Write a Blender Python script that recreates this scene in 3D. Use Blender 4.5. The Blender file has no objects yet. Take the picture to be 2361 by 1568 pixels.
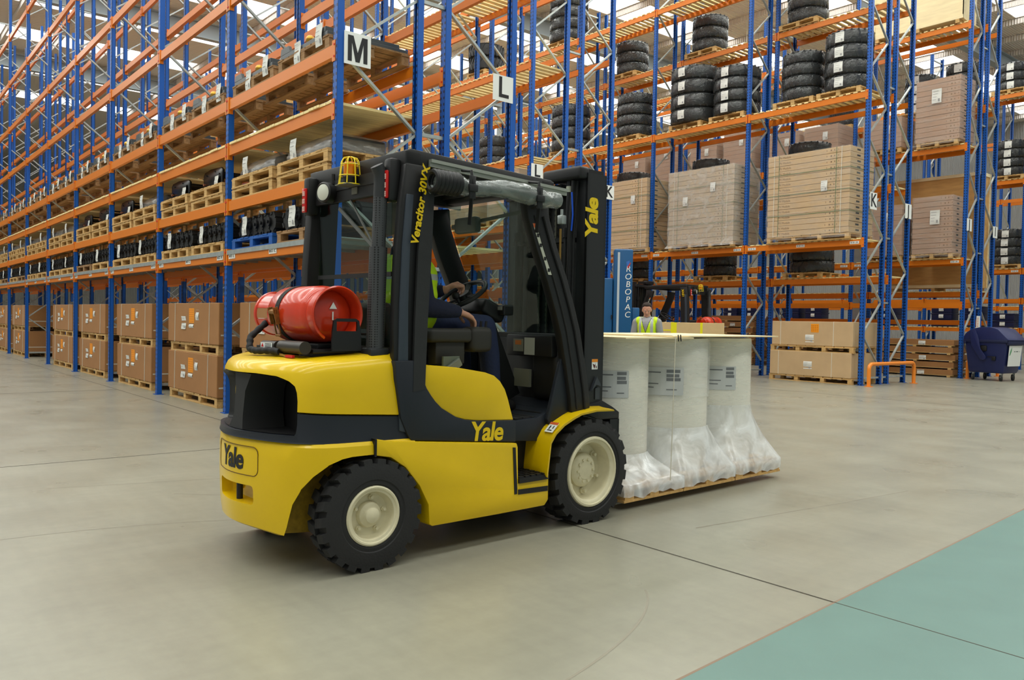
import bpy, bmesh, math, random
from math import sin, cos, pi, radians, sqrt
from mathutils import Vector, Matrix, noise
random.seed(7)
D = bpy.data
SC = bpy.context.scene
COL = SC.collection

# ------------------------------------------------------------------ camera
F_PX, PITCH, ROLL, YAW, EYE = 1880.33, -0.0243, 0.0191, 0.8817, 1.33
cam_data = D.cameras.new('camera')
cam_data.sensor_fit = 'HORIZONTAL'
cam_data.sensor_width = 36.0
cam_data.lens = F_PX / 2361.0 * 36.0
cam_data.clip_start = 0.05
cam_data.clip_end = 400
cam = D.objects.new('camera', cam_data)
COL.objects.link(cam)
fw = Vector((-sin(YAW) * cos(PITCH), cos(YAW) * cos(PITCH), sin(PITCH)))
rt = fw.cross(Vector((0, 0, 1))).normalized()
up = rt.cross(fw)
rt, up = rt * cos(ROLL) + up * sin(ROLL), -rt * sin(ROLL) + up * cos(ROLL)
m = Matrix((rt, up, -fw)).transposed().to_4x4()
m.translation = Vector((0, 0, EYE))
cam.matrix_world = m
SC.camera = cam

# ------------------------------------------------------------------ world, daylight, exposure
SC.view_settings.view_transform = 'Standard'
SC.view_settings.look = 'None'
SC.view_settings.gamma = 1.0
SC.view_settings.use_curve_mapping = False
SC.view_settings.exposure = -0.08
world = D.worlds.new('daylight')
SC.world = world
world.use_nodes = True
bg = world.node_tree.nodes['Background']
bg.inputs[0].default_value = (0.92, 1.0, 0.99, 1)
bg.inputs[1].default_value = 0.38
SKY_X = [-1.5, -6.4, -11.3, -16.4, -21.5, -26.5, -31.2, -35.7, -40.6, -46.2, -52]
CEIL = 13.2


def area_light(name, x, y, sx, sy, power, color=(0.97, 1.0, 0.93), z=CEIL - 0.35):
    ld = D.lights.new(name, 'AREA')
    ld.shape = 'RECTANGLE'
    ld.size, ld.size_y = sx, sy
    ld.energy = power
    ld.color = color
    lo = D.objects.new(name, ld)
    lo.location = (x, y, z)
    COL.objects.link(lo)
    return lo


for i, x in enumerate(SKY_X):
    if x > -33:
        area_light('skylight_daylight', x, 9.0, 1.3, 44.0, 1150 if x > -20 else 800)
area_light('skylight_daylight', -40, 9.0, 4.0, 44.0, 2000)
area_light('skylight_daylight', 5.0, 4.0, 3.0, 40.0, 1500)

# ------------------------------------------------------------------ materials


def lin(r, g, b):
    return tuple(((v / 255.0) / 12.92 if v / 255.0 <= 0.04045 else ((v / 255.0 + 0.055) / 1.055) ** 2.4) for v in (r, g, b))


MATS = {}


def mat(name, rgb, rough=0.5, metal=0.0, spec=0.5, coat=0.0, alpha=None, emit=None, var=0.0, vscale=6.0, bump=0.0, bscale=40.0, trans=0.0, ior=1.45):
    if name in MATS:
        return MATS[name]
    mt = D.materials.new(name)
    mt.use_nodes = True
    nt = mt.node_tree
    b = nt.nodes['Principled BSDF']
    col = lin(*rgb)
    b.inputs['Base Color'].default_value = (*col, 1)
    b.inputs['Roughness'].default_value = rough
    b.inputs['Metallic'].default_value = metal
    b.inputs['Specular IOR Level'].default_value = spec
    b.inputs['Coat Weight'].default_value = coat
    b.inputs['Coat Roughness'].default_value = 0.08
    b.inputs['IOR'].default_value = ior
    if trans:
        b.inputs['Transmission Weight'].default_value = trans
    if alpha is not None:
        b.inputs['Alpha'].default_value = alpha
    if emit:
        b.inputs['Emission Color'].default_value = (*lin(*rgb), 1)
        b.inputs['Emission Strength'].default_value = emit
    if var or bump:
        tc = nt.nodes.new('ShaderNodeTexCoord')
    if var:
        nz = nt.nodes.new('ShaderNodeTexNoise')
        nz.inputs['Scale'].default_value = vscale
        nz.inputs['Detail'].default_value = 6
        nt.links.new(tc.outputs['Object'], nz.inputs['Vector'])
        rp = nt.nodes.new('ShaderNodeMapRange')
        rp.inputs[1].default_value = 0.3
        rp.inputs[2].default_value = 0.7
        rp.inputs[3].default_value = 1 - var
        rp.inputs[4].default_value = 1 + var * 0.6
        nt.links.new(nz.outputs['Fac'], rp.inputs[0])
        mx = nt.nodes.new('ShaderNodeVectorMath')
        mx.operation = 'SCALE'
        mx.inputs[0].default_value = col
        nt.links.new(rp.outputs[0], mx.inputs['Scale'])
        nt.links.new(mx.outputs[0], b.inputs['Base Color'])
    if bump:
        bn = nt.nodes.new('ShaderNodeTexNoise')
        bn.inputs['Scale'].default_value = bscale
        bn.inputs['Detail'].default_value = 4
        nt.links.new(tc.outputs['Object'], bn.inputs['Vector'])
        bp = nt.nodes.new('ShaderNodeBump')
        bp.inputs['Strength'].default_value = bump
        bp.inputs['Distance'].default_value = 0.02
        nt.links.new(bn.outputs['Fac'], bp.inputs['Height'])
        nt.links.new(bp.outputs[0], b.inputs['Normal'])
    MATS[name] = mt
    return mt


def rack_blue():
    mt = mat('rack_blue', (8, 84, 172), 0.42)
    nt = mt.node_tree
    b = nt.nodes['Principled BSDF']
    tc = nt.nodes.new('ShaderNodeTexCoord')
    sp = nt.nodes.new('ShaderNodeSeparateXYZ')
    nt.links.new(tc.outputs['Object'], sp.inputs[0])

    def M(op, a, bb=None):
        n = nt.nodes.new('ShaderNodeMath')
        n.operation = op
        for i, v in enumerate((a, bb)):
            if v is None:
                continue
            if isinstance(v, (int, float)):
                n.inputs[i].default_value = v
            else:
                nt.links.new(v, n.inputs[i])
        return n.outputs[0]
    fz = M('LESS_THAN', M('FRACT', M('MULTIPLY', sp.outputs['Z'], 14.0)), 0.42)
    ax = M('LESS_THAN', M('ABSOLUTE', M('SUBTRACT', M('ABSOLUTE', sp.outputs['X']), 0.028)), 0.011)
    gn = nt.nodes.new('ShaderNodeNewGeometry')
    sn = nt.nodes.new('ShaderNodeSeparateXYZ')
    nt.links.new(gn.outputs['Normal'], sn.inputs[0])
    fy = M('GREATER_THAN', M('ABSOLUTE', sn.outputs['Y']), 0.6)
    mk = M('MULTIPLY', M('MULTIPLY', fz, ax), fy)
    mix = nt.nodes.new('ShaderNodeMix')
    mix.data_type = 'RGBA'
    nt.links.new(mk, mix.inputs[0])
    mix.inputs[6].default_value = (*lin(8, 84, 172), 1)
    mix.inputs[7].default_value = (0.004, 0.008, 0.02, 1)
    nt.links.new(mix.outputs[2], b.inputs['Base Color'])
    return mt


def wood(name, rgb, stretch=(1, 12, 12), var=0.25):
    if name in MATS:
        return MATS[name]
    mt = mat(name, rgb, 0.75)
    nt = mt.node_tree
    b = nt.nodes['Principled BSDF']
    tc = nt.nodes.new('ShaderNodeTexCoord')
    mp = nt.nodes.new('ShaderNodeMapping')
    mp.inputs['Scale'].default_value = stretch
    nt.links.new(tc.outputs['Object'], mp.inputs[0])
    nz = nt.nodes.new('ShaderNodeTexNoise')
    nz.inputs['Scale'].default_value = 2.5
    nz.inputs['Detail'].default_value = 8
    nt.links.new(mp.outputs[0], nz.inputs['Vector'])
    cr = nt.nodes.new('ShaderNodeValToRGB')
    c = lin(*rgb)
    cr.color_ramp.elements[0].position = 0.3
    cr.color_ramp.elements[0].color = (c[0] * (1 - var), c[1] * (1 - var * 1.2), c[2] * (1 - var * 1.5), 1)
    cr.color_ramp.elements[1].position = 0.7
    cr.color_ramp.elements[1].color = (min(1, c[0] * (1 + var)), min(1, c[1] * (1 + var)), min(1, c[2] * (1 + var)), 1)
    nt.links.new(nz.outputs['Fac'], cr.inputs[0])
    nt.links.new(cr.outputs[0], b.inputs['Base Color'])
    return mt


def film(name, tint=(235, 240, 240), opac=0.35, rough=0.12, bscale=(6, 6, 40), bstr=0.5, vary=0.12):
    """clear stretch film: a sheet that lets light through and glints along its creases"""
    if name in MATS:
        return MATS[name]
    mt = D.materials.new(name)
    mt.use_nodes = True
    nt = mt.node_tree
    nt.nodes.clear()
    out = nt.nodes.new('ShaderNodeOutputMaterial')
    tr = nt.nodes.new('ShaderNodeBsdfTransparent')
    pb = nt.nodes.new('ShaderNodeBsdfPrincipled')
    pb.inputs['Base Color'].default_value = (*lin(*tint), 1)
    pb.inputs['Roughness'].default_value = rough
    pb.inputs['Specular IOR Level'].default_value = 0.9
    tc = nt.nodes.new('ShaderNodeTexCoord')
    mp = nt.nodes.new('ShaderNodeMapping')
    mp.inputs['Scale'].default_value = bscale
    nt.links.new(tc.outputs['Object'], mp.inputs[0])
    nz = nt.nodes.new('ShaderNodeTexNoise')
    nz.inputs['Scale'].default_value = 1.6
    nz.inputs['Detail'].default_value = 5
    nz.inputs['Distortion'].default_value = 1.2
    nt.links.new(mp.outputs[0], nz.inputs['Vector'])
    bp = nt.nodes.new('ShaderNodeBump')
    bp.inputs['Strength'].default_value = bstr
    bp.inputs['Distance'].default_value = 0.02
    nt.links.new(nz.outputs['Fac'], bp.inputs['Height'])
    nt.links.new(bp.outputs[0], pb.inputs['Normal'])
    mr = nt.nodes.new('ShaderNodeMapRange')
    mr.inputs[1].default_value = 0.35
    mr.inputs[2].default_value = 0.75
    mr.inputs[3].default_value = max(0, opac - vary)
    mr.inputs[4].default_value = min(1, opac + vary * 1.5)
    nt.links.new(nz.outputs['Fac'], mr.inputs[0])
    mx = nt.nodes.new('ShaderNodeMixShader')
    nt.links.new(mr.outputs[0], mx.inputs[0])
    nt.links.new(tr.outputs[0], mx.inputs[1])
    nt.links.new(pb.outputs[0], mx.inputs[2])
    nt.links.new(mx.outputs[0], out.inputs[0])
    MATS[name] = mt
    return mt


def glass(name, opac=0.12, tint=(200, 220, 215)):
    if name in MATS:
        return MATS[name]
    mt = D.materials.new(name)
    mt.use_nodes = True
    nt = mt.node_tree
    nt.nodes.clear()
    out = nt.nodes.new('ShaderNodeOutputMaterial')
    tr = nt.nodes.new('ShaderNodeBsdfTransparent')
    tr.inputs[0].default_value = (*lin(*tint), 1)
    gl = nt.nodes.new('ShaderNodeBsdfGlossy')
    gl.inputs['Roughness'].default_value = 0.03
    mx = nt.nodes.new('ShaderNodeMixShader')
    mx.inputs[0].default_value = opac
    nt.links.new(tr.outputs[0], mx.inputs[1])
    nt.links.new(gl.outputs[0], mx.inputs[2])
    nt.links.new(mx.outputs[0], out.inputs[0])
    MATS[name] = mt
    return mt


BLUE = rack_blue()
ORANGE = mat('rack_orange', (218, 120, 22), 0.38)
GALV = mat('galvanised_steel', (176, 182, 180), 0.42, 0.55, var=0.12, vscale=12)
WOODP = wood('pallet_pine', (196, 160, 104))
WOODD = wood('weathered_pallet_wood', (150, 116, 78))
WOODN = wood('new_plank_pine', (242, 218, 160), (10, 1, 10), 0.18)
PLY = wood('birch_plywood', (232, 214, 172), (1, 6, 6), 0.08)
BLUEP = mat('blue_pallet_paint', (22, 84, 160), 0.7, var=0.2)
CARD = mat('brown_cardboard', (158, 112, 68), 0.85, var=0.07, vscale=3)
CARDL = mat('light_cardboard', (196, 166, 126), 0.85, var=0.07, vscale=3)
PAPER = mat('white_paper', (222, 222, 216), 0.7)
INK = mat('black_ink', (28, 28, 30), 0.6)
OLABEL = mat('orange_label', (238, 150, 20), 0.6)
STRAP = mat('white_strapping', (214, 208, 190), 0.5)
GSTRAP = mat('green_strapping', (84, 110, 60), 0.5)
BLACKM = mat('black_painted_steel', (20, 20, 22), 0.38)
RUBBER = mat('black_rubber', (26, 26, 27), 0.75, bump=0.15, bscale=60)
RED = mat('red_dot', (200, 24, 20), 0.5)

# ------------------------------------------------------------------ mesh helpers


class MB:
    def __init__(s):
        s.bm = bmesh.new()
        s.mi = 0

    def _xf(s, vs, M):
        if M is not None:
            bmesh.ops.transform(s.bm, matrix=M, verts=vs)

    def _mark(s, faces):
        if s.mi:
            for f in faces:
                f.material_index = s.mi

    def box(s, x0, x1, y0, y1, z0, z1, M=None, bev=0.0, seg=2):
        r = bmesh.ops.create_cube(s.bm, size=1.0)
        vs = r['verts']
        bmesh.ops.transform(s.bm, matrix=Matrix.Translation(((x0 + x1) / 2, (y0 + y1) / 2, (z0 + z1) / 2)) @ Matrix.Diagonal((x1 - x0, y1 - y0, z1 - z0, 1)), verts=vs)
        if bev > 0:
            es = list({e for v in vs for e in v.link_edges})
            rr = bmesh.ops.bevel(s.bm, geom=es, offset=bev, segments=seg, affect='EDGES', profile=0.5)
            vs = list({v for f in rr['faces'] for v in f.verts} | {v for v in vs if v.is_valid})
        s._xf(vs, M)
        s._mark({f for v in vs for f in v.link_faces})
        return vs

    def bar(s, a, b, w, h, upv=(0, 0, 1), bev=0.0):
        a, b = Vector(a), Vector(b)
        d = b - a
        L = d.length
        x = d / L
        u = Vector(upv)
        if abs(x.dot(u)) > 0.98:
            u = Vector((0, 1, 0))
        y = u.cross(x).normalized()
        z = x.cross(y)
        M = Matrix((x, y, z)).transposed().to_4x4()
        M.translation = a
        return s.box(0, L, -w / 2, w / 2, -h / 2, h / 2, M, bev)

    def cyl(s, a, b, r, seg=20, r2=None, cap=True):
        a, b = Vector(a), Vector(b)
        d = b - a
        M = d.to_track_quat('Z', 'Y').to_matrix().to_4x4()
        M.translation = (a + b) / 2
        rr = bmesh.ops.create_cone(s.bm, cap_ends=cap, segments=seg, radius1=r, radius2=r if r2 is None else r2, depth=d.length)
        s._xf(rr['verts'], M)
        s._mark({f for v in rr['verts'] for f in v.link_faces})
        return rr['verts']

    def sph(s, c, r, seg=16, sc=(1, 1, 1)):
        rr = bmesh.ops.create_uvsphere(s.bm, u_segments=seg, v_segments=max(6, seg // 2), radius=r)
        s._xf(rr['verts'], Matrix.Translation(c) @ Matrix.Diagonal((*sc, 1)))
        s._mark({f for v in rr['verts'] for f in v.link_faces})
        return rr['verts']

    def loops(s, rings, cap=True, close=True):
        """loft through rings (lists of points of equal count)"""
        R = [[s.bm.verts.new(p) for p in r] for r in rings]
        n = len(rings[0])
        fs = []
        for a, b in zip(R, R[1:]):
            for i in range(n if close else n - 1):
                j = (i + 1) % n
                try:
                    fs.append(s.bm.faces.new((a[i], a[j], b[j], b[i])))
                except ValueError:
                    pass
        if cap and close:
            fs.append(s.bm.faces.new(R[0][::-1]))
            fs.append(s.bm.faces.new(R[-1]))
        s._mark(fs)
        return [v for r in R for v in r]

    def tube(s, pts, r, seg=10, closed=False):
        pts = [Vector(p) for p in pts]
        n = len(pts)
        rs = r if isinstance(r, (list, tuple)) else [r] * n
        rings = []
        prev = None
        for i, p in enumerate(pts):
            if closed:
                t = (pts[(i + 1) % n] - pts[i - 1]).normalized()
            else:
                t = (pts[min(i + 1, n - 1)] - pts[max(i - 1, 0)]).normalized()
            if prev is None:
                u = Vector((0, 0, 1)) if abs(t.z) < 0.9 else Vector((1, 0, 0))
                x = t.cross(u).normalized()
            else:
                x = (prev - t * prev.dot(t)).normalized()
            prev = x
            y = t.cross(x)
            rings.append([p + (x * cos(2 * pi * k / seg) + y * sin(2 * pi * k / seg)) * rs[i] for k in range(seg)])
        if closed:
            rings.append(rings[0])
            vs = s.loops(rings, cap=False)
            bmesh.ops.remove_doubles(s.bm, verts=vs, dist=1e-6)
            return
        return s.loops(rings)

    def prism(s, poly, axis, a, b, M=None):
        """extrude a closed polygon of 2-D points along axis from a to b"""
        def P(u, v, w):
            return {'x': (w, u, v), 'y': (u, w, v), 'z': (u, v, w)}[axis]
        r0 = [s.bm.verts.new(P(u, v, a)) for u, v in poly]
        r1 = [s.bm.verts.new(P(u, v, b)) for u, v in poly]
        n = len(poly)
        fs = [s.bm.faces.new((r0[i], r0[(i + 1) % n], r1[(i + 1) % n], r1[i])) for i in range(n)]
        fs.append(s.bm.faces.new(r0[::-1]))
        fs.append(s.bm.faces.new(r1))
        s._mark(fs)
        vs = r0 + r1
        s._xf(vs, M)
        return vs

    def lathe(s, prof, axis='z', seg=32, M=None, ang=2 * pi, start=0.0):
        """prof: (radius, height) pairs around the axis"""
        rings = []
        full = abs(ang - 2 * pi) < 1e-6
        n = seg if full else seg + 1
        for k in range(n):
            t = start + ang * k / seg
            rings.append([(r * cos(t), r * sin(t), h) for r, h in prof])
        V = [[s.bm.verts.new(p) for p in r] for r in rings]
        fs = []
        for k in range(seg):
            a, b = V[k], V[(k + 1) % n]
            for i in range(len(prof) - 1):
                if prof[i][0] < 1e-6 and prof[i + 1][0] < 1e-6:
                    continue
                try:
                    if prof[i][0] < 1e-6:
                        fs.append(s.bm.faces.new((a[i], b[i + 1], a[i + 1])))
                    elif prof[i + 1][0] < 1e-6:
                        fs.append(s.bm.faces.new((a[i], b[i], a[i + 1])))
                    else:
                        fs.append(s.bm.faces.new((a[i], b[i], b[i + 1], a[i + 1])))
                except ValueError:
                    pass
        vs = [v for r in V for v in r]
        s._mark(fs)
        A = {'z': Matrix.Identity(4), 'x': Matrix.Rotation(pi / 2, 4, 'Y'), 'y': Matrix.Rotation(-pi / 2, 4, 'X')}[axis]
        s._xf(vs, A if M is None else M @ A)
        bmesh.ops.remove_doubles(s.bm, verts=vs, dist=1e-6)

    def mesh(s, name, mats, smooth=False, auto=None, bevel=0.0):
        bm = s.bm
        bmesh.ops.remove_doubles(bm, verts=[v for v in bm.verts if not v.link_faces], dist=0)
        bmesh.ops.recalc_face_normals(bm, faces=bm.faces)
        if bevel:
            es = [e for e in bm.edges if len(e.link_faces) == 2 and e.calc_face_angle(0) > 0.6]
            bmesh.ops.bevel(bm, geom=es, offset=bevel, segments=2, affect='EDGES', profile=0.5, clamp_overlap=True)
        me = D.meshes.new(name)
        if smooth:
            ang = radians(auto if auto else 40)
            for f in bm.faces:
                f.smooth = True
            for e in bm.edges:
                if len(e.link_faces) == 2 and e.calc_face_angle(0) > ang:
                    e.smooth = False
        bm.to_mesh(me)
        bm.free()
        for mm in (mats if isinstance(mats, (list, tuple)) else [mats]):
            me.materials.append(mm)
        return me

    def build(s, name, mats, parent=None, smooth=False, auto=None, bevel=0.0, **k):
        return obj(name, s.mesh(name, mats, smooth, auto, bevel), parent, **k)


def obj(name, me, parent=None, loc=None, rotz=None, label=None):
    o = D.objects.new(name, me)
    COL.objects.link(o)
    if parent:
        o.parent = parent
    if loc:
        o.location = loc
    if rotz is not None:
        o.rotation_euler = (0, 0, rotz)
    if label:
        o['label'] = label
    return o


def tag(o, label, cat, group=None, kind=None):
    o['label'] = label
    o['category'] = cat
    if group:
        o['group'] = group
    if kind:
        o['kind'] = kind
    return o


def thing(name, label, cat, loc=(0, 0, 0), rotz=0.0, group=None):
    o = D.objects.new(name, None)
    o.empty_display_size = 0.1
    COL.objects.link(o)
    o.location = loc
    o.rotation_euler = (0, 0, rotz)
    return tag(o, label, cat, group)


def structure(o):
    o['kind'] = 'structure'
    return o


def dup(root, loc, rotz, label, group=None):
    """copy of a thing with copies of its parts and sub-parts"""
    def cp(o, parent):
        c = o.copy()
        COL.objects.link(c)
        if parent is not None:
            c.parent = parent
        for ch in KIDS.get(o.name, []):
            cp(ch, c)
        return c
    if not KIDS_READY[0]:
        index_kids()
    r = cp(root, None)
    r.location = loc
    r.rotation_euler = (0, 0, rotz)
    r['label'] = label
    if group:
        r['group'] = group
    return r


KIDS = {}
KIDS_READY = [False]


def index_kids():
    KIDS.clear()
    for o in D.objects:
        if o.parent:
            KIDS.setdefault(o.parent.name, []).append(o)


def proto(root):
    """remember the children of a finished prototype"""
    for o in root.children_recursive:
        KIDS.setdefault(o.parent.name, [])
        if o not in KIDS[o.parent.name]:
            KIDS[o.parent.name].append(o)
    KIDS_READY[0] = True
    return root


TEXTS = {}


def text_mesh(body, size, mt, extrude=0.001, offset=0.0, shear=0.0, spacing=1.0, align='CENTER', M=None, key=None, line=1.0):
    cu = D.curves.new('text', 'FONT')
    cu.body = body
    cu.size = size
    cu.extrude = extrude
    cu.offset = offset
    cu.shear = shear
    cu.space_character = spacing
    cu.space_line = line
    cu.align_x = align
    cu.align_y = 'CENTER'
    cu.resolution_u = 4
    t = D.objects.new('text', cu)
    COL.objects.link(t)
    dg = bpy.context.evaluated_depsgraph_get()
    me = D.meshes.new_from_object(t.evaluated_get(dg))
    D.objects.remove(t)
    D.curves.remove(cu)
    me.materials.clear()
    me.materials.append(mt)
    if M is not None:
        me.transform(M)
    return me


def cut(o, *cutters):
    """boolean-subtract cutter meshes and keep only the result"""
    for c in cutters:
        c.parent = o.parent
        md = o.modifiers.new('cut', 'BOOLEAN')
        md.object = c
        md.operation = 'DIFFERENCE'
        md.solver = 'EXACT'
    bpy.context.view_layer.update()
    dg = bpy.context.evaluated_depsgraph_get()
    me = D.meshes.new_from_object(o.evaluated_get(dg))
    o.modifiers.clear()
    o.data = me
    for c in cutters:
        D.objects.remove(c)
    return o


def applied(o):
    dg = bpy.context.evaluated_depsgraph_get()
    dg.update()
    me = D.meshes.new_from_object(o.evaluated_get(dg))
    o.modifiers.clear()
    o.data = me
    return o


ORD = ['first', 'second', 'third', 'fourth', 'fifth', 'sixth', 'seventh', 'eighth', 'ninth', 'tenth', 'eleventh', 'twelfth', 'thirteenth', 'fourteenth']
# ------------------------------------------------------------------ the hall


def floor_material():
    mt = D.materials.new('polished_concrete')
    mt.use_nodes = True
    nt = mt.node_tree
    b = nt.nodes['Principled BSDF']
    tc = nt.nodes.new('ShaderNodeTexCoord')

    def noise_tex(scale, detail, sc=(1, 1, 1), dist=0.0):
        mp = nt.nodes.new('ShaderNodeMapping')
        mp.inputs['Scale'].default_value = sc
        nt.links.new(tc.outputs['Object'], mp.inputs[0])
        n = nt.nodes.new('ShaderNodeTexNoise')
        n.inputs['Scale'].default_value = scale
        n.inputs['Detail'].default_value = detail
        n.inputs['Distortion'].default_value = dist
        nt.links.new(mp.outputs[0], n.inputs['Vector'])
        return n.outputs['Fac']

    def rng(v, a, b_, c, d):
        r = nt.nodes.new('ShaderNodeMapRange')
        nt.links.new(v, r.inputs[0])
        for i, k in enumerate((a, b_, c, d)):
            r.inputs[i + 1].default_value = k
        return r.outputs[0]

    def mul(a, b_):
        n = nt.nodes.new('ShaderNodeMath')
        n.operation = 'MULTIPLY'
        for i, v in enumerate((a, b_)):
            if isinstance(v, (int, float)):
                n.inputs[i].default_value = v
            else:
                nt.links.new(v, n.inputs[i])
        return n.outputs[0]
    big = rng(noise_tex(0.5, 3), 0.25, 0.75, 0.93, 1.05)
    mid = rng(noise_tex(1.7, 10), 0.25, 0.75, 1.08, 0.92)
    fine = rng(noise_tex(16, 8), 0.35, 0.75, 1.03, 0.955)
    scuff = rng(noise_tex(6, 10, (0.25, 2.2, 1)), 0.35, 0.75, 1.02, 0.95)
    scuff2 = rng(noise_tex(5, 10, (2.2, 0.2, 1)), 0.35, 0.75, 1.02, 0.95)
    k = mul(mul(mul(mul(big, mid), fine), scuff), scuff2)
    sm = nt.nodes.new('ShaderNodeVectorMath')
    sm.operation = 'SCALE'
    sm.inputs[0].default_value = lin(146, 143, 127)
    nt.links.new(k, sm.inputs['Scale'])
    nt.links.new(sm.outputs[0], b.inputs['Base Color'])
    ro = rng(noise_tex(1.3, 2), 0.2, 0.8, 0.24, 0.40)
    nt.links.new(ro, b.inputs['Roughness'])
    b.inputs['Specular IOR Level'].default_value = 0.45
    return mt


FLOOR = floor_material()
GREENF = mat('green_floor_paint', (98, 130, 122), 0.4, var=0.06, vscale=3)
JOINT = mat('joint_gap_filler', (72, 66, 56), 0.8)  # dark brown filler of the expansion joints
s = MB()
s.box(-75, 14, -22, 60, -0.3, 0.0)
structure(s.build('floor', FLOOR))
s = MB()
s.prism([(-1.60, -2.0), (-2.235, 7.1), (-2.9, 14.0), (3.0, 14.0), (3.0, -2.0)], 'z', 0.0005, 0.002)
structure(s.build('floor_green_walkway', GREENF))
s = MB()
s.box(-74, 13, 3.69, 3.697, 0.0021, 0.0028)
s.box(-74, -3, 14.9, 14.91, 0.0008, 0.0015)
for x in (-8.05, -15.2, -23.3):
    s.box(x - 0.005, x + 0.005, -20, 3.69, 0.0008, 0.0015)
structure(s.build('floor_expansion_joint', JOINT))
# painted edge line of the walkway
s = MB()
s.prism([(-1.60, -2.0), (-2.235, 7.1), (-2.9, 14.0), (-2.912, 14.0), (-2.247, 7.1), (-1.612, -2.0)], 'z', 0.0005, 0.0022)
structure(s.build('floor_walkway_edge', mat('walkway_edge', (132, 110, 90), 0.6)))

# curved tyre marks left by turning trucks, as thin smears of rubber on the floor
MARK = mat('tyre_mark', (138, 132, 116), 0.5)
s = MB()


def smear(pts, w):
    P = [Vector(p) for p in pts]
    L = []
    for i, p in enumerate(P):
        t = (P[min(i + 1, len(P) - 1)] - P[max(i - 1, 0)]).normalized()
        n = Vector((-t.y, t.x))
        L.append((p + n * w / 2, p - n * w / 2))
    for a, b in zip(L, L[1:]):
        vs = [s.bm.verts.new((q.x, q.y, 0.0007)) for q in (a[0], b[0], b[1], a[1])]
        s.bm.faces.new(vs)


smear([(-2.95 + 0.9 * cos(t), 1.0 + 2.2 * sin(t)) for t in [k * 0.06 for k in range(-8, 22)]], 0.012)
smear([(-1.9 - 3.6 * cos(t), 0.6 + 3.4 * sin(t)) for t in [k * 0.05 for k in range(-6, 16)]], 0.008)
smear([(-6.2 + 0.08 * k, 1.9 + 0.10 * k - 0.004 * k * k) for k in range(0, 16)], 0.012)
smear([(-6.9 + 0.03 * k, 1.2 + 0.11 * k) for k in range(0, 12)], 0.010)
smear([(-3.3 + 0.02 * k, 4.3 + 0.16 * k + 0.002 * k * k) for k in range(0, 14)], 0.012)
structure(s.build('floor_tyre_marks', MARK))


def corrugated(name, rgb, pitch=6.0, axis='Y'):
    mt = mat(name, rgb, 0.6)
    nt = mt.node_tree
    b = nt.nodes['Principled BSDF']
    tc = nt.nodes.new('ShaderNodeTexCoord')
    w = nt.nodes.new('ShaderNodeTexWave')
    w.bands_direction = axis
    w.inputs['Scale'].default_value = pitch / 2 / pi * 1.0
    nt.links.new(tc.outputs['Object'], w.inputs[0])
    bp = nt.nodes.new('ShaderNodeBump')
    bp.inputs['Strength'].default_value = 0.8
    bp.inputs['Distance'].default_value = 0.06
    nt.links.new(w.outputs['Fac'], bp.inputs['Height'])
    nt.links.new(bp.outputs[0], b.inputs['Normal'])
    return mt


DECKING = corrugated('roof_decking', (238, 230, 218), 20, 'X')
STEELG = mat('grey_steel_beam', (150, 160, 164), 0.5)
SKYL = mat('skylight_sheet', (250, 253, 255), 0.5, emit=3.2)
s = MB()
xs = sorted(SKY_X)
edges = [-75] + [v for x in xs for v in (x - 0.85, x + 0.85)] + [14]
for a, b in zip(edges[::2], edges[1::2]):
    s.box(a, b, -22, 60, CEIL, CEIL + 0.15)
structure(s.build('ceiling', DECKING))
for i, x in enumerate(xs):
    s = MB()
    y = -14.0
    while y < 56:
        s.box(x - 0.85, x + 0.85, y, y + 1.75, CEIL + 0.02, CEIL + 0.06)
        y += 1.95
    o = structure(s.build('ceiling_skylight', SKYL))
    s = MB()
    y = -14.0
    while y < 56:
        s.box(x - 0.85, x + 0.85, y - 0.2, y, CEIL, CEIL + 0.1)
        y += 1.95
    structure(s.build('ceiling_skylight_frame', DECKING))
# purlins along the racks, and deep rafters across them
s = MB()
y = -20.0
while y < 58:
    s.box(-75, 14, y, y + 0.07, CEIL - 0.22, CEIL - 0.02)
    y += 1.95
structure(s.build('ceiling_purlins', DECKING))
for x in (-3.9, -13.8, -24.0, -33.4, -43.3):
    s = MB()
    s.box(x - 0.15, x + 0.15, -22, 60, CEIL - 0.26, CEIL - 0.22)
    s.box(x - 0.15, x + 0.15, -22, 60, CEIL - 0.86, CEIL - 0.82)
    s.box(x - 0.02, x + 0.02, -22, 60, CEIL - 0.82, CEIL - 0.26)
    structure(s.build('ceiling_rafter', STEELG))
for x, y in ((-13.8, 26.5), (-24.0, 26.5), (-33.4, 26.5)):
    s = MB()
    s.box(x - 0.16, x + 0.16, y - 0.16, y - 0.13, 0, CEIL - 0.86)
    s.box(x - 0.16, x + 0.16, y + 0.13, y + 0.16, 0, CEIL - 0.86)
    s.box(x - 0.02, x + 0.02, y - 0.13, y + 0.13, 0, CEIL - 0.86)
    structure(s.build('column_steel', STEELG))
CLAD = corrugated('wall_cladding', (176, 176, 170), 24, 'X')
s = MB()
s.box(-75, 14, 52, 52.3, 0, CEIL)
structure(s.build('wall_far', CLAD))
s = MB()
s.box(-75.3, -75, -22, 52, 0, CEIL)
structure(s.build('wall_end', corrugated('wall_cladding_end', (176, 176, 170), 24, 'Y')))
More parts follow.
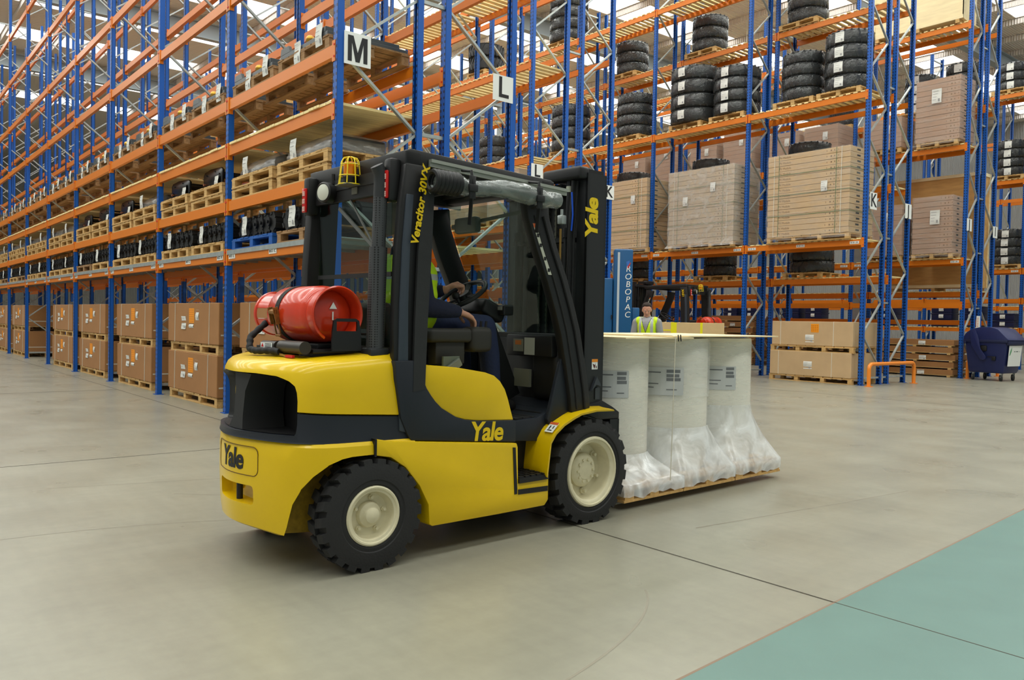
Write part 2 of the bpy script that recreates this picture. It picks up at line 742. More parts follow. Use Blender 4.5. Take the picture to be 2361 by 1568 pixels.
# grey wall pier right beside the bin
s = MB()
s.box(-9.15, -8.6, 27.9, 28.5, 0, CEIL)
structure(s.build('wall_pier', mat('grey_painted_wall', (158, 160, 156), 0.8)))
LAMPW = mat('fluorescent_tube', (255, 255, 250), 0.5, emit=4.0)
for i, (x, y) in enumerate(((-18.6, 27.6), (-12.2, 29.0), (-24.6, 21.0))):
    t = thing('batten_light', ['long white fluorescent batten under the roof above the wrapped tyre stacks',
                               'long white fluorescent batten under the roof near the wooden crate',
                               'long white fluorescent batten under the roof behind the big bare tyres'][i], 'ceiling light', (x, y, CEIL - 1.6), radians(90))
    s = MB()
    s.box(-1.2, 1.2, -0.08, 0.08, 0.0, 0.07)
    s.cyl((-1.0, 0, 0.07), (-1.0, 0, 1.58), 0.006, 6)
    s.cyl((1.0, 0, 0.07), (1.0, 0, 1.58), 0.006, 6)
    s.build('housing', mat('white_enamel', (230, 230, 225), 0.4), t)
    s = MB()
    s.cyl((-1.15, 0.04, -0.025), (1.15, 0.04, -0.025), 0.02, 10)
    s.cyl((-1.15, -0.04, -0.025), (1.15, -0.04, -0.025), 0.02, 10)
    s.build('tube', LAMPW, t, smooth=True)
# ------------------------------------------------------------------ pallet racks


def post_mesh(s, y0, inward, H):
    """C-section post: web towards the aisle at y0, flanges reaching inward"""
    w, dpt, t = 0.10, 0.075, 0.006
    ya, yb = (y0, y0 + inward * t) if inward > 0 else (y0 + inward * t, y0)
    s.box(-w / 2, w / 2, min(ya, yb), max(ya, yb), 0.008, H)
    yc = y0 + inward * dpt
    for sx in (-1, 1):
        s.box(min(sx * w / 2, sx * (w / 2 - t)), max(sx * w / 2, sx * (w / 2 - t)), min(y0, yc), max(y0, yc), 0.008, H)
        s.box(min(sx * w / 2, sx * (w / 2 - 0.03)), max(sx * w / 2, sx * (w / 2 - 0.03)), min(yc, yc - inward * t), max(yc, yc - inward * t), 0.008, H)
    s.box(-0.075, 0.075, y0 - 0.03 if inward > 0 else y0 - 0.1, y0 + 0.1 if inward > 0 else y0 + 0.03, 0.0, 0.008)


def brace_mesh(s, dep, H, phase=0):
    a, b = 0.05, dep - 0.05
    z = 0.40 - 0.75 * phase
    k = 0
    s.box(-0.022, 0.022, a, b, 0.14, 0.18)
    while z < H - 0.8:
        ya, yb = (b, a) if k % 2 == 0 else (a, b)
        if z > 0.1:
            s.bar((0.0, ya, z), (0.0, yb, z + 0.75), 0.028, 0.045, (1, 0, 0))
        z += 0.75
        k += 1
    s.box(-0.022, 0.022, a, b, H - 0.2, H - 0.16)


def beam_mesh(s, L):
    """orange box beam along -x from a post at x=0, its face on the aisle (negative y) side"""
    s.box(-L + 0.052, -0.052, 0.004, 0.048, -0.065, 0.065)
    s.box(-L + 0.052, -0.052, 0.048, 0.060, -0.065, 0.030)
    for x in (-0.052, -L + 0.052):
        q = 1 if x == -0.052 else -1
        s.box(min(x, x + q * 0.06), max(x, x + q * 0.06), -0.008, 0.0, -0.12, 0.10)
        s.box(min(x, x - q * 0.006), max(x, x - q * 0.006), -0.008, 0.055, -0.12, 0.10)
    s.mi = 1
    for x in (-0.07 + 0.06, -L + 0.01):
        s.cyl((x, -0.014, 0.055), (x, -0.008, 0.055), 0.012, 8)
        s.cyl((x, -0.014, -0.07), (x, -0.008, -0.07), 0.012, 8)
    s.mi = 0


def slat_mesh(s, L, dep, gap, w, t=0.028, seed=0):
    rnd = random.Random(seed)
    x = -0.07
    while x - w > -L + 0.06:
        j = rnd.uniform(-0.008, 0.008)
        s.box(x - w, x, -0.012 + j, dep + 0.012 + j, 0.066, 0.066 + t)
        x -= w + gap


RACK_MESH = {}
LABEL_ID = {}


def rack(code, label, X0, Yf, Yr, nb, bay, levels, H=11.2, face=-1, labelz=None, skip=None, lab_bays=3, phase=0, rowcode=None, cat='pallet rack', detail=True):
    """levels: list of (z, deck, set of bays or None). face -1: shelf labels on the low-y beam, +1: on the high-y beam"""
    t = thing('pallet_rack', label, cat, (X0, Yf, 0), group=None)
    dep = Yr - Yf
    key = (round(dep, 2), H, phase)
    if key not in RACK_MESH:
        s = MB()
        post_mesh(s, 0.0, 1, H)
        post_mesh(s, dep, -1, H)
        pm = s.mesh('upright_frame', BLUE)
        s = MB()
        brace_mesh(s, dep, H, phase)
        RACK_MESH[key] = (pm, s.mesh('brace', GALV))
    pm, bmh = RACK_MESH[key]
    for k in range(nb + 1):
        f = obj('upright_frame', pm, t, (-k * bay, 0, 0))
        obj('brace', bmh, f)
    bk = ('beam', round(bay, 3))
    if bk not in RACK_MESH:
        s = MB()
        beam_mesh(s, bay)
        RACK_MESH[bk] = s.mesh('beam', [ORANGE, RED])
    for kind, gap, w in (('plank', 0.006, 0.125), ('slat', 0.075, 0.10), ('open', 0.16, 0.10)):
        dk = (kind, round(bay, 3), round(dep, 2))
        if dk not in RACK_MESH:
            s = MB()
            slat_mesh(s, bay, dep, gap, w, seed=len(RACK_MESH))
            RACK_MESH[dk] = s.mesh('slatted_deck', WOODN)
    dk = ('steel', round(bay, 3), round(dep, 2))
    if dk not in RACK_MESH:
        s = MB()
        s.box(-bay + 0.06, -0.06, -0.01, dep + 0.01, 0.066, 0.078)
        s.box(-bay + 0.06, -0.06, -0.012, -0.004, 0.02, 0.078)
        for i in range(6):
            s.box(-bay + 0.2 + i * 0.5, -bay + 0.24 + i * 0.5, 0.07, dep - 0.07, 0.03, 0.066)
        RACK_MESH[dk] = s.mesh('steel_deck', GALV)
    beams, decks = [], []
    for z, deck, bays in levels:
        for k in range(nb):
            if bays is not None and k not in bays:
                continue
            beams.append((-k * bay, 0.0, z, 0))
            beams.append((-k * bay, dep, z, 1))
            if deck:
                decks.append((-k * bay, z, deck))
    eye = Vector((0, 0, EYE))
    base = Vector((X0 - bay / 2, Yf, 0))
    beams.sort(key=lambda b: (base + Vector((b[0], b[1], b[2])) - eye).length)
    decks.sort(key=lambda b: (base + Vector((b[0], 0.5, b[1])) - eye).length)
    bm_ = RACK_MESH[bk]
    for i, (x, y, z, rear) in enumerate(beams[:96]):
        o = obj('beam', bm_, t, (x, y, z) if not rear else (x - bay, y, z), pi if rear else 0)
        if labelz is not None and abs(z - labelz) < 0.01 and rear == (0 if face < 0 else 1):
            k = int(round(-x / bay))
            if k < lab_bays:
                shelf_labels(o, rowcode or code, k, bay)
    if len(beams) > 96:
        s = MB()
        for x, y, z, rear in beams[96:]:
            tmp = bmesh.new()
            tmp.from_mesh(bm_)
            M = Matrix.Translation((x, y, z)) if not rear else Matrix.Translation((x - bay, y, z)) @ Matrix.Rotation(pi, 4, 'Z')
            bmesh.ops.transform(tmp, matrix=M, verts=tmp.verts)
            me = D.meshes.new('tmp')
            tmp.to_mesh(me)
            tmp.free()
            s.bm.from_mesh(me)
            D.meshes.remove(me)
        o = s.build('beam', [ORANGE, RED], t)
        o['kind'] = 'stuff'
    for i, (x, z, deck) in enumerate(decks[:90]):
        obj('steel_deck' if deck == 'steel' else 'slatted_deck', RACK_MESH[(deck, round(bay, 3), round(dep, 2))], t, (x, 0, z))
    return t


def shelf_labels(beam, code, k, bay):
    for j, (x, suf) in enumerate(((-0.22, 'R'), (-bay / 2, 'C'), (-bay + 0.22, 'L'))):
        s = MB()
        s.box(-0.11, 0.11, -0.0035, 0.0035, -0.032, 0.032)
        o = s.build('shelf_label', PAPER, beam)
        o.location = (x, 0.0, -0.005)
        me = text_mesh('%s %02d 1%s' % (code, k + 1, suf), 0.052, INK, 0.0006, 0.0008, M=Matrix.Rotation(pi / 2, 4, 'X'))
        # lettering and plate are one label: join the two meshes
        s = MB()
        s.bm.from_mesh(o.data)
        n0 = len(s.bm.faces)
        me.transform(Matrix.Translation((0, -0.0042, 0)))
        s.bm.from_mesh(me)
        s.bm.faces.ensure_lookup_table()
        for f in s.bm.faces[n0:]:
            f.material_index = 1
        m2 = D.meshes.new('shelf_label')
        s.bm.to_mesh(m2)
        s.bm.free()
        m2.materials.append(PAPER)
        m2.materials.append(INK)
        o.data = m2


ZA = [2.11, 2.78, 3.52, 4.13, 5.50, 6.88, 8.29, 9.7]
BAY, BAYE = 3.0817, 3.146
rack('M', 'blue and orange pallet rack nearest the camera, its end carrying sign M', -7.8563, 4.0008, 5.0622, 13, BAY,
     [(2.11, 'steel', None), (2.78, None, None), (3.52, 'plank', None), (4.13, None, None), (5.50, None, None), (6.88, None, None), (8.29, None, None), (9.7, None, None)],
     face=-1, labelz=2.11, lab_bays=9)
rack('L', 'pallet rack back to back behind the M rack, its end carrying sign L', -7.8563, 5.3633, 6.4159, 11, BAY,
     [(2.11, 'slat', None), (2.78, None, {2, 3, 4, 5, 6}), (4.13, None, None), (5.50, None, None), (6.88, None, None), (8.29, None, None)],
     face=1, labelz=2.11, lab_bays=0, phase=1)
rack('L', 'pallet rack across the L aisle behind the forklift mast, its lowest shelf slatted', -12.4293, 10.5915, 11.594, 9, BAY,
     [(2.61, None, None), (3.22, 'slat', None), (4.54, 'slat', None), (6.42, 'slat', None), (8.3, 'slat', None), (10.2, None, None)],
     face=-1, labelz=3.22, lab_bays=2)
rack('K', 'pallet rack left of the blue wrapping machine, its end carrying the nearer sign K', -12.4293, 11.941, 12.9352, 9, BAY,
     [(1.95, None, None), (3.22, 'slat', {1, 2, 3, 4, 5, 6}), (4.63, 'slat', {2, 3, 4, 5}), (6.96, None, None), (8.9, None, None)],
     face=1, phase=1)
rack('K', 'long pallet rack on the far side of the K aisle holding the tall carton stacks', -9.229, 17.8334, 18.7498, 10, BAYE,
     [(3.2519, 'slat', None), (6.5753, 'slat', None), (10.1, 'slat', None)],
     face=-1, labelz=3.2519, lab_bays=4)
rack('J', 'pallet rack behind the tall carton stacks, its end carrying the nearer sign J', -9.229, 19.03, 19.9478, 10, BAYE,
     [(2.46, 'slat', None), (4.6, 'slat', None), (6.7, None, None), (8.92, 'slat', None)],
     face=1, phase=1)
rack('J', 'pallet rack left of the wheeled bin, its end carrying the farther sign J', -9.229, 23.1911, 23.98, 9, BAYE,
     [(1.96, None, None), (3.14, 'slat', None), (6.2, 'slat', None), (9.44, 'slat', None)],
     face=-1, labelz=3.14, lab_bays=2)
rack('H', 'pallet rack directly behind the wheeled bin, seen end on', -9.229, 24.3, 25.1426, 9, BAYE,
     [(1.5, None, None), (2.3, 'slat', None), (4.9, 'slat', {1, 2, 3, 4, 5, 6, 7, 8}), (7.4, 'slat', None), (9.6, None, None)],
     face=1, phase=1)
rack('H', 'farthest pallet rack by the right edge, holding stacks of wrapped tyres', -7.1, 30.4, 31.3, 11, BAYE,
     [(1.3, 'slat', None), (2.3, None, None), (3.3, 'slat', None), (6.3, 'slat', None), (9.2, 'slat', None)],
     face=-1, labelz=3.3, lab_bays=2)
rack('H', 'pallet rack deep in the hall behind the tyre rack', -10.2, 37.0, 38.0, 11, BAYE,
     [(2.2, 'slat', None), (4.2, 'slat', None), (6.6, None, None), (9.0, None, None)], face=-1, phase=1)
# deep rows seen through the gaps on the left
rack('G', 'pallet rack deep in the hall behind the K rack, on its left stretch', -44, 17.8334, 18.75, 6, BAYE,
     [(2.4, None, None), (4.6, None, None), (6.6, None, None), (8.9, None, None)], face=-1)

# row spacers tie the back-to-back racks
for (x0, ya, yb, nm) in ((-7.8563, 5.0622, 5.3633, 'galvanised row spacer bars tying the M and L rack ends together'),
                         (-12.4293, 11.594, 11.941, 'galvanised row spacer bars between the two racks left of the blue machine'),
                         (-9.229, 18.7498, 19.03, 'galvanised row spacer bars beside the farther sign K'),
                         (-9.229, 23.98, 24.3, 'galvanised row spacer bars above the wheeled bin')):
    sp = thing('row_spacer', nm, 'rack spacer', (x0, ya, 0), group='row spacers between rack ends')
    for z in (0.16, 1.9, 3.41, 4.9, 6.9, 9.0):
        s = MB()
        s.box(-0.02, 0.02, 0.001, yb - ya - 0.001, z - 0.02, z + 0.02)
        s.build('spacer_bar', GALV, sp)

# aisle signs hung on the rack ends
SIGNW = mat('white_sign_board', (232, 234, 230), 0.5)
def aisle_sign(ch, x, y0, y1, z0, z1, label, blank=False):
    t = thing('aisle_sign', label, 'aisle sign', (x, (y0 + y1) / 2, (z0 + z1) / 2), group='aisle letter signs')
    w, h = (y1 - y0) / 2, (z1 - z0) / 2
    s = MB()
    s.box(-0.003, 0.003, -w, w, -h, h)
    s.build('board', SIGNW, t)
    M = Matrix.Translation((0.0045, 0, 0)) @ Matrix.Rotation(pi / 2, 4, 'Z') @ Matrix.Rotation(pi / 2, 4, 'X')
    if ch == 'M':
        s = MB()
        a, b_, e = 0.116, 0.134, 0.047
        pl = [(-a, -b_), (-a, b_), (-a + 0.064, b_), (0, -b_ * 0.28), (a - 0.064, b_), (a, b_), (a, -b_), (a - e, -b_), (a - e, b_ * 0.50), (0.024, -b_), (-0.024, -b_), (-a + e, b_ * 0.50), (-a + e, -b_)]
        s.prism(pl, 'x', 0.0035, 0.0055)
        s.build('letter', INK, t)
    else:
        obj('letter', text_mesh(ch, h * 2 * 1.12, INK, 0.001, 0.0055, M=M), t)
    s = MB()
    for zz in (-h * 0.7, h * 0.7):
        s.box(-0.012, -0.003, -w * 0.9, w * 0.9, zz - 0.008, zz + 0.008)
    s.build('fixing', GALV, t)
    return t


aisle_sign('M', -7.794, 4.07, 4.385, 3.99, 4.33, 'large white sign with black letter M, highest and leftmost sign on the rack ends')
aisle_sign('L', -7.794, 6.05, 6.36, 3.98, 4.29, 'white sign with black letter L at a rack end above the forklift roof')
aisle_sign('L', -12.367, 10.60, 10.91, 4.16, 4.46, 'white letter L sign mostly hidden behind the forklift roof')
aisle_sign('K', -12.367, 12.67, 12.98, 3.98, 4.28, 'white letter K sign beside the top of the forklift mast')
aisle_sign('K', -9.167, 17.95, 18.26, 4.00, 4.38, 'white letter K sign at the end of the rack with the tall carton stacks')
aisle_sign('J', -9.167, 19.66, 19.97, 3.95, 4.30, 'white letter J sign at a rack end, just right of the farther K sign')
aisle_sign('J', -9.167, 23.19, 23.50, 3.95, 4.28, 'white letter J sign high above the left side of the wheeled bin')
aisle_sign('I', -9.167, 24.95, 25.25, 3.90, 4.22, 'small white sign at the rack end above the right side of the bin')
# ------------------------------------------------------------------ the yellow forklift
# own frame: +x forward (s), y to its left (so lat = -y), z up; origin under the front axle
FK_HEAD = radians(92.5)
FK_O = (-4.380, 3.804, 0.0)
YEL = mat('truck_yellow', (226, 188, 2), 0.38, spec=0.35, coat=0.35, var=0.04, vscale=4)
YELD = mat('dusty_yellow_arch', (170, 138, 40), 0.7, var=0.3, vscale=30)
CHAR = mat('charcoal_body_plastic', (34, 38, 45), 0.42, spec=0.4)
GRILLB = mat('black_grille', (14, 14, 16), 0.5)
CREAM = mat('cream_wheel_rim', (216, 208, 176), 0.5, var=0.06, vscale=20)
TYRE = mat('solid_tyre_rubber', (36, 36, 37), 0.72, bump=0.12, bscale=90)
TYRED = mat('solid_tyre_sidewall', (30, 30, 31), 0.6)
BLKP = mat('black_plastic', (24, 24, 25), 0.5)
GLS = glass('cab_glass', 0.035, (214, 226, 222))
YTEXT = mat('yellow_lettering', (232, 196, 10), 0.5)


def q(pts):
    """(s, lat, z) -> own frame"""
    return [(s_, -l, z) for s_, l, z in pts]


def rot_side():
    """text plane facing the right-hand side (lat +)"""
    return Matrix.Rotation(pi / 2, 4, 'X')


def make_wheel(name, R, W, rim, hubr, lugs, tread, parent, s_, lat, steer=0.0, rear=False):
    """one wheel: outer face towards lat sign"""
    sg = 1 if lat > 0 else -1
    w = MB()
    h = W / 2
    prof = [(rim, -h * 0.86), (rim + 0.02, -h), (R - 0.06, -h), (R - 0.024, -h * 0.93), (R - 0.024, h * 0.93), (R - 0.06, h), (rim + 0.035, h), (rim + 0.03, h * 0.94), (rim + 0.012, h * 0.96), (rim, h * 0.86), (rim, -h * 0.86)]
    w.lathe(prof, 'y', 56)
    n = tread
    for k in range(n):
        for side in (-1, 1):
            a = 2 * pi * (k + (0.5 if side > 0 else 0)) / n
            M = Matrix.Rotation(a, 4, 'Y')
            lw = 2 * pi * R / n * 0.62
            sk = lw * 0.28
            zz0, zz1 = R - 0.03, R
            ya, yb = (0.004, h * 0.97) if side > 0 else (-h * 0.97, -0.004)
            yo, yi = (yb, ya) if side > 0 else (ya, yb)
            x_i = sk
            pts = [(-lw / 2 + x_i, yi), (lw / 2 + x_i, yi), (lw / 2 - sk * .3, yo), (-lw / 2 - sk * .3, yo)]
            r0 = [w.bm.verts.new((x, y, zz0 - (0.03 if y == yo else 0))) for x, y in pts]
            r1 = [w.bm.verts.new((x * 0.93, y * (0.94 if y == yo else 1), zz1)) for x, y in pts]
            w.bm.faces.new(r1)
            for i in range(4):
                w.bm.faces.new((r0[i], r0[(i + 1) % 4], r1[(i + 1) % 4], r1[i]))
            bmesh.ops.transform(w.bm, matrix=M, verts=r0 + r1)
    tyre = w.build(name, TYRE, parent, smooth=True, auto=35)
    z = R - 0.006
    tyre.location = (s_, -lat, z)
    tyre.rotation_euler = (0, 0, steer + (pi if sg > 0 else 0))
    # after the flip the outer face is at +y of the wheel
    rm = MB()
    if not rear:
        rm.lathe([(rim + 0.002, -h * 0.8), (rim + 0.002, h * 0.90), (rim - 0.004, h * 0.99), (rim - 0.016, h * 1.0), (rim - 0.020, h * 0.9), (rim - 0.034, h * 0.86), (rim - 0.042, h * 0.78), (rim - 0.046, h * 0.2), (rim - 0.056, h * -0.1), (hubr + 0.03, h * -0.12), (hubr + 0.028, h * 0.15), (hubr + 0.012, h * 0.3), (hubr, h * 0.34), (hubr * 0.72, h * 0.34), (hubr * 0.70, h * 0.37), (0, h * 0.38)], 'y', 48)
        for k in range(10):
            a = 2 * pi * k / 10
            c = Vector((hubr * 0.86 * cos(a), h * 0.33, hubr * 0.86 * sin(a)))
            rm.cyl(c, c + Vector((0, 0.012, 0)), 0.0095, 8)
    else:
        rm.lathe([(rim + 0.002, -h * 0.8), (rim + 0.002, h * 0.92), (rim - 0.006, h * 1.0), (rim - 0.014, h * 0.98), (rim - 0.018, h * 0.9), (rim - 0.03, h * 0.86), (rim - 0.034, h * 0.4), (rim - 0.044, h * 0.22), (hubr + 0.022, h * 0.2), (hubr + 0.014, h * 0.5), (hubr, h * 0.62), (hubr * 0.8, h * 0.82), (hubr * 0.4, h * 0.92), (0, h * 0.94)], 'y', 48)
    rmo = rm.build('wheel_rim', CREAM, tyre, smooth=True, auto=35)
    rr = (rim - 0.046 + hubr + 0.02) / 2
    yb = h * (-0.1 if not rear else 0.2)
    for k in range(lugs):
        nl = MB()
        a = 2 * pi * (k + 0.35) / lugs
        c = Vector((rr * cos(a), yb, rr * sin(a)))
        nl.cyl(c, c + Vector((0, 0.012, 0)), 0.022 if not rear else 0.014, 12)
        nl.cyl(c + Vector((0, 0.01, 0)), c + Vector((0, 0.036 if not rear else 0.026, 0)), 0.012 if not rear else 0.009, 6)
        nl.build('wheel_nut', CREAM, tyre, smooth=True, auto=35)
    return tyre


PLAN = [(0, 1.0), (0.1, 0.995), (0.2, 0.98), (0.37, 0.94), (0.55, 0.885), (0.74, 0.81), (0.85, 0.74), (0.93, 0.655), (0.98, 0.55), (1.0, 0.42), (1.0, 0.2)]


def plan_depth(f):
    f = min(1.0, abs(f))
    for (a, u), (b, v) in zip(PLAN, PLAN[1:]):
        if a <= f <= b and b > a:
            return u + (v - u) * (f - a) / (b - a)
    return PLAN[-2][1]


def superring(Sc, dep, w, z, n, front, k=0, zslope=0.0):
    """closed plan outline of the truck's tail: blunt, swept rear with rounded corners, straight sides to s=front"""
    pts = [(Sc - dep * d_, -w * f) for f, d_ in PLAN[::-1]] + [(Sc - dep * d_, w * f) for f, d_ in PLAN[1:]]
    pts.append((front, w))
    pts.append((front, -w))
    return q([(s_, l, z + (s_ + 2.2) * zslope - (0.045 * (abs(l) / w) ** 2 if z < 0.24 else 0)) for s_, l in pts])


def build_forklift():
    t = thing('forklift', 'yellow and black gas forklift driven with a pallet load in the foreground', 'forklift', FK_O, FK_HEAD)
    # ---- wheels
    make_wheel('front_wheel', 0.347, 0.22, 0.232, 0.085, 6, 20, t, 0.0, 0.49)
    make_wheel('front_wheel', 0.347, 0.22, 0.232, 0.085, 6, 20, t, 0.0, -0.49)
    make_wheel('rear_wheel', 0.298, 0.17, 0.157, 0.05, 5, 22, t, -1.675, 0.505, steer=radians(-2), rear=True)
    make_wheel('rear_wheel', 0.298, 0.17, 0.157, 0.05, 5, 22, t, -1.675, -0.50, steer=radians(-2), rear=True)
    s = MB()
    s.box(-0.09, 0.09, -0.38, 0.38, 0.24, 0.44, bev=0.02)
    s.build('drive_axle', BLKP, t)
    s = MB()
    s.box(-1.72, -1.62, -0.42, 0.42, 0.22, 0.36, bev=0.02)
    for y in (-0.4, 0.4):
        s.cyl((-1.67, y, 0.17), (-1.67, y, 0.42), 0.05, 12)
    s.cyl((-1.74, -0.3, 0.3), (-1.74, 0.3, 0.3), 0.04, 12)
    s.build('steer_axle', BLKP, t, smooth=True, auto=35)

    # ---- counterweight: lower yellow casting
    s = MB()
    s.loops([superring(-1.62, 0.545, 0.52, 0.222, 4.0, -1.405), superring(-1.62, 0.565, 0.548, 0.236, 3.6, -1.405),
             superring(-1.62, 0.575, 0.562, 0.30, 3.1, -1.405), superring(-1.62, 0.58, 0.568, 0.45, 2.7, -1.405),
             superring(-1.62, 0.58, 0.568, 0.60, 2.45, -1.405, zslope=-0.005), superring(-1.62, 0.575, 0.562, 0.672, 2.45, -1.405, zslope=-0.02), superring(-1.62, 0.565, 0.548, 0.690, 2.45, -1.405, zslope=-0.02)])
    cw = s.build('counterweight', [YEL, YELD], t)
    arch = [(-1.40, -0.05), (-1.40, 0.609), (-1.70, 0.612), (-1.80, 0.612), (-1.86, 0.605), (-1.93, 0.58), (-2.00, 0.525), (-2.045, 0.46), (-2.07, 0.38), (-2.08, 0.30), (-2.088, 0.15), (-2.09, -0.05)]
    cutters = []
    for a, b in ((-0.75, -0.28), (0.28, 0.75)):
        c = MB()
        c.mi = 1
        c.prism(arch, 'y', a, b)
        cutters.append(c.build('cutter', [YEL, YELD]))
    c = MB()
    c.box(-1.75, -1.3, -0.29, 0.29, 0.0, 0.55)
    cutters.append(c.build('cutter', [YEL, YELD]))
    c = MB()   # tow-pin recess in the rear
    c.box(-2.4, -2.10, -0.20, 0.20, 0.345, 0.445, bev=0.02)
    cutters.append(c.build('cutter', [YEL, YELD]))
    cut(cw, *cutters)
    bm = bmesh.new()
    bm.from_mesh(cw.data)
    for f in bm.faces:
        f.smooth = True
    for e in bm.edges:
        if len(e.link_faces) == 2 and e.calc_face_angle(0) > radians(30):
            e.smooth = False
    bm.to_mesh(cw.data)
    bm.free()
    s = MB()
    s.cyl((-2.150, 0.0, 0.335), (-2.150, 0.0, 0.46), 0.017, 14)
    s.build('tow_pin', BLKP, cw, smooth=True, auto=35)
    obj('cast_number', text_mesh('60', 0.07, YEL, 0.003, 0.002, M=Matrix.Translation((-2.108, 0.09, 0.405)) @ Matrix.Rotation(-pi / 2, 4, 'Z') @ Matrix.Rotation(pi / 2, 4, 'X')), cw)
    # badge panel on the rear, following the curved face
    def rear_s(l, z=0.55):
        return -1.62 - 0.580 * plan_depth(l / 0.568)
    def bent(me, z0=0.0, off=0.0):
        for v in me.vertices:
            l = v.co.x
            v.co = Vector((rear_s(l) - 0.002 - off - v.co.z, -l, z0 + v.co.y))
        return me
    s = MB()
    zz0, zz1, hw, rc = 0.497, 0.648, 0.235, 0.035
    outl = []
    for cx, cz, a0 in ((hw - rc, zz1 - rc, 0), (-hw + rc, zz1 - rc, 90), (-hw + rc, zz0 + rc, 180), (hw - rc, zz0 + rc, 270)):
        for k in range(5):
            a = radians(a0 + 90 * k / 4)
            outl.append((cx + rc * cos(a), cz + rc * sin(a)))
    fine = []
    for i, p in enumerate(outl):
        p2 = outl[(i + 1) % len(outl)]
        m_ = max(1, int(abs(p2[0] - p[0]) / 0.03))
        for k in range(m_):
            fine.append((p[0] + (p2[0] - p[0]) * k / m_, p[1] + (p2[1] - p[1]) * k / m_))
    s.tube([(rear_s(l) - 0.001, -l, z) for l, z in fine], 0.0022, 5, closed=True)
    bd = s.build('badge_outline', mat('brown_seam', (96, 66, 6), 0.6), cw)
    cu = text_mesh('Yale', 0.150, INK, 0.0008, 0.0042, 0.12, 0.93)
    bent(cu, 0.572)
    obj('badge_lettering', cu, cw)

    # ---- black belt with rear grille, and the upper hood
    s = MB()
    s.loops([superring(-1.62, 0.59, 0.543, 0.690, 2.45, -1.42, zslope=-0.02), superring(-1.62, 0.585, 0.540, 0.700, 2.45, -1.42, zslope=-0.02), superring(-1.62, 0.58, 0.538, 0.848, 2.3, -1.42, zslope=-0.07), superring(-1.62, 0.56, 0.52, 0.850, 2.3, -1.42, zslope=-0.07)])
    belt = s.build('side_belt', CHAR, t)
    s = MB()
    s.loops([superring(-1.62, 0.565, 0.525, 0.852, 2.4, -1.46, zslope=-0.07), superring(-1.62, 0.58, 0.542, 0.858, 2.4, -1.46, zslope=-0.07), superring(-1.62, 0.575, 0.54, 0.95, 2.4, -1.48, zslope=0.0),
             superring(-1.62, 0.56, 0.53, 1.03, 2.4, -1.50, zslope=0.05), superring(-1.62, 0.545, 0.515, 1.062, 2.4, -1.51, zslope=0.06), superring(-1.62, 0.52, 0.49, 1.082, 2.4, -1.52, zslope=0.07),
             superring(-1.62, 0.475, 0.45, 1.093, 2.4, -1.52, zslope=0.07), superring(-1.62, 0.3, 0.3, 1.098, 2.2, -1.52, zslope=0.07)])
    hood = s.build('rear_hood', YEL, t)
    # the opening: wide over the back, wrapping round both corners
    gp = [(-2.6, -0.475), (-2.09, -0.475), (-2.03, -0.44), (-1.99, -0.40), (-1.93, -0.15), (-1.93, 0.15), (-1.99, 0.40), (-1.982, 0.46), (-1.955, 0.514), (-2.6, 0.514)]
    def grille_cutter():
        c = MB()
        rings = []
        for z, sc in ((0.725, 0.96), (0.74, 0.985), (0.78, 1.0), (0.90, 1.0), (0.945, 0.985), (0.975, 0.95), (1.0, 0.86), (1.022, 0.68), (1.03, 0.4)):
            rings.append([(x, y * sc, z) for x, y in gp])
        c.loops(rings)
        return c.build('cutter', [YEL])
    cut(hood, grille_cutter())
    cut(belt, grille_cutter())
    for o in (hood, belt):
        bm = bmesh.new()
        bm.from_mesh(o.data)
        bmesh.ops.recalc_face_normals(bm, faces=bm.faces)
        for f in bm.faces:
            f.smooth = True
        for e in bm.edges:
            if len(e.link_faces) == 2 and e.calc_face_angle(0) > radians(32):
                e.smooth = False
        bm.to_mesh(o.data)
        bm.free()
    s = MB()   # dark duct lining the opening, starting just inside the bodywork's skin
    def sk(l, d_=0.012):
        return -1.62 - 0.575 * plan_depth(l / 0.54) + d_
    rings = []
    for z, sc in ((0.7275, 0.955), (0.742, 0.980), (0.782, 0.993), (0.90, 0.993), (0.944, 0.978), (0.973, 0.943), (0.996, 0.852), (1.017, 0.672), (1.025, 0.39)):
        L_ = 0.474 * sc
        rings.append([(sk(L_), -L_, z), (-2.032, -0.436 * sc, z), (-1.993, -0.396 * sc, z), (-1.934, -0.149 * sc, z), (-1.934, 0.149 * sc, z), (-1.993, 0.396 * sc, z), (-1.978, 0.456 * sc, z), (sk(0.505 * sc, 0.004), 0.5135 * min(1.0, sc * 1.007), z)])
    s.loops(rings, cap=False, close=False)
    lo = [(sk(0.45), -0.45), (sk(0.3), -0.3), (sk(0.15), -0.15), (sk(0), 0), (sk(0.15), 0.15), (sk(0.3), 0.3), (sk(0.45), 0.45), (-1.99, 0.38), (-1.93, 0.14), (-1.93, -0.14), (-1.99, -0.38)]
    s.bm.faces.new([s.bm.verts.new((x, y, 0.7285)) for x, y in lo])
    s.build('grille_duct', GRILLB, belt, smooth=True, auto=50)
    s = MB()
    s.loops([[(sk(0.07), -0.085, 0.728), (sk(0.07), 0.085, 0.728), (-1.945, 0.10, 0.728), (-1.945, -0.10, 0.728)],
             [(sk(0.05, 0.03), -0.055, 0.80), (sk(0.05, 0.03), 0.055, 0.80), (-1.945, 0.08, 0.80), (-1.945, -0.08, 0.80)],
             [(sk(0.05, 0.04), -0.06, 0.93), (sk(0.05, 0.04), 0.06, 0.93), (-1.945, 0.09, 0.93), (-1.945, -0.09, 0.93)],
             [(sk(0.08, 0.05), -0.10, 1.02), (sk(0.08, 0.05), 0.10, 1.02), (-1.945, 0.14, 1.02), (-1.945, -0.14, 1.02)]])
    s.build('grille_rib', BLKP, belt, smooth=True)

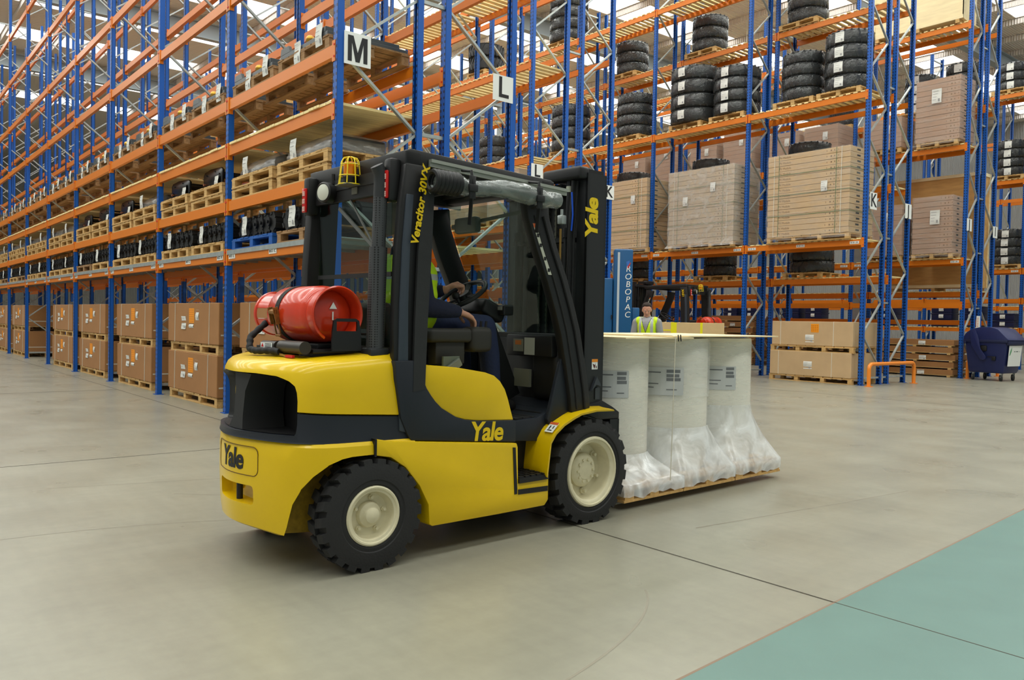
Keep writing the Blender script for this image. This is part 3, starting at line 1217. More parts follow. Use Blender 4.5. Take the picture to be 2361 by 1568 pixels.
    # ---- yellow lower frame, both sides
    sidep = [(-1.665, 0.692), (-1.575, 0.674), (-0.98, 0.616), (-0.665, 0.585), (-0.655, 0.560), (-0.645, 0.30), (-0.640, 0.298), (-0.392, 0.298), (-0.392, 0.20), (-0.42, 0.172), (-0.8, 0.172), (-1.29, 0.176), (-1.31, 0.19),
             (-1.318, 0.30), (-1.38, 0.413), (-1.475, 0.524), (-1.57, 0.588), (-1.665, 0.606)]
    for sg in (-1, 1):
        s = MB()
        y0, y1 = (-0.575, -0.36) if sg > 0 else (0.36, 0.575)
        s.prism(sidep, 'y', y0, y1)
        fr = s.build('side_frame', YEL, t, bevel=0.012, smooth=True, auto=30)
        s = MB()   # step block and its tread
        y0, y1 = (-0.572, -0.30) if sg > 0 else (0.30, 0.572)
        s.prism([(-0.66, 0.29), (-0.66, 0.338), (-0.385, 0.338), (-0.385, 0.20), (-0.62, 0.20)], 'y', y0, y1)
        s.prism([(-0.66, 0.30), (-0.66, 0.585), (-0.38, 0.575), (-0.38, 0.30)], 'y', 0.24 * -sg - 0.01, 0.24 * -sg + 0.01)
        s.build('step_block', YEL, fr, bevel=0.006, smooth=True, auto=30)
        s = MB()
        ya, yb = (-0.585, -0.28) if sg > 0 else (0.28, 0.585)
        s.box(-0.645, -0.395, ya, yb, 0.338, 0.368)
        for i in range(5):
            for j in range(6):
                s.box(-0.637 + i * 0.049, -0.603 + i * 0.049, ya + 0.008 + j * 0.05, ya + 0.042 + j * 0.05, 0.368, 0.377)
        s.build('step_tread', BLKP, fr)
        s = MB()
        yy = (-0.578, -0.5735) if sg > 0 else (0.5735, 0.578)
        s.prism([(-0.698, 0.562), (-0.676, 0.560), (-0.656, 0.305), (-0.656, 0.275), (-0.678, 0.275)], 'y', *yy)
        s.prism([(-0.648, 0.300), (-0.648, 0.270), (-0.396, 0.262), (-0.396, 0.294)], 'y', *yy)
        s.build('black_trim_stripe', BLKP, fr)
    s = MB()   # gap between counterweight and frame
    s.prism([(-1.672, 0.60), (-1.672, 0.694), (-1.660, 0.692), (-1.660, 0.60)], 'y', -0.5765, 0.5765)
    s.build('frame_seam', GRILLB, t)
    s = MB()   # belly and inner frame
    s.box(-1.42, -0.36, -0.37, 0.37, 0.20, 0.56)
    s.box(-0.5, 0.22, -0.34, 0.34, 0.20, 0.50)
    s.build('chassis', BLKP, t)

    # ---- charcoal side cowl sweeping from the rear pillar to the badge panel
    arc = [(-1.355, 1.00), (-1.345, 0.975), (-1.33, 0.945), (-1.30, 0.905), (-1.269, 0.869), (-1.225, 0.83), (-1.177, 0.803), (-1.12, 0.772), (-1.05, 0.752), (-0.96, 0.740), (-0.886, 0.735), (-0.672, 0.724)]
    cowl = [(-0.662, 0.722), (-0.660, 0.590), (-0.98, 0.620), (-1.43, 0.664), (-1.455, 0.70), (-1.50, 0.79), (-1.535, 1.00), (-1.54, 1.10), (-1.355, 1.10)] + arc
    for sg in (-1, 1):
        s = MB()
        y0, y1 = (-0.560, -0.40) if sg > 0 else (0.40, 0.560)
        s.prism(cowl, 'y', y0, y1)
        cl = s.build('side_cowl', CHAR, t, bevel=0.006, smooth=True, auto=30)
        if sg > 0:
            obj('side_lettering', text_mesh('Yale', 0.155, YTEXT, 0.0008, 0.004, 0.1, 0.93, M=Matrix.Translation((-0.892, -0.5615, 0.668)) @ rot_side() @ Matrix.Rotation(radians(-3.5), 4, 'Z')), cl)
        # ---- yellow engine cover under the seat
        hp = [(-1.35, 1.073), (-1.12, 1.055), (-0.90, 1.020), (-0.83, 0.998), (-0.785, 0.965), (-0.745, 0.915), (-0.720, 0.86), (-0.675, 0.732)] + arc[::-1]
        s = MB()
        w0 = (-0.548, 0.0) if sg > 0 else (0.0, 0.548)
        s.prism(hp, 'y', *w0)
        s.build('engine_cover', YEL, t, bevel=0.022, smooth=True, auto=30)

    # ---- rear pillars: tall charcoal posts, each with a tail lamp
    for sg in (1, -1):
        s = MB()
        prof = [(-1.535, 1.08), (-1.540, 1.30), (-1.530, 1.64), (-1.508, 1.95), (-1.478, 2.17), (-1.30, 2.17), (-1.315, 2.00), (-1.33, 1.64), (-1.352, 1.29), (-1.355, 0.98), (-1.45, 0.90)]
        y0, y1 = (-0.535, -0.488) if sg > 0 else (0.45, 0.535)
        s.prism(prof, 'y', y0, y1)
        pl = s.build('rear_pillar', BLKP, t, bevel=0.012, smooth=True, auto=30)
        s = MB()   # smooth grey-blue cover strip up the outside
        yy = (-0.548, -0.533) if sg > 0 else (0.533, 0.548)
        s.prism([(-1.500, 0.72), (-1.512, 1.10), (-1.510, 1.40), (-1.498, 1.72), (-1.475, 2.0), (-1.43, 2.0), (-1.448, 1.72), (-1.455, 1.40), (-1.45, 1.1), (-1.425, 0.70)], 'y', *yy)
        s.build('pillar_cover', mat('slate_cover', (52, 60, 70), 0.4), pl, bevel=0.004, smooth=True, auto=30)
        s = MB()   # rubber door flap hanging down the front edge of the pillar
        yy = (-0.562, -0.546) if sg > 0 else (0.546, 0.562)
        s.prism([(-1.425, 0.93), (-1.42, 1.3), (-1.405, 1.7), (-1.36, 2.13), (-1.30, 2.13), (-1.315, 1.7), (-1.335, 1.3), (-1.345, 0.94)], 'y', *yy)
        s.build('door_flap', mat('matt_vinyl', (34, 35, 36), 0.6, bump=0.2, bscale=12), pl)
        lat = 0.455 * sg
        s = MB()
        s.box(-1.548, -1.47, -lat - 0.035, -lat + 0.035, 1.96, 2.195, bev=0.02)
        hs = s.build('lamp_housing', BLKP, pl, smooth=True, auto=35)
        s = MB()
        s.box(-1.562, -1.545, -lat - 0.022, -lat + 0.022, 1.975, 2.125, bev=0.006)
        lp = s.build('tail_lamp', mat('red_lens', (196, 30, 26), 0.2), pl, smooth=True, auto=35)
        s = MB()
        for i in range(3):
            for j in range(3):
                for k_ in range(3):
                    s.box(-1.566, -1.561, -lat - 0.017 + k_ * 0.009, -lat - 0.010 + k_ * 0.009, 1.983 + i * 0.047 + j * 0.010, 1.991 + i * 0.047 + j * 0.010)
        s.build('reflector', mat('pale_reflector', (232, 190, 180), 0.3), lp)
        if sg > 0:
            me = text_mesh('Veracitor 30VX', 0.068, YTEXT, 0.0006, 0.0022, 0.12, 1.0)
            M = Matrix.Translation((-1.395, -0.5635, 1.945)) @ rot_side() @ Matrix.Rotation(radians(80.5), 4, 'Z')
            me.transform(M)
            obj('pillar_lettering', me, pl)

    # ---- overhead guard
    s = MB()
    s.prism([(-1.475, 2.165), (-1.478, 2.235), (-1.44, 2.25), (-0.37, 2.215), (-0.345, 2.20), (-0.345, 2.145), (-0.42, 2.13), (-1.35, 2.155)], 'y', -0.53, -0.44)
    s.prism([(-1.475, 2.165), (-1.478, 2.235), (-1.44, 2.25), (-0.37, 2.215), (-0.345, 2.20), (-0.345, 2.145), (-0.42, 2.13), (-1.35, 2.155)], 'y', 0.44, 0.53)
    s.box(-1.478, -1.37, -0.53, 0.53, 2.135, 2.238)
    s.box(-0.46, -0.345, -0.53, 0.53, 2.14, 2.208)
    for k in range(7):
        x = -1.30 + k * 0.135
        s.bar((x, -0.45, 2.195), (x, 0.45, 2.195), 0.02, 0.05)
    g = s.build('overhead_guard', BLKP, t, bevel=0.008, smooth=True, auto=30)
    s = MB()
    s.box(-1.41, -0.40, -0.47, 0.47, 2.226, 2.232)
    s.build('roof_sheet', glass('roof_polycarbonate', 0.25, (150, 160, 150)), g)
    for sg in (1, -1):
        s = MB()
        y = -0.535 * sg
        s.box(-1.40, -0.325, min(y, y - 0.03 * sg), max(y, y - 0.03 * sg), 2.172, 2.190, Matrix.Translation((0, 0, -0.002)) )
        s.box(-1.40, -0.325, min(y, y - 0.016 * sg), max(y, y - 0.016 * sg), 2.148, 2.17)
        rl = s.build('gutter_rail', mat('dull_aluminium', (168, 172, 160), 0.4, 0.6), g)
        rl.rotation_euler = (0, radians(1.9), 0)
        rl.location = (0, 0, -0.028)
    # rear cross-member lower lip
    s = MB()
    s.prism([(-0.33, 2.15), (-0.40, 2.085), (0.40, 2.085), (0.33, 2.15)], 'x', -1.50, -1.46)
    s.box(-1.495, -1.465, -0.44, 0.44, 2.02, 2.09)
    s.build('rear_crossbar', BLKP, g)

    # ---- raked front legs of the guard
    for sg in (1, -1):
        s = MB()
        cen = [(-0.500, 2.12), (-0.475, 1.98), (-0.40, 1.80), (-0.30, 1.60), (-0.225, 1.42), (-0.17, 1.27), (-0.115, 1.05), (-0.075, 0.87), (-0.058, 0.755)]
        for w_, yo, yi, mm in ((0.088, 0.535, 0.47, 0),):
            rings = []
            for i, (a, z) in enumerate(cen):
                ww = w_ * (1.0 if i else 1.1)
                rings.append([(a - ww, -yo * sg, z - 0.03), (a + ww, -yo * sg, z), (a + ww, -yi * sg, z), (a - ww, -yi * sg, z - 0.03)])
            s.loops(rings)
        fp = s.build('front_leg', BLKP, t, bevel=0.010, smooth=True, auto=30)
        s = MB()
        s.tube([(a + 0.03, -0.540 * sg, z) for a, z in cen[1:]], 0.008, 8)
        s.tube([(a - 0.045, -0.538 * sg, z) for a, z in cen[1:]], 0.006, 8)
        s.build('door_seal', RUBBER, fp, smooth=True)
        s = MB()
        def lp_(z):
            for (a0, z0), (a1, z1) in zip(cen, cen[1:]):
                if z1 <= z <= z0:
                    return a0 + (a1 - a0) * (z0 - z) / (z0 - z1)
            return cen[-1][0]
        yl = -0.466 * sg
        yl2 = -0.5395 * sg
        pts = [(lp_(z) - 0.080, z) for z in (1.93, 1.62)] + [(lp_(z) - 0.046, z) for z in (1.62, 1.93)]
        s.prism(pts, 'y', min(yl2, yl2 + 0.003 * sg), max(yl2, yl2 + 0.003 * sg))
        wl = s.build('warning_label', mat('grey_label', (196, 196, 180), 0.6), fp)
        s = MB()
        pts = [(lp_(z) - 0.080, z) for z in (1.93, 1.905)] + [(lp_(z) - 0.046, z) for z in (1.905, 1.93)]
        yl3 = yl2 - 0.0008 * sg
        s.prism(pts, 'y', min(yl3, yl3 + 0.001 * sg), max(yl3, yl3 + 0.001 * sg))
        s.mi = 1
        for z in (1.86, 1.80, 1.72, 1.65):
            s.box(lp_(z) - 0.073, lp_(z) - 0.053, min(yl3, yl3 + 0.001 * sg), max(yl3, yl3 + 0.001 * sg), z - 0.012, z + 0.010)
        s.build('label_symbols', [mat('orange_red_ink', (206, 92, 40), 0.6), INK], wl)
        s = MB()   # gusset plate spreading at the foot of the leg
        s.prism([(-0.20, 1.15), (-0.335, 0.70), (-0.31, 0.655), (-0.05, 0.70), (0.03, 0.74), (-0.03, 0.95)], 'y', *((-0.50, -0.47) if sg > 0 else (0.47, 0.50)))
        s.build('leg_gusset', CHAR, fp, bevel=0.004, smooth=True, auto=30)

    # ---- glazing: rear window and windscreen
    s = MB()
    s.box(-1.475, -1.470, -0.40, 0.40, 1.16, 2.03)
    gl = s.build('rear_window', GLS, t)
    s = MB()
    s.box(-1.48, -1.462, -0.41, 0.41, 1.56, 1.585)
    s.box(-1.48, -1.462, -0.41, 0.41, 1.14, 1.165)
    s.build('window_bar', BLKP, gl)
    s = MB()   # arched wiper and its arm
    s.bar((-1.485, -0.26, 1.72), (-1.485, 0.03, 2.03), 0.008, 0.012)
    s.bar((-1.490, -0.29, 1.70), (-1.490, 0.14, 1.98), 0.010, 0.02)
    s.build('wiper', mat('dull_wiper_metal', (110, 112, 108), 0.4, 0.5), gl)
    s = MB()
    s.loops([[(-0.44, -0.46, 2.10), (-0.44, 0.46, 2.10), (-0.437, 0.46, 2.102), (-0.437, -0.46, 2.102)],
             [(-0.17, -0.46, 1.45), (-0.17, 0.46, 1.45), (-0.166, 0.46, 1.451), (-0.166, -0.46, 1.451)],
             [(-0.10, -0.46, 1.22), (-0.10, 0.46, 1.22), (-0.096, 0.46, 1.221), (-0.096, -0.46, 1.221)]])
    ws = s.build('windscreen', GLS, t)
    s = MB()
    s.bar((-0.45, 0.38, 1.98), (-0.36, -0.36, 2.05), 0.014, 0.022)
    s.box(-0.47, -0.41, 0.10, 0.34, 1.925, 2.035, bev=0.02)
    s.build('windscreen_wiper', mat('grey_wiper_housing', (92, 98, 92), 0.5), ws, smooth=True, auto=35)
    s = MB()
    s.box(-0.115, -0.07, -0.47, 0.47, 1.20, 1.245, bev=0.006)
    s.build('windscreen_sill', BLKP, t)

    # ---- rolled clear door curtain strapped under the guard edge
    s = MB()
    cl = []
    rr = []
    n = 34
    for i in range(n + 1):
        k = i / n
        x = -1.315 + k * 0.93
        z = 2.078 + 0.006 * k - (0.012 * sin(k * 9) if k > 0.2 else 0)
        y = -0.605 + 0.012 * sin(k * 7)
        r = 0.048 + 0.006 * sin(k * 11) + 0.006 * k
        if abs(k - 0.2) < 0.02 or abs(k - 0.78) < 0.02:
            r *= 0.86
        if k < 0.16:
            r = 0.052
        cl.append((x, y, z))
        rr.append(r)
    s.tube(cl, rr, 20)
    for v in s.bm.verts:
        nn = noise.noise(Vector((v.co.x * 14, v.co.y * 30, v.co.z * 30)))
        if v.co.x > -1.17:
            d_ = Vector((0, v.co.y + 0.605, v.co.z - 2.08))
            v.co += d_ * 0.20 * nn
    ro = s.build('rolled_curtain', film('curtain_film', (150, 156, 152), 0.55, 0.06, (4, 8, 8), 0.4, 0.15), t, smooth=True, auto=60)
    s = MB()
    s.tube([(x, -0.601, 2.079) for x in (-1.30, -1.0, -0.7, -0.40)], 0.034, 14)
    s.build('curtain_core', mat('dark_rolled_vinyl', (58, 62, 60), 0.25, bump=0.5, bscale=18), ro, smooth=True)
    s = MB()
    for i in range(7):
        s.tube([(-1.345 + i * 0.026, -0.605 + 0.052 * cos(a), 2.078 + 0.052 * sin(a)) for a in [2 * pi * k / 20 for k in range(20)]], 0.016, 7, closed=True)
    s.build('curtain_end_tube', BLKP, ro, smooth=True)
    for x in (-1.12, -0.60):
        s = MB()
        s.box(x - 0.022, x + 0.022, -0.672, -0.660, 2.00, 2.13, Matrix.Identity(4), 0.004)
        s.tube([(x, -0.57, 2.17), (x, -0.655, 2.155), (x, -0.672, 2.08), (x, -0.655, 2.02), (x, -0.60, 2.01)], 0.009, 8)
        s.bar((x, -0.66, 2.02), (x + 0.012, -0.63, 1.86), 0.028, 0.006, (1, 0, 0))
        s.box(x - 0.03, x + 0.03, -0.682, -0.664, 2.04, 2.08, None, 0.004)
        s.build('curtain_strap', BLKP, ro, smooth=True, auto=35)
    s = MB()
    s.tube([(-1.345, -0.57, 2.02), (-1.33, -0.575, 2.035), (-1.33, -0.58, 2.06)], 0.012, 8)
    s.build('zip_pull', GALV, ro, smooth=True)

    # ---- cab: floor, dash, seat, steering
    s = MB()
    s.prism([(-0.66, 0.585), (-0.66, 0.70), (-0.44, 0.71), (-0.40, 0.71), (-0.15, 0.80), (0.0, 0.80), (0.0, 0.56), (-0.38, 0.56)], 'y', -0.47, 0.47)
    fl = s.build('cab_floor', CHAR, t, bevel=0.006, smooth=True, auto=30)
    s = MB()
    for k in range(6):
        s.box(-0.64 + k * 0.075, -0.575 + k * 0.075, -0.44, 0.40, 0.708 + max(0, k - 3) * 0.022, 0.716 + max(0, k - 3) * 0.022)
    s.build('floor_mat', RUBBER, fl)
    s = MB()   # bulkhead and dashboard
    s.box(-0.13, -0.03, -0.46, 0.46, 0.70, 1.21, bev=0.01)
    s.box(-0.24, -0.10, -0.43, 0.02, 1.09, 1.235, bev=0.012)
    s.box(-0.20, -0.06, -0.45, -0.18, 0.80, 1.22, bev=0.05, seg=3)
    dsh = s.build('dashboard', BLKP, t, smooth=True, auto=35)
    s = MB()
    s.box(-0.2445, -0.2415, -0.16, -0.06, 1.12, 1.205)
    s.mi = 1
    s.box(-0.2445, -0.2415, -0.27, -0.17, 1.10, 1.215)
    s.mi = 2
    s.box(-0.246, -0.244, -0.14, -0.08, 1.165, 1.195)
    dp = s.build('data_plate', [mat('dull_plate', (120, 120, 104), 0.5), mat('pale_plate', (168, 170, 158), 0.5), mat('amber_plate', (190, 110, 40), 0.5)], dsh)
    s = MB()
    s.box(-0.22, -0.20, -0.20, -0.04, 0.88, 1.0)
    s.build('notice_plate', mat('dull_plate', (120, 120, 104), 0.5), dsh)
    s = MB()
    s.bar((-0.22, 0, 0.80), (-0.50, 0.02, 1.40), 0.10, 0.12)
    s.box(-0.11, 0.09, -0.14, 0.12, -0.07, 0.04, Matrix.Translation((-0.465, 0, 1.40)) @ Matrix.Rotation(radians(22), 4, 'Y'), 0.03, 3)
    col_ = s.build('steering_column', BLKP, t, smooth=True, auto=35)
    s = MB()
    s.box(-0.46, -0.37, -0.20, -0.11, 1.36, 1.43, None, 0.012)
    s.mi = 1
    s.box(-0.462, -0.459, -0.185, -0.135, 1.395, 1.418)
    s.build('dash_display', [BLKP, mat('display_grey', (150, 150, 140), 0.4)], col_)
    s = MB()
    Mw = Matrix.Translation((-0.655, -0.01, 1.490)) @ Matrix.Rotation(radians(-33), 4, 'Y')
    s.tube([Mw @ Vector((0.165 * cos(a), 0.165 * sin(a), 0)) for a in [2 * pi * k / 40 for k in range(40)]], 0.016, 10, closed=True)
    for a in (0.5, pi - 0.5, -pi / 2):
        s.bar(Mw @ Vector((0, 0, -0.02)), Mw @ Vector((0.16 * cos(a), 0.16 * sin(a), 0)), 0.035, 0.014)
    s.cyl(Mw @ Vector((0, 0, -0.05)), Mw @ Vector((0, 0, 0.01)), 0.048, 20)
    kn = Vector((-0.12, -0.10, 0))
    s.cyl(Mw @ kn, Mw @ (kn + Vector((0, 0, 0.05))), 0.012, 10)
    s.sph(Mw @ (kn + Vector((0, 0, 0.065))), 0.026, 14)
    s.build('steering_wheel', BLKP, col_, smooth=True, auto=50)
    s = MB()   # seat
    s.box(-1.34, -0.80, -0.25, 0.25, 1.10, 1.20, None, 0.03, 3)
    Mb = Matrix.Translation((-1.30, 0, 1.16)) @ Matrix.Rotation(radians(-12), 4, 'Y')
    s.box(-0.09, 0.0, -0.24, 0.24, 0.0, 0.27, Mb, 0.03, 3)
    st = s.build('seat', mat('grey_seat_vinyl', (38, 38, 38), 0.6), t, smooth=True, auto=45)
    s = MB()
    s.box(-1.18, -0.86, -0.38, -0.26, 1.19, 1.275, None, 0.025, 3)
    s.box(-0.87, -0.70, -0.385, -0.25, 1.13, 1.285, Matrix.Identity(4), 0.035, 3)
    s.box(-1.12, -0.9, -0.35, -0.27, 1.06, 1.20, None, 0.01)
    s.build('armrest', mat('dark_armrest', (46, 44, 40), 0.55), st, smooth=True, auto=40)
    s = MB()
    for k in range(3):
        s.cyl((-0.78 + k * 0.02, -0.30 - k * 0.025, 1.28), (-0.775 + k * 0.02, -0.30 - k * 0.025, 1.32), 0.008, 8)
    s.build('hydraulic_levers', BLKP, st, smooth=True)
    s = MB()
    s.box(-1.16, -0.86, -0.22, 0.22, 0.99, 1.10, None, 0.01)
    s.build('seat_base', BLKP, st)
    s = MB()
    s.box(-1.10, -0.98, -0.40, -0.385, 1.02, 1.11, Matrix.Translation((0, 0, 0)))
    s.build('side_label', mat('grey_green_label', (104, 112, 98), 0.5), st)
    s = MB()
    s.bar((-1.16, -0.42, 0.98), (-0.99, -0.42, 1.08), 0.02, 0.05, bev=0.004)
    s.build('seat_latch', mat('grey_latch', (116, 122, 112), 0.5), st)

    # ---- yellow front fenders
    for sg in (1, -1):
        s = MB()
        prof = [(-0.43, 0.36), (-0.425, 0.40), (-0.402, 0.571), (-0.36, 0.625), (-0.285, 0.675), (-0.20, 0.71), (-0.13, 0.733), (0.015, 0.748), (0.19, 0.742)]
        rings = []
        for i, (a, z) in enumerate(prof):
            inn = 0.30 if i < 2 else 0.36
            zi = z + (0.02 if i > 3 else 0)
            k = min(1, i / 6)
            a_in = a + 0.02 * (1 - k)
            ln = [(a, -0.60 * sg, z), (a_in - 0.006, -0.50 * sg, z + 0.008), (a_in - 0.004, -inn * sg, zi + 0.01), (a_in + 0.012, -inn * sg, zi - 0.005), (a + 0.015, -0.595 * sg, z - 0.012)]
            rings.append(ln)
        s.loops(rings)
        fd = s.build('front_fender', YEL, t, smooth=True, auto=50)
        s = MB()
        s.prism([(-0.40, 0.30), (-0.40, 0.60), (-0.20, 0.70), (0.1, 0.73), (0.1, 0.5), (-0.2, 0.3)], 'y', *((-0.34, -0.30) if sg > 0 else (0.30, 0.34)))
        s.build('inner_fender', YEL, fd)
        if sg > 0:
            s = MB()
            Ml = Matrix.Translation((-0.344, -0.550, 0.655)) @ Matrix.Rotation(radians(-42), 4, 'Y')
            s.box(-0.042, 0.042, -0.036, 0.036, 0, 0.002, Ml)
            s.mi = 1
            s.box(0.022, 0.042, -0.036, 0.036, 0.002, 0.003, Ml)
            s.mi = 2
            s.box(-0.012, 0.012, -0.02, -0.012, 0.002, 0.003, Ml)
            s.box(-0.03, -0.022, -0.018, 0.02, 0.002, 0.003, Ml)
            s.box(-0.018, 0.012, 0.008, 0.018, 0.002, 0.003, Ml)
            s.build('fender_label', [SIGNW, mat('orange_red_ink', (206, 92, 40), 0.6), INK], fd)

    # ---- mast
    mst = MB()
    for sg, W_ in ((1, 0.455), (-1, 0.335)):
        y0, y1 = sorted((-W_ * sg, -(W_ - 0.02) * sg))
        mst.box(0.045, 0.235, y0, y1, 0.10, 2.33)
        ya, yb = sorted((-W_ * sg, -(W_ - 0.095) * sg))
        mst.box(0.045, 0.063, ya, yb, 0.10, 2.33)
        mst.box(0.217, 0.235, ya, yb, 0.10, 2.33)
    mst.box(0.05, 0.09, -0.44, 0.32, 1.02, 1.16)
    mst.box(0.0, 0.07, -0.435, 0.32, 0.42, 0.54)
    mo = mst.build('mast_channels', mat('mast_black', (32, 33, 34), 0.42), t)
    obj('mast_lettering', text_mesh('Yale', 0.165, YTEXT, 0.0008, 0.006, 0.1, 0.93, M=Matrix.Translation((0.094, -0.4565, 2.03)) @ rot_side() @ Matrix.Rotation(pi / 2, 4, 'Z')), mo)
    s = MB()
    s.box(-0.03, 0.07, -0.45, -0.09, 2.285, 2.370, None, 0.02, 3)
    s.box(-0.0, 0.06, -0.2, 0.33, 2.20, 2.26, None, 0.01, 2)
    s.box(0.05, 0.23, -0.43, -0.1, 2.30, 2.36)
    s.box(0.05, 0.23, -0.2, 0.32, 2.22, 2.28)
    s.build('mast_crosshead', BLKP, mo, smooth=True, auto=35)
    for y0, y1, ya, yb in ((-0.425, -0.405, -0.395, -0.33), (0.285, 0.305, 0.23, 0.275)):
        s = MB()
        s.box(0.08, 0.20, y0, y1, 0.12, 2.31 if y0 < 0 else 2.23)
        s.box(0.085, 0.1, ya, yb, 0.12, 2.31 if y0 < 0 else 2.23)
        s.build('inner_mast', BLACKM, mo)
    for y in (-0.30, 0.20):
        s = MB()
        s.cyl((0.03, y, 0.42), (0.03, y, 1.96), 0.034, 16)
        s.cyl((0.03, y, 1.90), (0.03, y, 1.965), 0.043, 16)
        s.cyl((0.03, y, 1.96), (0.03, y, 2.29), 0.022, 16)
        cy = s.build('lift_cylinder', BLACKM, mo, smooth=True, auto=35)
        s = MB()
        s.box(0.0, 0.06, y - 0.05, y + 0.13 if y < 0 else y + 0.05, 1.87, 1.90)
        s.build('cylinder_clamp', BLACKM, cy)
        s = MB()
        s.cyl((0.03, y, 2.21), (0.03, y, 2.25), 0.0235, 16)
        s.build('cylinder_label', mat('pale_label', (186, 190, 170), 0.6), cy, smooth=True, auto=35)
    for y in (-0.10, -0.02, 0.06):
        s = MB()
        for k in range(46):
            s.box(0.10, 0.112, y - 0.009, y + 0.009, 0.45 + k * 0.038, 0.474 + k * 0.038)
        s.box(0.103, 0.109, y - 0.006, y + 0.006, 0.44, 2.24)
        s.build('lift_chain', mat('oiled_chain', (92, 92, 80), 0.4, 0.7), mo)
    s = MB()
    s.box(0.12, 0.16, -0.32, 0.20, 1.13, 2.25)
    s.build('hose_guard', mat('smoked_panel', (16, 17, 17), 0.5), mo)
    HOSE = mat('brass_line', (168, 132, 70), 0.35, 0.6)
    s = MB()
    s.tube([(0.0, -0.34, 1.05), (-0.01, -0.345, 1.50), (-0.02, -0.35, 1.56), (-0.05, -0.34, 1.60), (-0.08, -0.33, 1.66), (-0.08, -0.33, 1.95)], 0.008, 8)
    s.build('hydraulic_line', HOSE, mo, smooth=True)
    s = MB()
    for dx, yy in ((0.0, -0.355), (0.012, -0.37), (-0.02, -0.36)):
        s.tube([(dx, yy, 1.02), (dx - 0.012, yy, 1.5), (dx + 0.004, yy + 0.01, 1.9), (dx + 0.02, yy, 2.28)], 0.011, 8)
    s.build('hydraulic_hoses', RUBBER, mo, smooth=True)
    s = MB()
    s.tube([(-0.012, -0.365, 1.94), (-0.006, -0.37, 2.05), (-0.014, -0.365, 2.20)], 0.006, 6)
    s.build('blue_wire', mat('blue_cable', (20, 80, 200), 0.4), mo, smooth=True)
    s = MB()
    s.box(-0.10, -0.055, -0.36, -0.315, 1.98, 2.04, None, 0.006)
    s.cyl((-0.078, -0.338, 2.04), (-0.078, -0.338, 2.08), 0.01, 8)
    s.build('hose_fitting', GALV, mo, smooth=True, auto=35)
    s = MB()
    s.box(0.120, 0.178, -0.4575, -0.4555, 1.005, 1.075)
    s.mi = 1
    s.box(0.120, 0.178, -0.4585, -0.4573, 1.055, 1.075)
    s.mi = 2
    s.prism([(0.128, 1.045), (0.150, 1.035), (0.158, 1.048), (0.152, 1.022), (0.145, 1.010), (0.136, 1.025)], 'y', -0.4585, -0.4573)
    s.box(0.160, 0.168, -0.4585, -0.4573, 1.012, 1.030)
    s.build('mast_label', [SIGNW, mat('label_orange', (232, 140, 30), 0.6), mat('dark_red_ink', (80, 30, 24), 0.6)], mo)
    s = MB()
    s.prism([(0.105, 0.86), (0.155, 0.955), (0.195, 0.905), (0.195, 0.89), (0.15, 0.90)], 'y', -0.475, -0.455)
    s.prism([(0.155, 0.80), (0.155, 0.875), (0.18, 0.885), (0.2, 0.875), (0.2, 0.80)], 'y', -0.462, -0.456)
    s.build('tilt_bracket', mat('dark_slate_steel', (56, 60, 66), 0.35), mo)
    # ---- carriage with backrest plates and forks
    s = MB()
    s.box(0.26, 0.30, -0.47, 0.47, 0.56, 0.64)
    s.box(0.26, 0.30, -0.47, 0.47, 0.20, 0.28)
    for y in (-0.36, 0.36):
        s.box(0.235, 0.27, y - 0.03, y + 0.03, 0.2, 0.66)
    s.prism([(0.05, 0.765), (0.22, 0.790), (0.33, 0.74), (0.40, 0.70), (0.40, 0.655), (0.20, 0.66), (0.05, 0.70)], 'y', -0.47, -0.33)
    s.prism([(0.05, 0.765), (0.22, 0.790), (0.33, 0.74), (0.40, 0.70), (0.40, 0.655), (0.20, 0.66), (0.05, 0.70)], 'y', 0.33, 0.47)
    cg = s.build('fork_carriage', BLACKM, t, bevel=0.004, smooth=True, auto=30)
    for sg in (-1, 1):
        s = MB()
        ya, yb = sorted((0.475 * sg, 0.445 * sg))
        s.box(0.30, 0.395, ya, yb, 0.115, 0.655)
        s.prism([(0.375, 0.115), (0.395, 0.115), (0.395, 0.655), (0.375, 0.655)], 'y', *sorted((0.475 * sg, 0.33 * sg)))
        s.build('side_plate', BLACKM, cg)
    for y in (-0.22, 0.22):
        s = MB()
        s.box(0.30, 0.342, y - 0.06, y + 0.06, 0.085, 0.62)
        s.prism([(0.30, 0.075), (0.30, 0.118), (1.44, 0.096), (1.46, 0.085), (1.46, 0.075)], 'y', y - 0.06, y + 0.06)
        s.build('fork', BLACKM, cg, bevel=0.004, smooth=True, auto=30)

    # ---- exhaust stack with perforated guard
    PERF = D.materials.get('perforated_steel')
    if PERF is None:
        PERF = mat('perforated_steel', (58, 60, 62), 0.45)
        nt = PERF.node_tree
        b = nt.nodes['Principled BSDF']
        uv = nt.nodes.new('ShaderNodeTexCoord')
        vo = nt.nodes.new('ShaderNodeTexVoronoi')
        vo.inputs['Scale'].default_value = 75
        vo.inputs['Randomness'].default_value = 0.0
        nt.links.new(uv.outputs['Object'], vo.inputs['Vector'])
        lt = nt.nodes.new('ShaderNodeMath')
        lt.operation = 'GREATER_THAN'
        lt.inputs[1].default_value = 0.36
        nt.links.new(vo.outputs['Distance'], lt.inputs[0])
        mx = nt.nodes.new('ShaderNodeMix')
        mx.data_type = 'RGBA'
        nt.links.new(lt.outputs[0], mx.inputs[0])
        mx.inputs[6].default_value = (0.002, 0.002, 0.002, 1)
        mx.inputs[7].default_value = (*lin(62, 64, 66), 1)
        nt.links.new(mx.outputs[2], b.inputs['Base Color'])
    ex, ey = -1.585, -0.425
    s = MB()
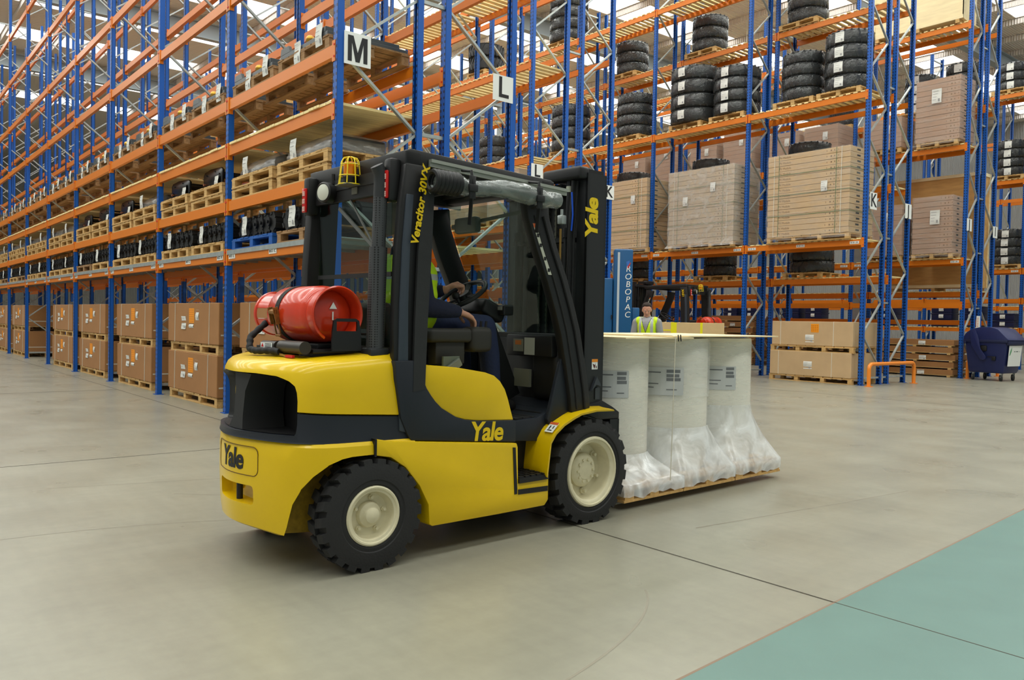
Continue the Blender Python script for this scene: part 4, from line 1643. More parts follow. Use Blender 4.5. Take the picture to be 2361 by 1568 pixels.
    s.cyl((ex, ey, 1.16), (ex + 0.012, ey, 1.71), 0.049, 24)
    s.cyl((ex + 0.012, ey, 1.70), (ex + 0.022, ey, 2.02), 0.038, 24)
    ep = s.build('exhaust_guard', PERF, t, smooth=True, auto=50)
    s = MB()
    s.tube([(ex + 0.022, ey, 1.98), (ex + 0.024, ey, 2.06), (ex + 0.018, ey, 2.11), (ex - 0.006, ey, 2.15)], [0.040, 0.040, 0.038, 0.036], 18)
    s.build('exhaust_pipe', mat('heat_dulled_pipe', (40, 42, 44), 0.5), ep, smooth=True, auto=40)
    s = MB()
    s.box(ex - 0.06, ex + 0.06, ey - 0.055, ey + 0.055, 1.115, 1.165, None, 0.012)
    s.build('exhaust_base', mat('heat_dulled_pipe', (40, 42, 44), 0.5), ep, smooth=True, auto=40)

    # ---- lamps on the guard: work lamp and beacon in a yellow cage
    s = MB()
    Ml = Matrix.Translation((-1.53, 0.215, 2.075)) @ Matrix.Rotation(radians(-90), 4, 'Y') @ Matrix.Rotation(radians(14), 4, 'X')
    s.lathe([(0, -0.06), (0.035, -0.058), (0.056, -0.04), (0.062, 0.0), (0.062, 0.032), (0.054, 0.040), (0.050, 0.034), (0, 0.034)], 'z', 28, Ml)
    s.cyl((-1.50, 0.20, 2.13), (-1.50, 0.20, 2.19), 0.012, 8)
    wl = s.build('work_lamp', BLKP, t, smooth=True, auto=40)
    s = MB()
    s.lathe([(0, 0.046), (0.03, 0.043), (0.049, 0.036), (0.049, 0.033), (0, 0.033)], 'z', 28, Ml)
    s.build('lamp_lens', mat('pale_lens', (212, 214, 200), 0.15), wl, smooth=True)
    bx, by, bz = -1.53, -0.045, 2.095
    s = MB()
    s.box(bx - 0.06, bx + 0.07, by - 0.065, by + 0.065, bz - 0.006, bz)
    s.box(-1.5, -1.46, by - 0.03, by + 0.03, bz - 0.05, bz)
    bc = s.build('beacon_bracket', mat('grey_bracket', (110, 110, 96), 0.5), t)
    s = MB()
    s.lathe([(0, 0.0), (0.040, 0.0), (0.042, 0.045), (0.036, 0.05), (0, 0.05)], 'z', 24, Matrix.Translation((bx, by, bz)))
    s.build('beacon_base', BLKP, bc, smooth=True, auto=40)
    s = MB()
    s.lathe([(0.037, 0.05), (0.038, 0.115), (0.032, 0.130), (0.0, 0.134)], 'z', 24, Matrix.Translation((bx, by, bz)))
    am = mat('amber_lens', (240, 140, 6), 0.12, trans=0.4)
    s.build('beacon_lens', am, bc, smooth=True, auto=50)
    s = MB()
    for k in range(8):
        a = 2 * pi * k / 8
        s.tube([(bx + r_ * cos(a), by + r_ * sin(a), bz + z_) for r_, z_ in ((0.066, 0.0), (0.058, 0.07), (0.052, 0.13), (0.040, 0.152), (0.012, 0.160), (0.0, 0.160))], 0.0034, 6)
    for r_, z_ in ((0.066, 0.0), (0.060, 0.05), (0.053, 0.115)):
        s.tube([(bx + r_ * cos(a), by + r_ * sin(a), bz + z_) for a in [2 * pi * k / 24 for k in range(24)]], 0.0036, 6, closed=True)
    s.build('beacon_cage', mat('yellow_cage', (240, 214, 20), 0.4), bc, smooth=True)
    s = MB()
    s.box(-1.487, -1.479, -0.02, 0.06, 2.135, 2.225)
    s.build('rear_notice', SIGNW, t)

    # ---- gas cylinder carrier on the hood
    s = MB()
    s.box(-1.92, -1.60, -0.36, 0.32, 1.135, 1.158)
    s.box(-1.86, -1.66, -0.30, 0.26, 1.158, 1.185)
    s.box(-1.75, -1.68, -0.30, 0.30, 1.12, 1.20)
    s.box(-1.90, -1.64, -0.30, -0.20, 1.10, 1.15)
    s.box(-1.90, -1.64, 0.16, 0.26, 1.10, 1.15)
    cr = s.build('cylinder_cradle', BLACKM, t, bevel=0.004, smooth=True, auto=30)
    s = MB()   # end stop plate with a hand hole, against the cylinder's base
    ys = -0.410
    s.prism([(-1.84, 1.15), (-1.665, 1.15), (-1.668, 1.25), (-1.680, 1.31), (-1.70, 1.322), (-1.81, 1.322), (-1.832, 1.31), (-1.84, 1.25)], 'y', ys - 0.006, ys + 0.006)
    sp = s.build('end_stop', BLACKM, cr)
    c = MB()
    c.box(-1.815, -1.692, ys - 0.02, ys + 0.02, 1.255, 1.305)
    cut(sp, c.build('cutter', [BLACKM]))
    s = MB()   # lock tube and latch
    s.cyl((-1.965, -0.36, 1.165), (-1.965, -0.10, 1.165), 0.034, 20)
    s.cyl((-1.965, -0.05, 1.165), (-1.965, 0.12, 1.165), 0.026, 20)
    s.bar((-1.965, -0.3, 1.13), (-1.86, -0.3, 1.14), 0.02, 0.02)
    s.bar((-1.965, 0.0, 1.13), (-1.86, 0.0, 1.14), 0.02, 0.02)
    s.build('lock_tube', mat('worn_dark_steel', (48, 44, 38), 0.45), cr, smooth=True, auto=35)
    s = MB()
    s.box(-1.9935, -1.9915, -0.035, 0.105, 1.152, 1.182)
    s.mi = 1
    s.prism([(0.095, 1.158), (0.065, 1.158), (0.08, 1.178)], 'x', -1.9945, -1.9935)
    s.mi = 2
    for z in (1.158, 1.166, 1.174):
        s.box(-1.9945, -1.9935, -0.025, 0.05, z, z + 0.003)
    s.build('warning_sticker', [SIGNW, RED, INK], cr)
    s = MB()
    s.bar((-2.0, -0.30, 1.118), (-2.0, -0.22, 1.118), 0.014, 0.014)
    s.build('red_handle', RED, cr)
    s = MB()
    s.bar((-2.0, -0.22, 1.118), (-1.99, -0.12, 1.125), 0.008, 0.010)
    s.build('brass_fitting', mat('brass', (196, 150, 60), 0.3, 0.8), cr)
    return t


FK = build_forklift()
FKM = Matrix.Translation(FK_O) @ Matrix.Rotation(FK_HEAD, 4, 'Z')


def build_gas():
    """red gas cylinder lying across the forklift's hood; own origin at its lowest point under the middle"""
    R, half = 0.156, 0.300
    cen = FKM @ Vector((-1.785, -0.035, 1.186))
    t = thing('gas_cylinder', 'red gas cylinder strapped across the back of the yellow forklift', 'gas cylinder', cen, FK_HEAD)
    REDP = mat('red_cylinder_paint', (204, 54, 20), 0.28, coat=0.4, var=0.12, vscale=9)
    s = MB()
    M = Matrix.Translation((0, 0, R))
    s.lathe([(0, half - 0.045), (0.06, half - 0.05), (0.11, half - 0.065), (0.140, half - 0.09), (0.1545, half - 0.125), (0.1545, half - 0.16), (R, half - 0.165), (R, -half + 0.125), (0.1535, -half + 0.12), (0.1535, -half + 0.09), (0.142, -half + 0.06), (0.11, -half + 0.035), (0.06, -half + 0.02), (0, -half + 0.015)], 'y', 56, M)
    b = s.build('cylinder_shell', REDP, t, smooth=True, auto=50)
    s = MB()   # foot ring with its cut-out turned down, at the right-hand end
    ang0, ang = radians(122), radians(296)
    s.lathe([(0.136, -half + 0.06), (0.146, -half + 0.02), (0.149, -half - 0.03), (0.153, -half - 0.04), (0.146, -half - 0.046), (0.138, -half - 0.038), (0.134, -half - 0.02), (0.128, -half + 0.05)], 'y', 48, M, ang, ang0)
    s.build('foot_ring', REDP, t, smooth=True, auto=50)
    s = MB()   # guard shroud with hand openings, at the left-hand end
    for a0, aw in ((-40, 85), (95, 70), (195, 60)):
        s.lathe([(0.118, half - 0.06), (0.124, half + 0.10), (0.119, half + 0.10), (0.113, half - 0.06)], 'y', 16, M, radians(aw), radians(a0))
    s.lathe([(0.120, half + 0.085), (0.129, half + 0.09), (0.131, half + 0.104), (0.124, half + 0.11), (0.116, half + 0.10)], 'y', 48, M)
    s.build('valve_shroud', REDP, t, smooth=True, auto=50)
    s = MB()
    s.cyl((0, half - 0.06, R), (0, half + 0.04, R), 0.02, 14)
    s.cyl((0, half + 0.02, R), (-0.06, half + 0.02, R - 0.02), 0.012, 10)
    s.build('valve', mat('brass', (196, 150, 60), 0.3, 0.8), t, smooth=True, auto=40)
    s = MB()
    r = R + 0.0035
    ps = [(r * cos(a), r * sin(a)) for a in [radians(x) for x in range(-78, 262, 8)]]
    rings = []
    for x, z in ps:
        k = 1 - 0.004 / r
        rings.append([(x, -0.0 + 0.035, z + R), (x, 0.08, z + R), (x * k, 0.08, z * k + R), (x * k, 0.035, z * k + R)])
    s.loops(rings)
    s.build('webbing_strap', mat('black_webbing', (34, 34, 32), 0.8), t)
    s = MB()
    Mr = Matrix.Translation((-0.148, 0.058, R - 0.035)) @ Matrix.Rotation(radians(-14), 4, 'Y')
    s.box(-0.016, -0.010, -0.030, -0.020, -0.09, 0.075, Mr)
    s.box(-0.016, -0.010, 0.020, 0.030, -0.09, 0.075, Mr)
    s.box(-0.03, 0.0, -0.034, -0.029, -0.02, 0.075, Mr)
    s.box(-0.03, 0.0, 0.029, 0.034, -0.02, 0.075, Mr)
    s.cyl(Mr @ Vector((-0.018, -0.034, 0.05)), Mr @ Vector((-0.018, 0.034, 0.05)), 0.014, 14)
    s.cyl(Mr @ Vector((-0.014, -0.03, -0.085)), Mr @ Vector((-0.014, 0.03, -0.085)), 0.006, 10)
    s.build('ratchet_buckle', mat('rusty_brass_steel', (150, 104, 50), 0.45, 0.5, var=0.3, vscale=40), t, smooth=True, auto=40)
    s = MB()
    s.prism([(-0.022, 0.0), (0.022, 0.0), (0.0, 0.036)], 'y', -half + 0.013, -half + 0.010, Matrix.Translation((0.0, -0.0, R + 0.03)))
    s.box(-0.006, 0.002, -half + 0.010, -half + 0.013, R - 0.03, R + 0.015)
    s.build('white_mark', SIGNW, t)
    # spiral-wrapped gas hose from the valve, looping down over the left of the hood
    s = MB()
    P = [(-0.05, half + 0.02, R - 0.02), (-0.13, half - 0.02, R - 0.07), (-0.22, half - 0.05, 0.02), (-0.245, half - 0.10, -0.045), (-0.24, half - 0.18, -0.052), (-0.22, half - 0.30, -0.045), (-0.20, half - 0.40, -0.05)]
    fine = []
    for i in range(len(P) - 1):
        for k in range(8):
            f = k / 8
            fine.append(Vector(P[i]).lerp(Vector(P[i + 1]), f))
    s.tube(fine, [0.017 + 0.003 * (1 if (i // 2) % 2 else 0) for i in range(len(fine))], 10)
    s.build('gas_hose', RUBBER, t, smooth=True)
    return t


GAS = build_gas()
# ------------------------------------------------------------------ goods: prototypes
def pallet_mesh(W=1.32, Dp=1.0, wd=WOODP, seed=0, blocks=3):
    """block pallet, front along x, origin at the bottom centre"""
    rnd = random.Random(seed)
    s = MB()
    hw, hd = W / 2, Dp / 2
    xs = [-hw + 0.06 + i * (W - 0.12) / (blocks - 1) for i in range(blocks)]
    for y in (-hd + 0.05, 0, hd - 0.05):
        s.box(-hw, hw, y - 0.05, y + 0.05, 0.0, 0.018)
        s.box(-hw, hw, y - 0.05, y + 0.05, 0.105, 0.125)
        for x in xs:
            s.box(x - 0.05, x + 0.05, y - 0.048, y + 0.048, 0.018, 0.105)
    n = 9
    w = W / n
    for i in range(n):
        j = rnd.uniform(-0.01, 0.01)
        s.box(-hw + i * w + 0.008, -hw + (i + 1) * w - 0.014, -hd + j, hd + j, 0.125, 0.143)
    return s.mesh('pallet', wd)


PAL = {}
for nm, wd, bl in (('pine', WOODP, 3), ('weathered', WOODD, 3), ('blue', BLUEP, 3), ('pine2', WOODP, 4)):
    PAL[nm] = pallet_mesh(wd=wd, seed=len(PAL), blocks=bl)
PAL['wide'] = pallet_mesh(2.15, 1.1, WOODP, 4, 4)
PAL['square'] = pallet_mesh(1.1, 0.95, WOODP, 5, 3)
PH = 0.144


def pallet(kind, loc, label, group, rotz=0.0):
    o = obj('pallet', PAL[kind], None, loc, rotz)
    return tag(o, label, 'pallet', group)


def tag_sheet(s, x, y, z, w, h, dy=-0.004, lean=0.0):
    s.box(x - w / 2, x + w / 2, y + dy, y + dy + 0.002, z - h / 2, z + h / 2, Matrix.Translation((x, y, z)) @ Matrix.Rotation(lean, 4, 'Y') @ Matrix.Translation((-x, -y, -z)))


def paper_mesh(w, h, seed=0, name='paper_label'):
    """a white sheet with printed lines, front towards -y, hung by its top edge"""
    rnd = random.Random(seed)
    s = MB()
    n = 5
    for i in range(n):
        z0, z1 = -h * i / n, -h * (i + 1) / n
        y0, y1 = 0.006 * sin(i * 1.3 + seed), 0.006 * sin((i + 1) * 1.3 + seed)
        vs = [s.bm.verts.new(p) for p in ((-w / 2, y0, z0), (w / 2, y0, z0), (w / 2, y1, z1), (-w / 2, y1, z1))]
        s.bm.faces.new(vs)
        vs = [s.bm.verts.new((p.co.x, p.co.y + 0.0015, p.co.z)) for p in vs]
        s.bm.faces.new(vs)
    s.mi = 1
    for i in range(4):
        z = -h * (0.15 + 0.2 * i)
        x0 = -w * 0.4
        x1 = x0 + w * rnd.uniform(0.25, 0.65)
        y = -0.009
        s.box(x0, x1, y, y + 0.0005, z - h * 0.012, z + h * 0.012)
    s.box(w * 0.16, w * 0.34, -0.009, -0.0085, -h * 0.9, -h * 0.7)
    return s.mesh(name, [PAPER, mat('grey_print', (150, 150, 150), 0.6)])


PAPERS = [paper_mesh(0.16, 0.24, i) for i in range(3)]


def make_track():
    t = thing('track_part', '', 'machine part')
    s = MB()   # black crawler track folded on its pallet: overlapping ribbed lobes
    rnd = random.Random(3)
    for row, (yy, zz) in enumerate(((-0.34, 0.0), (-0.02, 0.02), (0.30, 0.0))):
        for i in range(6):
            x = -0.52 + i * 0.205
            s.cyl((x, yy - 0.13, zz + 0.13 + 0.02 * (i % 2)), (x, yy + 0.15, zz + 0.13 + 0.02 * (i % 2)), 0.118, 14)
            for k in range(6):
                a = 2 * pi * k / 6 + i
                s.box(-0.03, 0.03, yy - 0.14, yy + 0.16, 0.105, 0.135, Matrix.Translation((x, 0, zz + 0.13)) @ Matrix.Rotation(a, 4, 'Y'))
    s.box(-0.58, 0.58, -0.46, 0.46, 0.0, 0.07)
    s.build('track', mat('black_track_rubber', (20, 21, 22), 0.6), t, smooth=True, auto=35)
    for i in range(5):
        s = MB()
        x = -0.44 + i * 0.22
        s.cyl((x, -0.50, 0.15), (x, -0.46, 0.15), 0.055, 14)
        s.cyl((x, -0.52, 0.15), (x, -0.46, 0.15), 0.022, 10)
        s.build('roller', BLACKM, t, smooth=True, auto=35)
    o = obj('document_pouch', PAPERS[0], t, (-0.30, -0.53, 0.27))
    return proto(t)


def make_bracket():
    t = thing('steel_bracket', '', 'machine part')
    for i, (y, sx) in enumerate(((-0.40, 0.0), (0.30, 0.04))):
        s = MB()
        pl = [(-0.42, 0.0), (0.30, 0.0), (0.42, 0.06), (0.44, 0.30), (0.36, 0.36), (-0.10, 0.40), (-0.40, 0.38), (-0.46, 0.32), (-0.46, 0.06)]
        s.prism([(x + sx, z) for x, z in pl], 'y', y, y + 0.03)
        for x, z in ((-0.35, 0.10), (-0.3, 0.30), (0.1, 0.32), (0.30, 0.24), (0.2, 0.1)):
            s.cyl((x, y - 0.012, z), (x, y + 0.042, z), 0.016, 10)
        s.build('side_plate', mat('gloss_black_steel', (12, 12, 14), 0.25), t, bevel=0.006, smooth=True, auto=30)
    s = MB()
    for x, z in ((-0.36, 0.12), (0.3, 0.2)):
        s.cyl((x, -0.40, z), (x, 0.32, z), 0.05, 14)
    s.bar((-0.1, -0.38, 0.36), (-0.1, 0.32, 0.36), 0.10, 0.03)
    s.build('cross_tube', BLACKM, t, smooth=True, auto=35)
    s = MB()
    s.cyl((-0.36, -0.43, 0.12), (-0.36, -0.40, 0.12), 0.026, 12)
    s.build('pin_bush', mat('copper_bush', (150, 96, 70), 0.4, 0.5), t, smooth=True, auto=35)
    obj('paper_tag', PAPERS[1].copy(), t, (0.25, -0.43, 0.20))
    for c in t.children:
        c.data.transform(Matrix.Diagonal((1, 1, 0.70, 1)))
        c.location.z *= 0.70
    return proto(t)


def make_bundle():
    t = thing('wrapped_part', '', 'machine part')
    s = MB()
    s.box(-0.5, 0.45, -0.42, 0.42, 0.0, 0.16, None, 0.03)
    s.box(-0.15, 0.5, -0.3, 0.3, 0.12, 0.34, None, 0.05)
    s.cyl((-0.45, -0.2, 0.2), (0.0, 0.0, 0.3), 0.07, 12)
    s.build('casting', mat('grey_black_casting', (48, 48, 46), 0.5), t, smooth=True, auto=35)
    s = MB()
    rings = []
    for z, k, up_ in ((0.0, 1.0, 0), (0.12, 1.0, 0), (0.26, 0.9, 0), (0.38, 0.66, 0.03), (0.43, 0.35, 0.05)):
        rg = []
        for i in range(28):
            a = 2 * pi * i / 28
            r_ = 1 / max(abs(cos(a)) / 0.56, abs(sin(a)) / 0.47)
            nn = 1 + 0.05 * noise.noise(Vector((cos(a) * 3, sin(a) * 3, z * 9)))
            rg.append((r_ * cos(a) * k * nn + (0.08 if k < 0.8 else 0), r_ * sin(a) * k * nn, z + up_ * noise.noise(Vector((a, z, 1)))))
        rings.append(rg)
    s.loops(rings)
    s.build('film_wrap', film('grey_stretch_film', (150, 146, 138), 0.45, 0.15, (4, 4, 7), 0.4, 0.15), t, smooth=True)
    obj('document_pouch', PAPERS[2], t, (-0.28, -0.49, 0.30))
    for c in t.children:
        if c.name.startswith('document'):
            c.location.z = 0.24
        else:
            c.data.transform(Matrix.Diagonal((1, 1, 0.60, 1)))
    return proto(t)


def make_panel_pack():
    t = thing('steel_sheet_pack', '', 'steel panel')
    s = MB()
    s.box(-0.62, 0.60, -0.50, 0.50, 0.0, 0.05)
    s.prism([(-0.62, 0.05), (-0.35, 0.05), (-0.40, 0.13), (-0.60, 0.13)], 'y', -0.50, -0.46)
    s.box(0.35, 0.55, -0.5, 0.42, 0.05, 0.11)
    s.build('panel', mat('dark_grey_panel', (70, 74, 76), 0.35), t, bevel=0.004)
    s = MB()
    s.sph((0.05, -0.44, 0.10), 0.05, 10, (1.2, 1, 1))
    s.build('plug_bag', mat('brass', (196, 150, 60), 0.3, 0.8), t, smooth=True)
    obj('paper_tag', PAPERS[0], t, (-0.12, -0.515, 0.10))
    obj('paper_tag', PAPERS[1], t, (0.42, -0.515, 0.16))
    return proto(t)


def first_then(maker):
    st = {'p': None}

    def place(loc, rotz, label, group, name=None):
        if st['p'] is None:
            st['p'] = maker()
            o = st['p']
            o.location = loc
            o.rotation_euler = (0, 0, rotz)
            o['label'] = label
            o['group'] = group
        else:
            o = dup(st['p'], loc, rotz, label, group)
        return o
    return place


put_track, put_bracket, put_bundle, put_panel = (first_then(f) for f in (make_track, make_bracket, make_bundle, make_panel_pack))

# ------------------------------------------------------------------ rack M, shelf by shelf
XM, YM = -7.8563, 4.56
rnd = random.Random(11)
HALF = ['right', 'left']
for k in range(11):
    for h in range(2):
        x = XM - (k + (0.265 if h == 0 else 0.735)) * BAY
        where = '%s half of %s bay from sign M' % (HALF[h], ORD[k])
        # lowest shelf: one pallet of crawler track
        kind = 'blue' if (k == 0 and h == 1) else rnd.choice(['pine', 'weathered', 'pine2'])
        col = {'blue': 'blue painted', 'pine': 'pale wooden', 'pine2': 'pale wooden', 'weathered': 'weathered wooden'}[kind]
        z = 2.11 + 0.079
        pallet(kind, (x, YM - 0.04, z), '%s pallet, rack M lowest shelf, %s' % (col, where), 'pallets on the lowest shelf of rack M')
        put_track((x + rnd.uniform(-0.05, 0.05), YM, z + PH), rnd.uniform(-0.05, 0.05), 'black crawler track, rack M lowest shelf, ' + where, 'black crawler tracks on the lowest shelf')
        # second shelf: doubled pallets, black steelwork or film-wrapped parts
        z = 2.78 + 0.066
        pallet('pine', (x, YM - 0.05, z), 'lower paired pallet, rack M second shelf, ' + where, 'stacked pallets on the second shelf of rack M')
        pallet('pine' if k < 5 else 'pine2', (x + rnd.uniform(-0.04, 0.04), YM - 0.06, z + PH), 'upper paired pallet, rack M second shelf, ' + where, 'stacked pallets on the second shelf of rack M')
        if k == 0 or (k == 2 and h == 0) or k >= 4:
            put_bundle((x, YM - 0.03, z + 2 * PH), rnd.choice([0, pi]) if False else 0, 'film-wrapped grey casting, rack M second shelf, ' + where, 'film-wrapped parts on the second shelf')
        else:
            put_bracket((x, YM - 0.05, z + 2 * PH), rnd.uniform(-0.06, 0.06), 'black holed bracket, rack M second shelf, ' + where, 'black brackets on the second shelf')
        # fourth shelf: pallets of dark panels
        if k <= 9:
            z = 4.13 + 0.066
            pallet('weathered', (x, YM - 0.05, z), 'weathered pallet, rack M fourth shelf, ' + where, 'pallets on the fourth shelf of rack M')
            put_panel((x, YM - 0.04, z + PH), rnd.uniform(-0.03, 0.03), 'dark steel panel, rack M fourth shelf, ' + where, 'dark panels on the fourth shelf')


# big brown boxes on the floor under rack M
def make_big_box():
    W, Dp, H = 2.24, 2.1, 0.60
    t = thing('cardboard_box', '', 'cardboard box')
    s = MB()
    vs = s.box(-W / 2, W / 2, 0, Dp, 0, H, None, 0.008, 1)
    s.build('carton', CARD, t)
    for x in (-0.78, 0.74):
        s = MB()
        s.bar((x, -0.004, 0.0), (x + 0.02, -0.004, H + 0.003), 0.004, 0.012, (0, 1, 0))
        s.bar((x + 0.02, -0.004, H + 0.003), (x + 0.02, Dp, H + 0.003), 0.012, 0.004)
        s.build('strapping', STRAP, t)
    s = MB()
    s.box(W / 2, W / 2 + 0.003, 0.03, Dp - 0.03, 0.13, 0.15)
    s.build('strapping', STRAP, t)
    s = MB()
    s.box(-0.12, 0.10, -0.003, 0, 0.30, 0.52)
    s.mi = 1
    for i in range(5):
        for j in range(6):
            s.box(-0.10 + i * 0.04, -0.08 + i * 0.04, -0.0036, -0.003, 0.315 + j * 0.034, 0.335 + j * 0.034)
    s.build('orange_label', [OLABEL, mat('dark_orange_print', (200, 110, 14), 0.6)], t)
    o = obj('white_label', paper_mesh(0.20, 0.20, 5), t, (-0.36, -0.004, 0.40))
    obj('white_label', paper_mesh(0.13, 0.16, 7), t, (0.24, -0.004, 0.50))
    obj('white_label', paper_mesh(0.20, 0.07, 8), t, (-0.02, -0.004, 0.285))
    return proto(t)


put_box = first_then(make_big_box)
for k, xc in ((0, -9.60), (1, -12.62), (2, -15.78), (3, -18.98), (4, -21.95), (5, -25.0), (6, -28.1), (7, -31.2), (8, -34.3)):
    if k == 5:
        continue
    where = '%s bay from sign M' % ORD[k]
    pallet('wide', (xc + 0.02, 4.66, 0.002), 'floor pallet under the big brown boxes, %s' % where, 'pallets under the big brown boxes')
    put_box((xc, 4.10, PH + 0.003), rnd.uniform(-0.006, 0.006), 'lower big brown cardboard box under rack M, ' + where, 'big brown boxes under rack M')
    pallet('wide', (xc + 0.03, 4.67, PH + 0.606), 'pallet between the two big brown boxes, %s' % where, 'pallets under the big brown boxes')
    put_box((xc + rnd.uniform(-0.03, 0.03), 4.10, 2 * PH + 0.608), rnd.uniform(-0.01, 0.01), 'upper big brown cardboard box under rack M, ' + where, 'big brown boxes under rack M')

# ------------------------------------------------------------------ K rack: flat module cartons stacked high
PRINT = mat('faint_brown_print', (120, 92, 62), 0.8)


def flat_carton_mesh(W, Dp, H, colour, printed=True, seed=0):
    s = MB()
    s.box(-W / 2, W / 2, 0, Dp, 0.004, H - 0.003, None, 0.004, 1)
    s.mi = 1
    for x, w in ((-0.05, 0.012), (0.05, 0.03), (0.14, 0.02), (0.24, 0.012)):
        s.box(W * 0.25 + x, W * 0.25 + x + w, -0.0012, 0.001, H * 0.4, H * 0.65)
    s.mi = 2
    s.box(W / 2 - 0.001, W / 2 + 0.0012, Dp * 0.28, Dp * 0.42, H * 0.38, H * 0.68)
    me = s.mesh('flat_carton', [colour, PRINT, INK])
    if printed:
        tm = text_mesh('PV Module', H * 0.55, PRINT, 0.0005, 0, align='LEFT', M=Matrix.Translation((-W * 0.36, -0.0012, H * 0.5)) @ Matrix.Rotation(pi / 2, 4, 'X'))
        b = bmesh.new()
        b.from_mesh(me)
        n0 = len(b.faces)
        b.from_mesh(tm)
        b.faces.ensure_lookup_table()
        for f in b.faces[n0:]:
            f.material_index = 1
        b.to_mesh(me)
        b.free()
    return me


def carton_stack(xc, yc, z0, W, Dp, n, H, where, group, colour=CARDL, wrap=None, printed=True, strap=True, straplabel=True, offs=0.0):
    me = flat_carton_mesh(W, Dp, H, colour, printed)
    for i in range(n):
        o = obj('flat_carton', me, None, (xc + random.Random(i).uniform(-0.006, 0.006), yc + random.Random(i + 50).uniform(-0.004, 0.004), z0 + i * H), 0)
        pos = 'bottom' if i == 0 else ('top' if i == n - 1 else ORD[i] if i < len(ORD) else 'fifteenth')
        tag(o, '%s flat carton%s in %s' % (pos, '' if i in (0, n - 1) else ' from the bottom', where), 'carton', group)
    if strap:
        s = MB()
        for x in (-W * 0.42, W * 0.40):
            s.box(xc + x, xc + x + 0.016, yc - 0.012, yc - 0.009, z0, z0 + n * H)
            s.box(xc + x, xc + x + 0.016, yc - 0.012, yc + Dp, z0 + n * H, z0 + n * H + 0.003)
        s.mi = 1
        for x in (-W * 0.36, W * 0.34):
            s.box(xc + x, xc + x + 0.012, yc - 0.012, yc - 0.009, z0, z0 + n * H)
        for f in (0.25, 0.5, 0.75):
            s.box(xc - W / 2 - 0.01, xc + W / 2 + 0.01, yc - 0.0125, yc - 0.0095, z0 + n * H * f, z0 + n * H * f + 0.014)
            s.box(xc + W / 2 + 0.007, xc + W / 2 + 0.01, yc - 0.012, yc + Dp, z0 + n * H * f, z0 + n * H * f + 0.014)
        tag(s.build('strapping_band', [STRAP, GSTRAP]), 'white and green straps around ' + where, 'strapping')
    if wrap:
        s = MB()
        e = 0.02
        rings = []
        for z in [z0 - 0.10, z0, z0 + 0.1] + [z0 + n * H * f for f in (0.2, 0.35, 0.5, 0.65, 0.8, 0.95)] + [z0 + n * H + 0.01]:
            fl = 0.05 if z < z0 else 0
            rg = []
            for (ax, ay) in ((-1, 0), (-0.5, 0), (0, 0), (0.5, 0), (1, 0), (1, 0.33), (1, 0.66), (1, 1), (0, 1), (-1, 1), (-1, 0.66), (-1, 0.33)):
                nn = 0.012 * noise.noise(Vector((ax * 3, ay * 3, z * 4)))
                rg.append((xc + ax * (W / 2 + e + fl + nn), yc + (-e - fl - nn if ay == 0 else (Dp + e if ay == 1 else ay * Dp)), z))
            rings.append(rg)
        s.loops(rings, cap=False)
        tag(s.build('stretch_film', wrap, None, smooth=True, auto=40), 'clear stretch film around ' + where, 'stretch film')


FILM1 = film('clear_stretch_film', (225, 222, 214), 0.12, 0.2, (1.2, 1.2, 9), 0.35, 0.10)
FILM2 = film('milky_stretch_film', (226, 222, 214), 0.30, 0.2, (1.5, 1.5, 2.5), 0.5, 0.15)
TE = 3.2519 + 0.09
pallet('wide', (-10.60, 18.28, TE), 'pallet under the printed carton stack beside sign K', 'pallets under the tall carton stacks')
carton_stack(-10.60, 17.72, TE + PH, 2.12, 1.1, 15, 0.132, 'the tall printed stack beside the farther sign K', 'flat cartons of the stack beside sign K', wrap=FILM1)
pallet('wide', (-13.72, 18.28, TE), 'pallet under the milky wrapped carton stack in the middle', 'pallets under the tall carton stacks')
carton_stack(-13.72, 17.72, TE + PH, 2.12, 1.1, 15, 0.132, 'the milky film-wrapped middle stack', 'flat cartons of the milky wrapped stack', colour=mat('greyish_cardboard', (184, 164, 136), 0.85), wrap=FILM2, printed=False)
pallet('wide', (-16.60, 18.28, TE), 'pallet under the carton stack nearest the forklift mast', 'pallets under the tall carton stacks')
carton_stack(-16.60, 17.72, TE + PH, 2.0, 1.1, 15, 0.132, 'the stack beside the forklift mast', 'flat cartons of the stack beside the mast', wrap=FILM1, printed=False)
s = MB()
s.box(0, 0.2, -0.003, 0, 0, 0.16)
for nm, x, z in (('the tall printed stack', -10.15, 4.72), ('the milky wrapped stack', -13.3, 5.05), ('the milky wrapped stack', -14.2, 4.75), ('the stack by the mast', -16.1, 5.0)):
    o = obj('paper_label', PAPERS[1], None, (x, 17.685, z))
    tag(o, 'white paper label taped high on the front of %s' % nm + (', right one' if x == -13.3 else ', middle one' if x == -14.2 else ''), 'paper label')

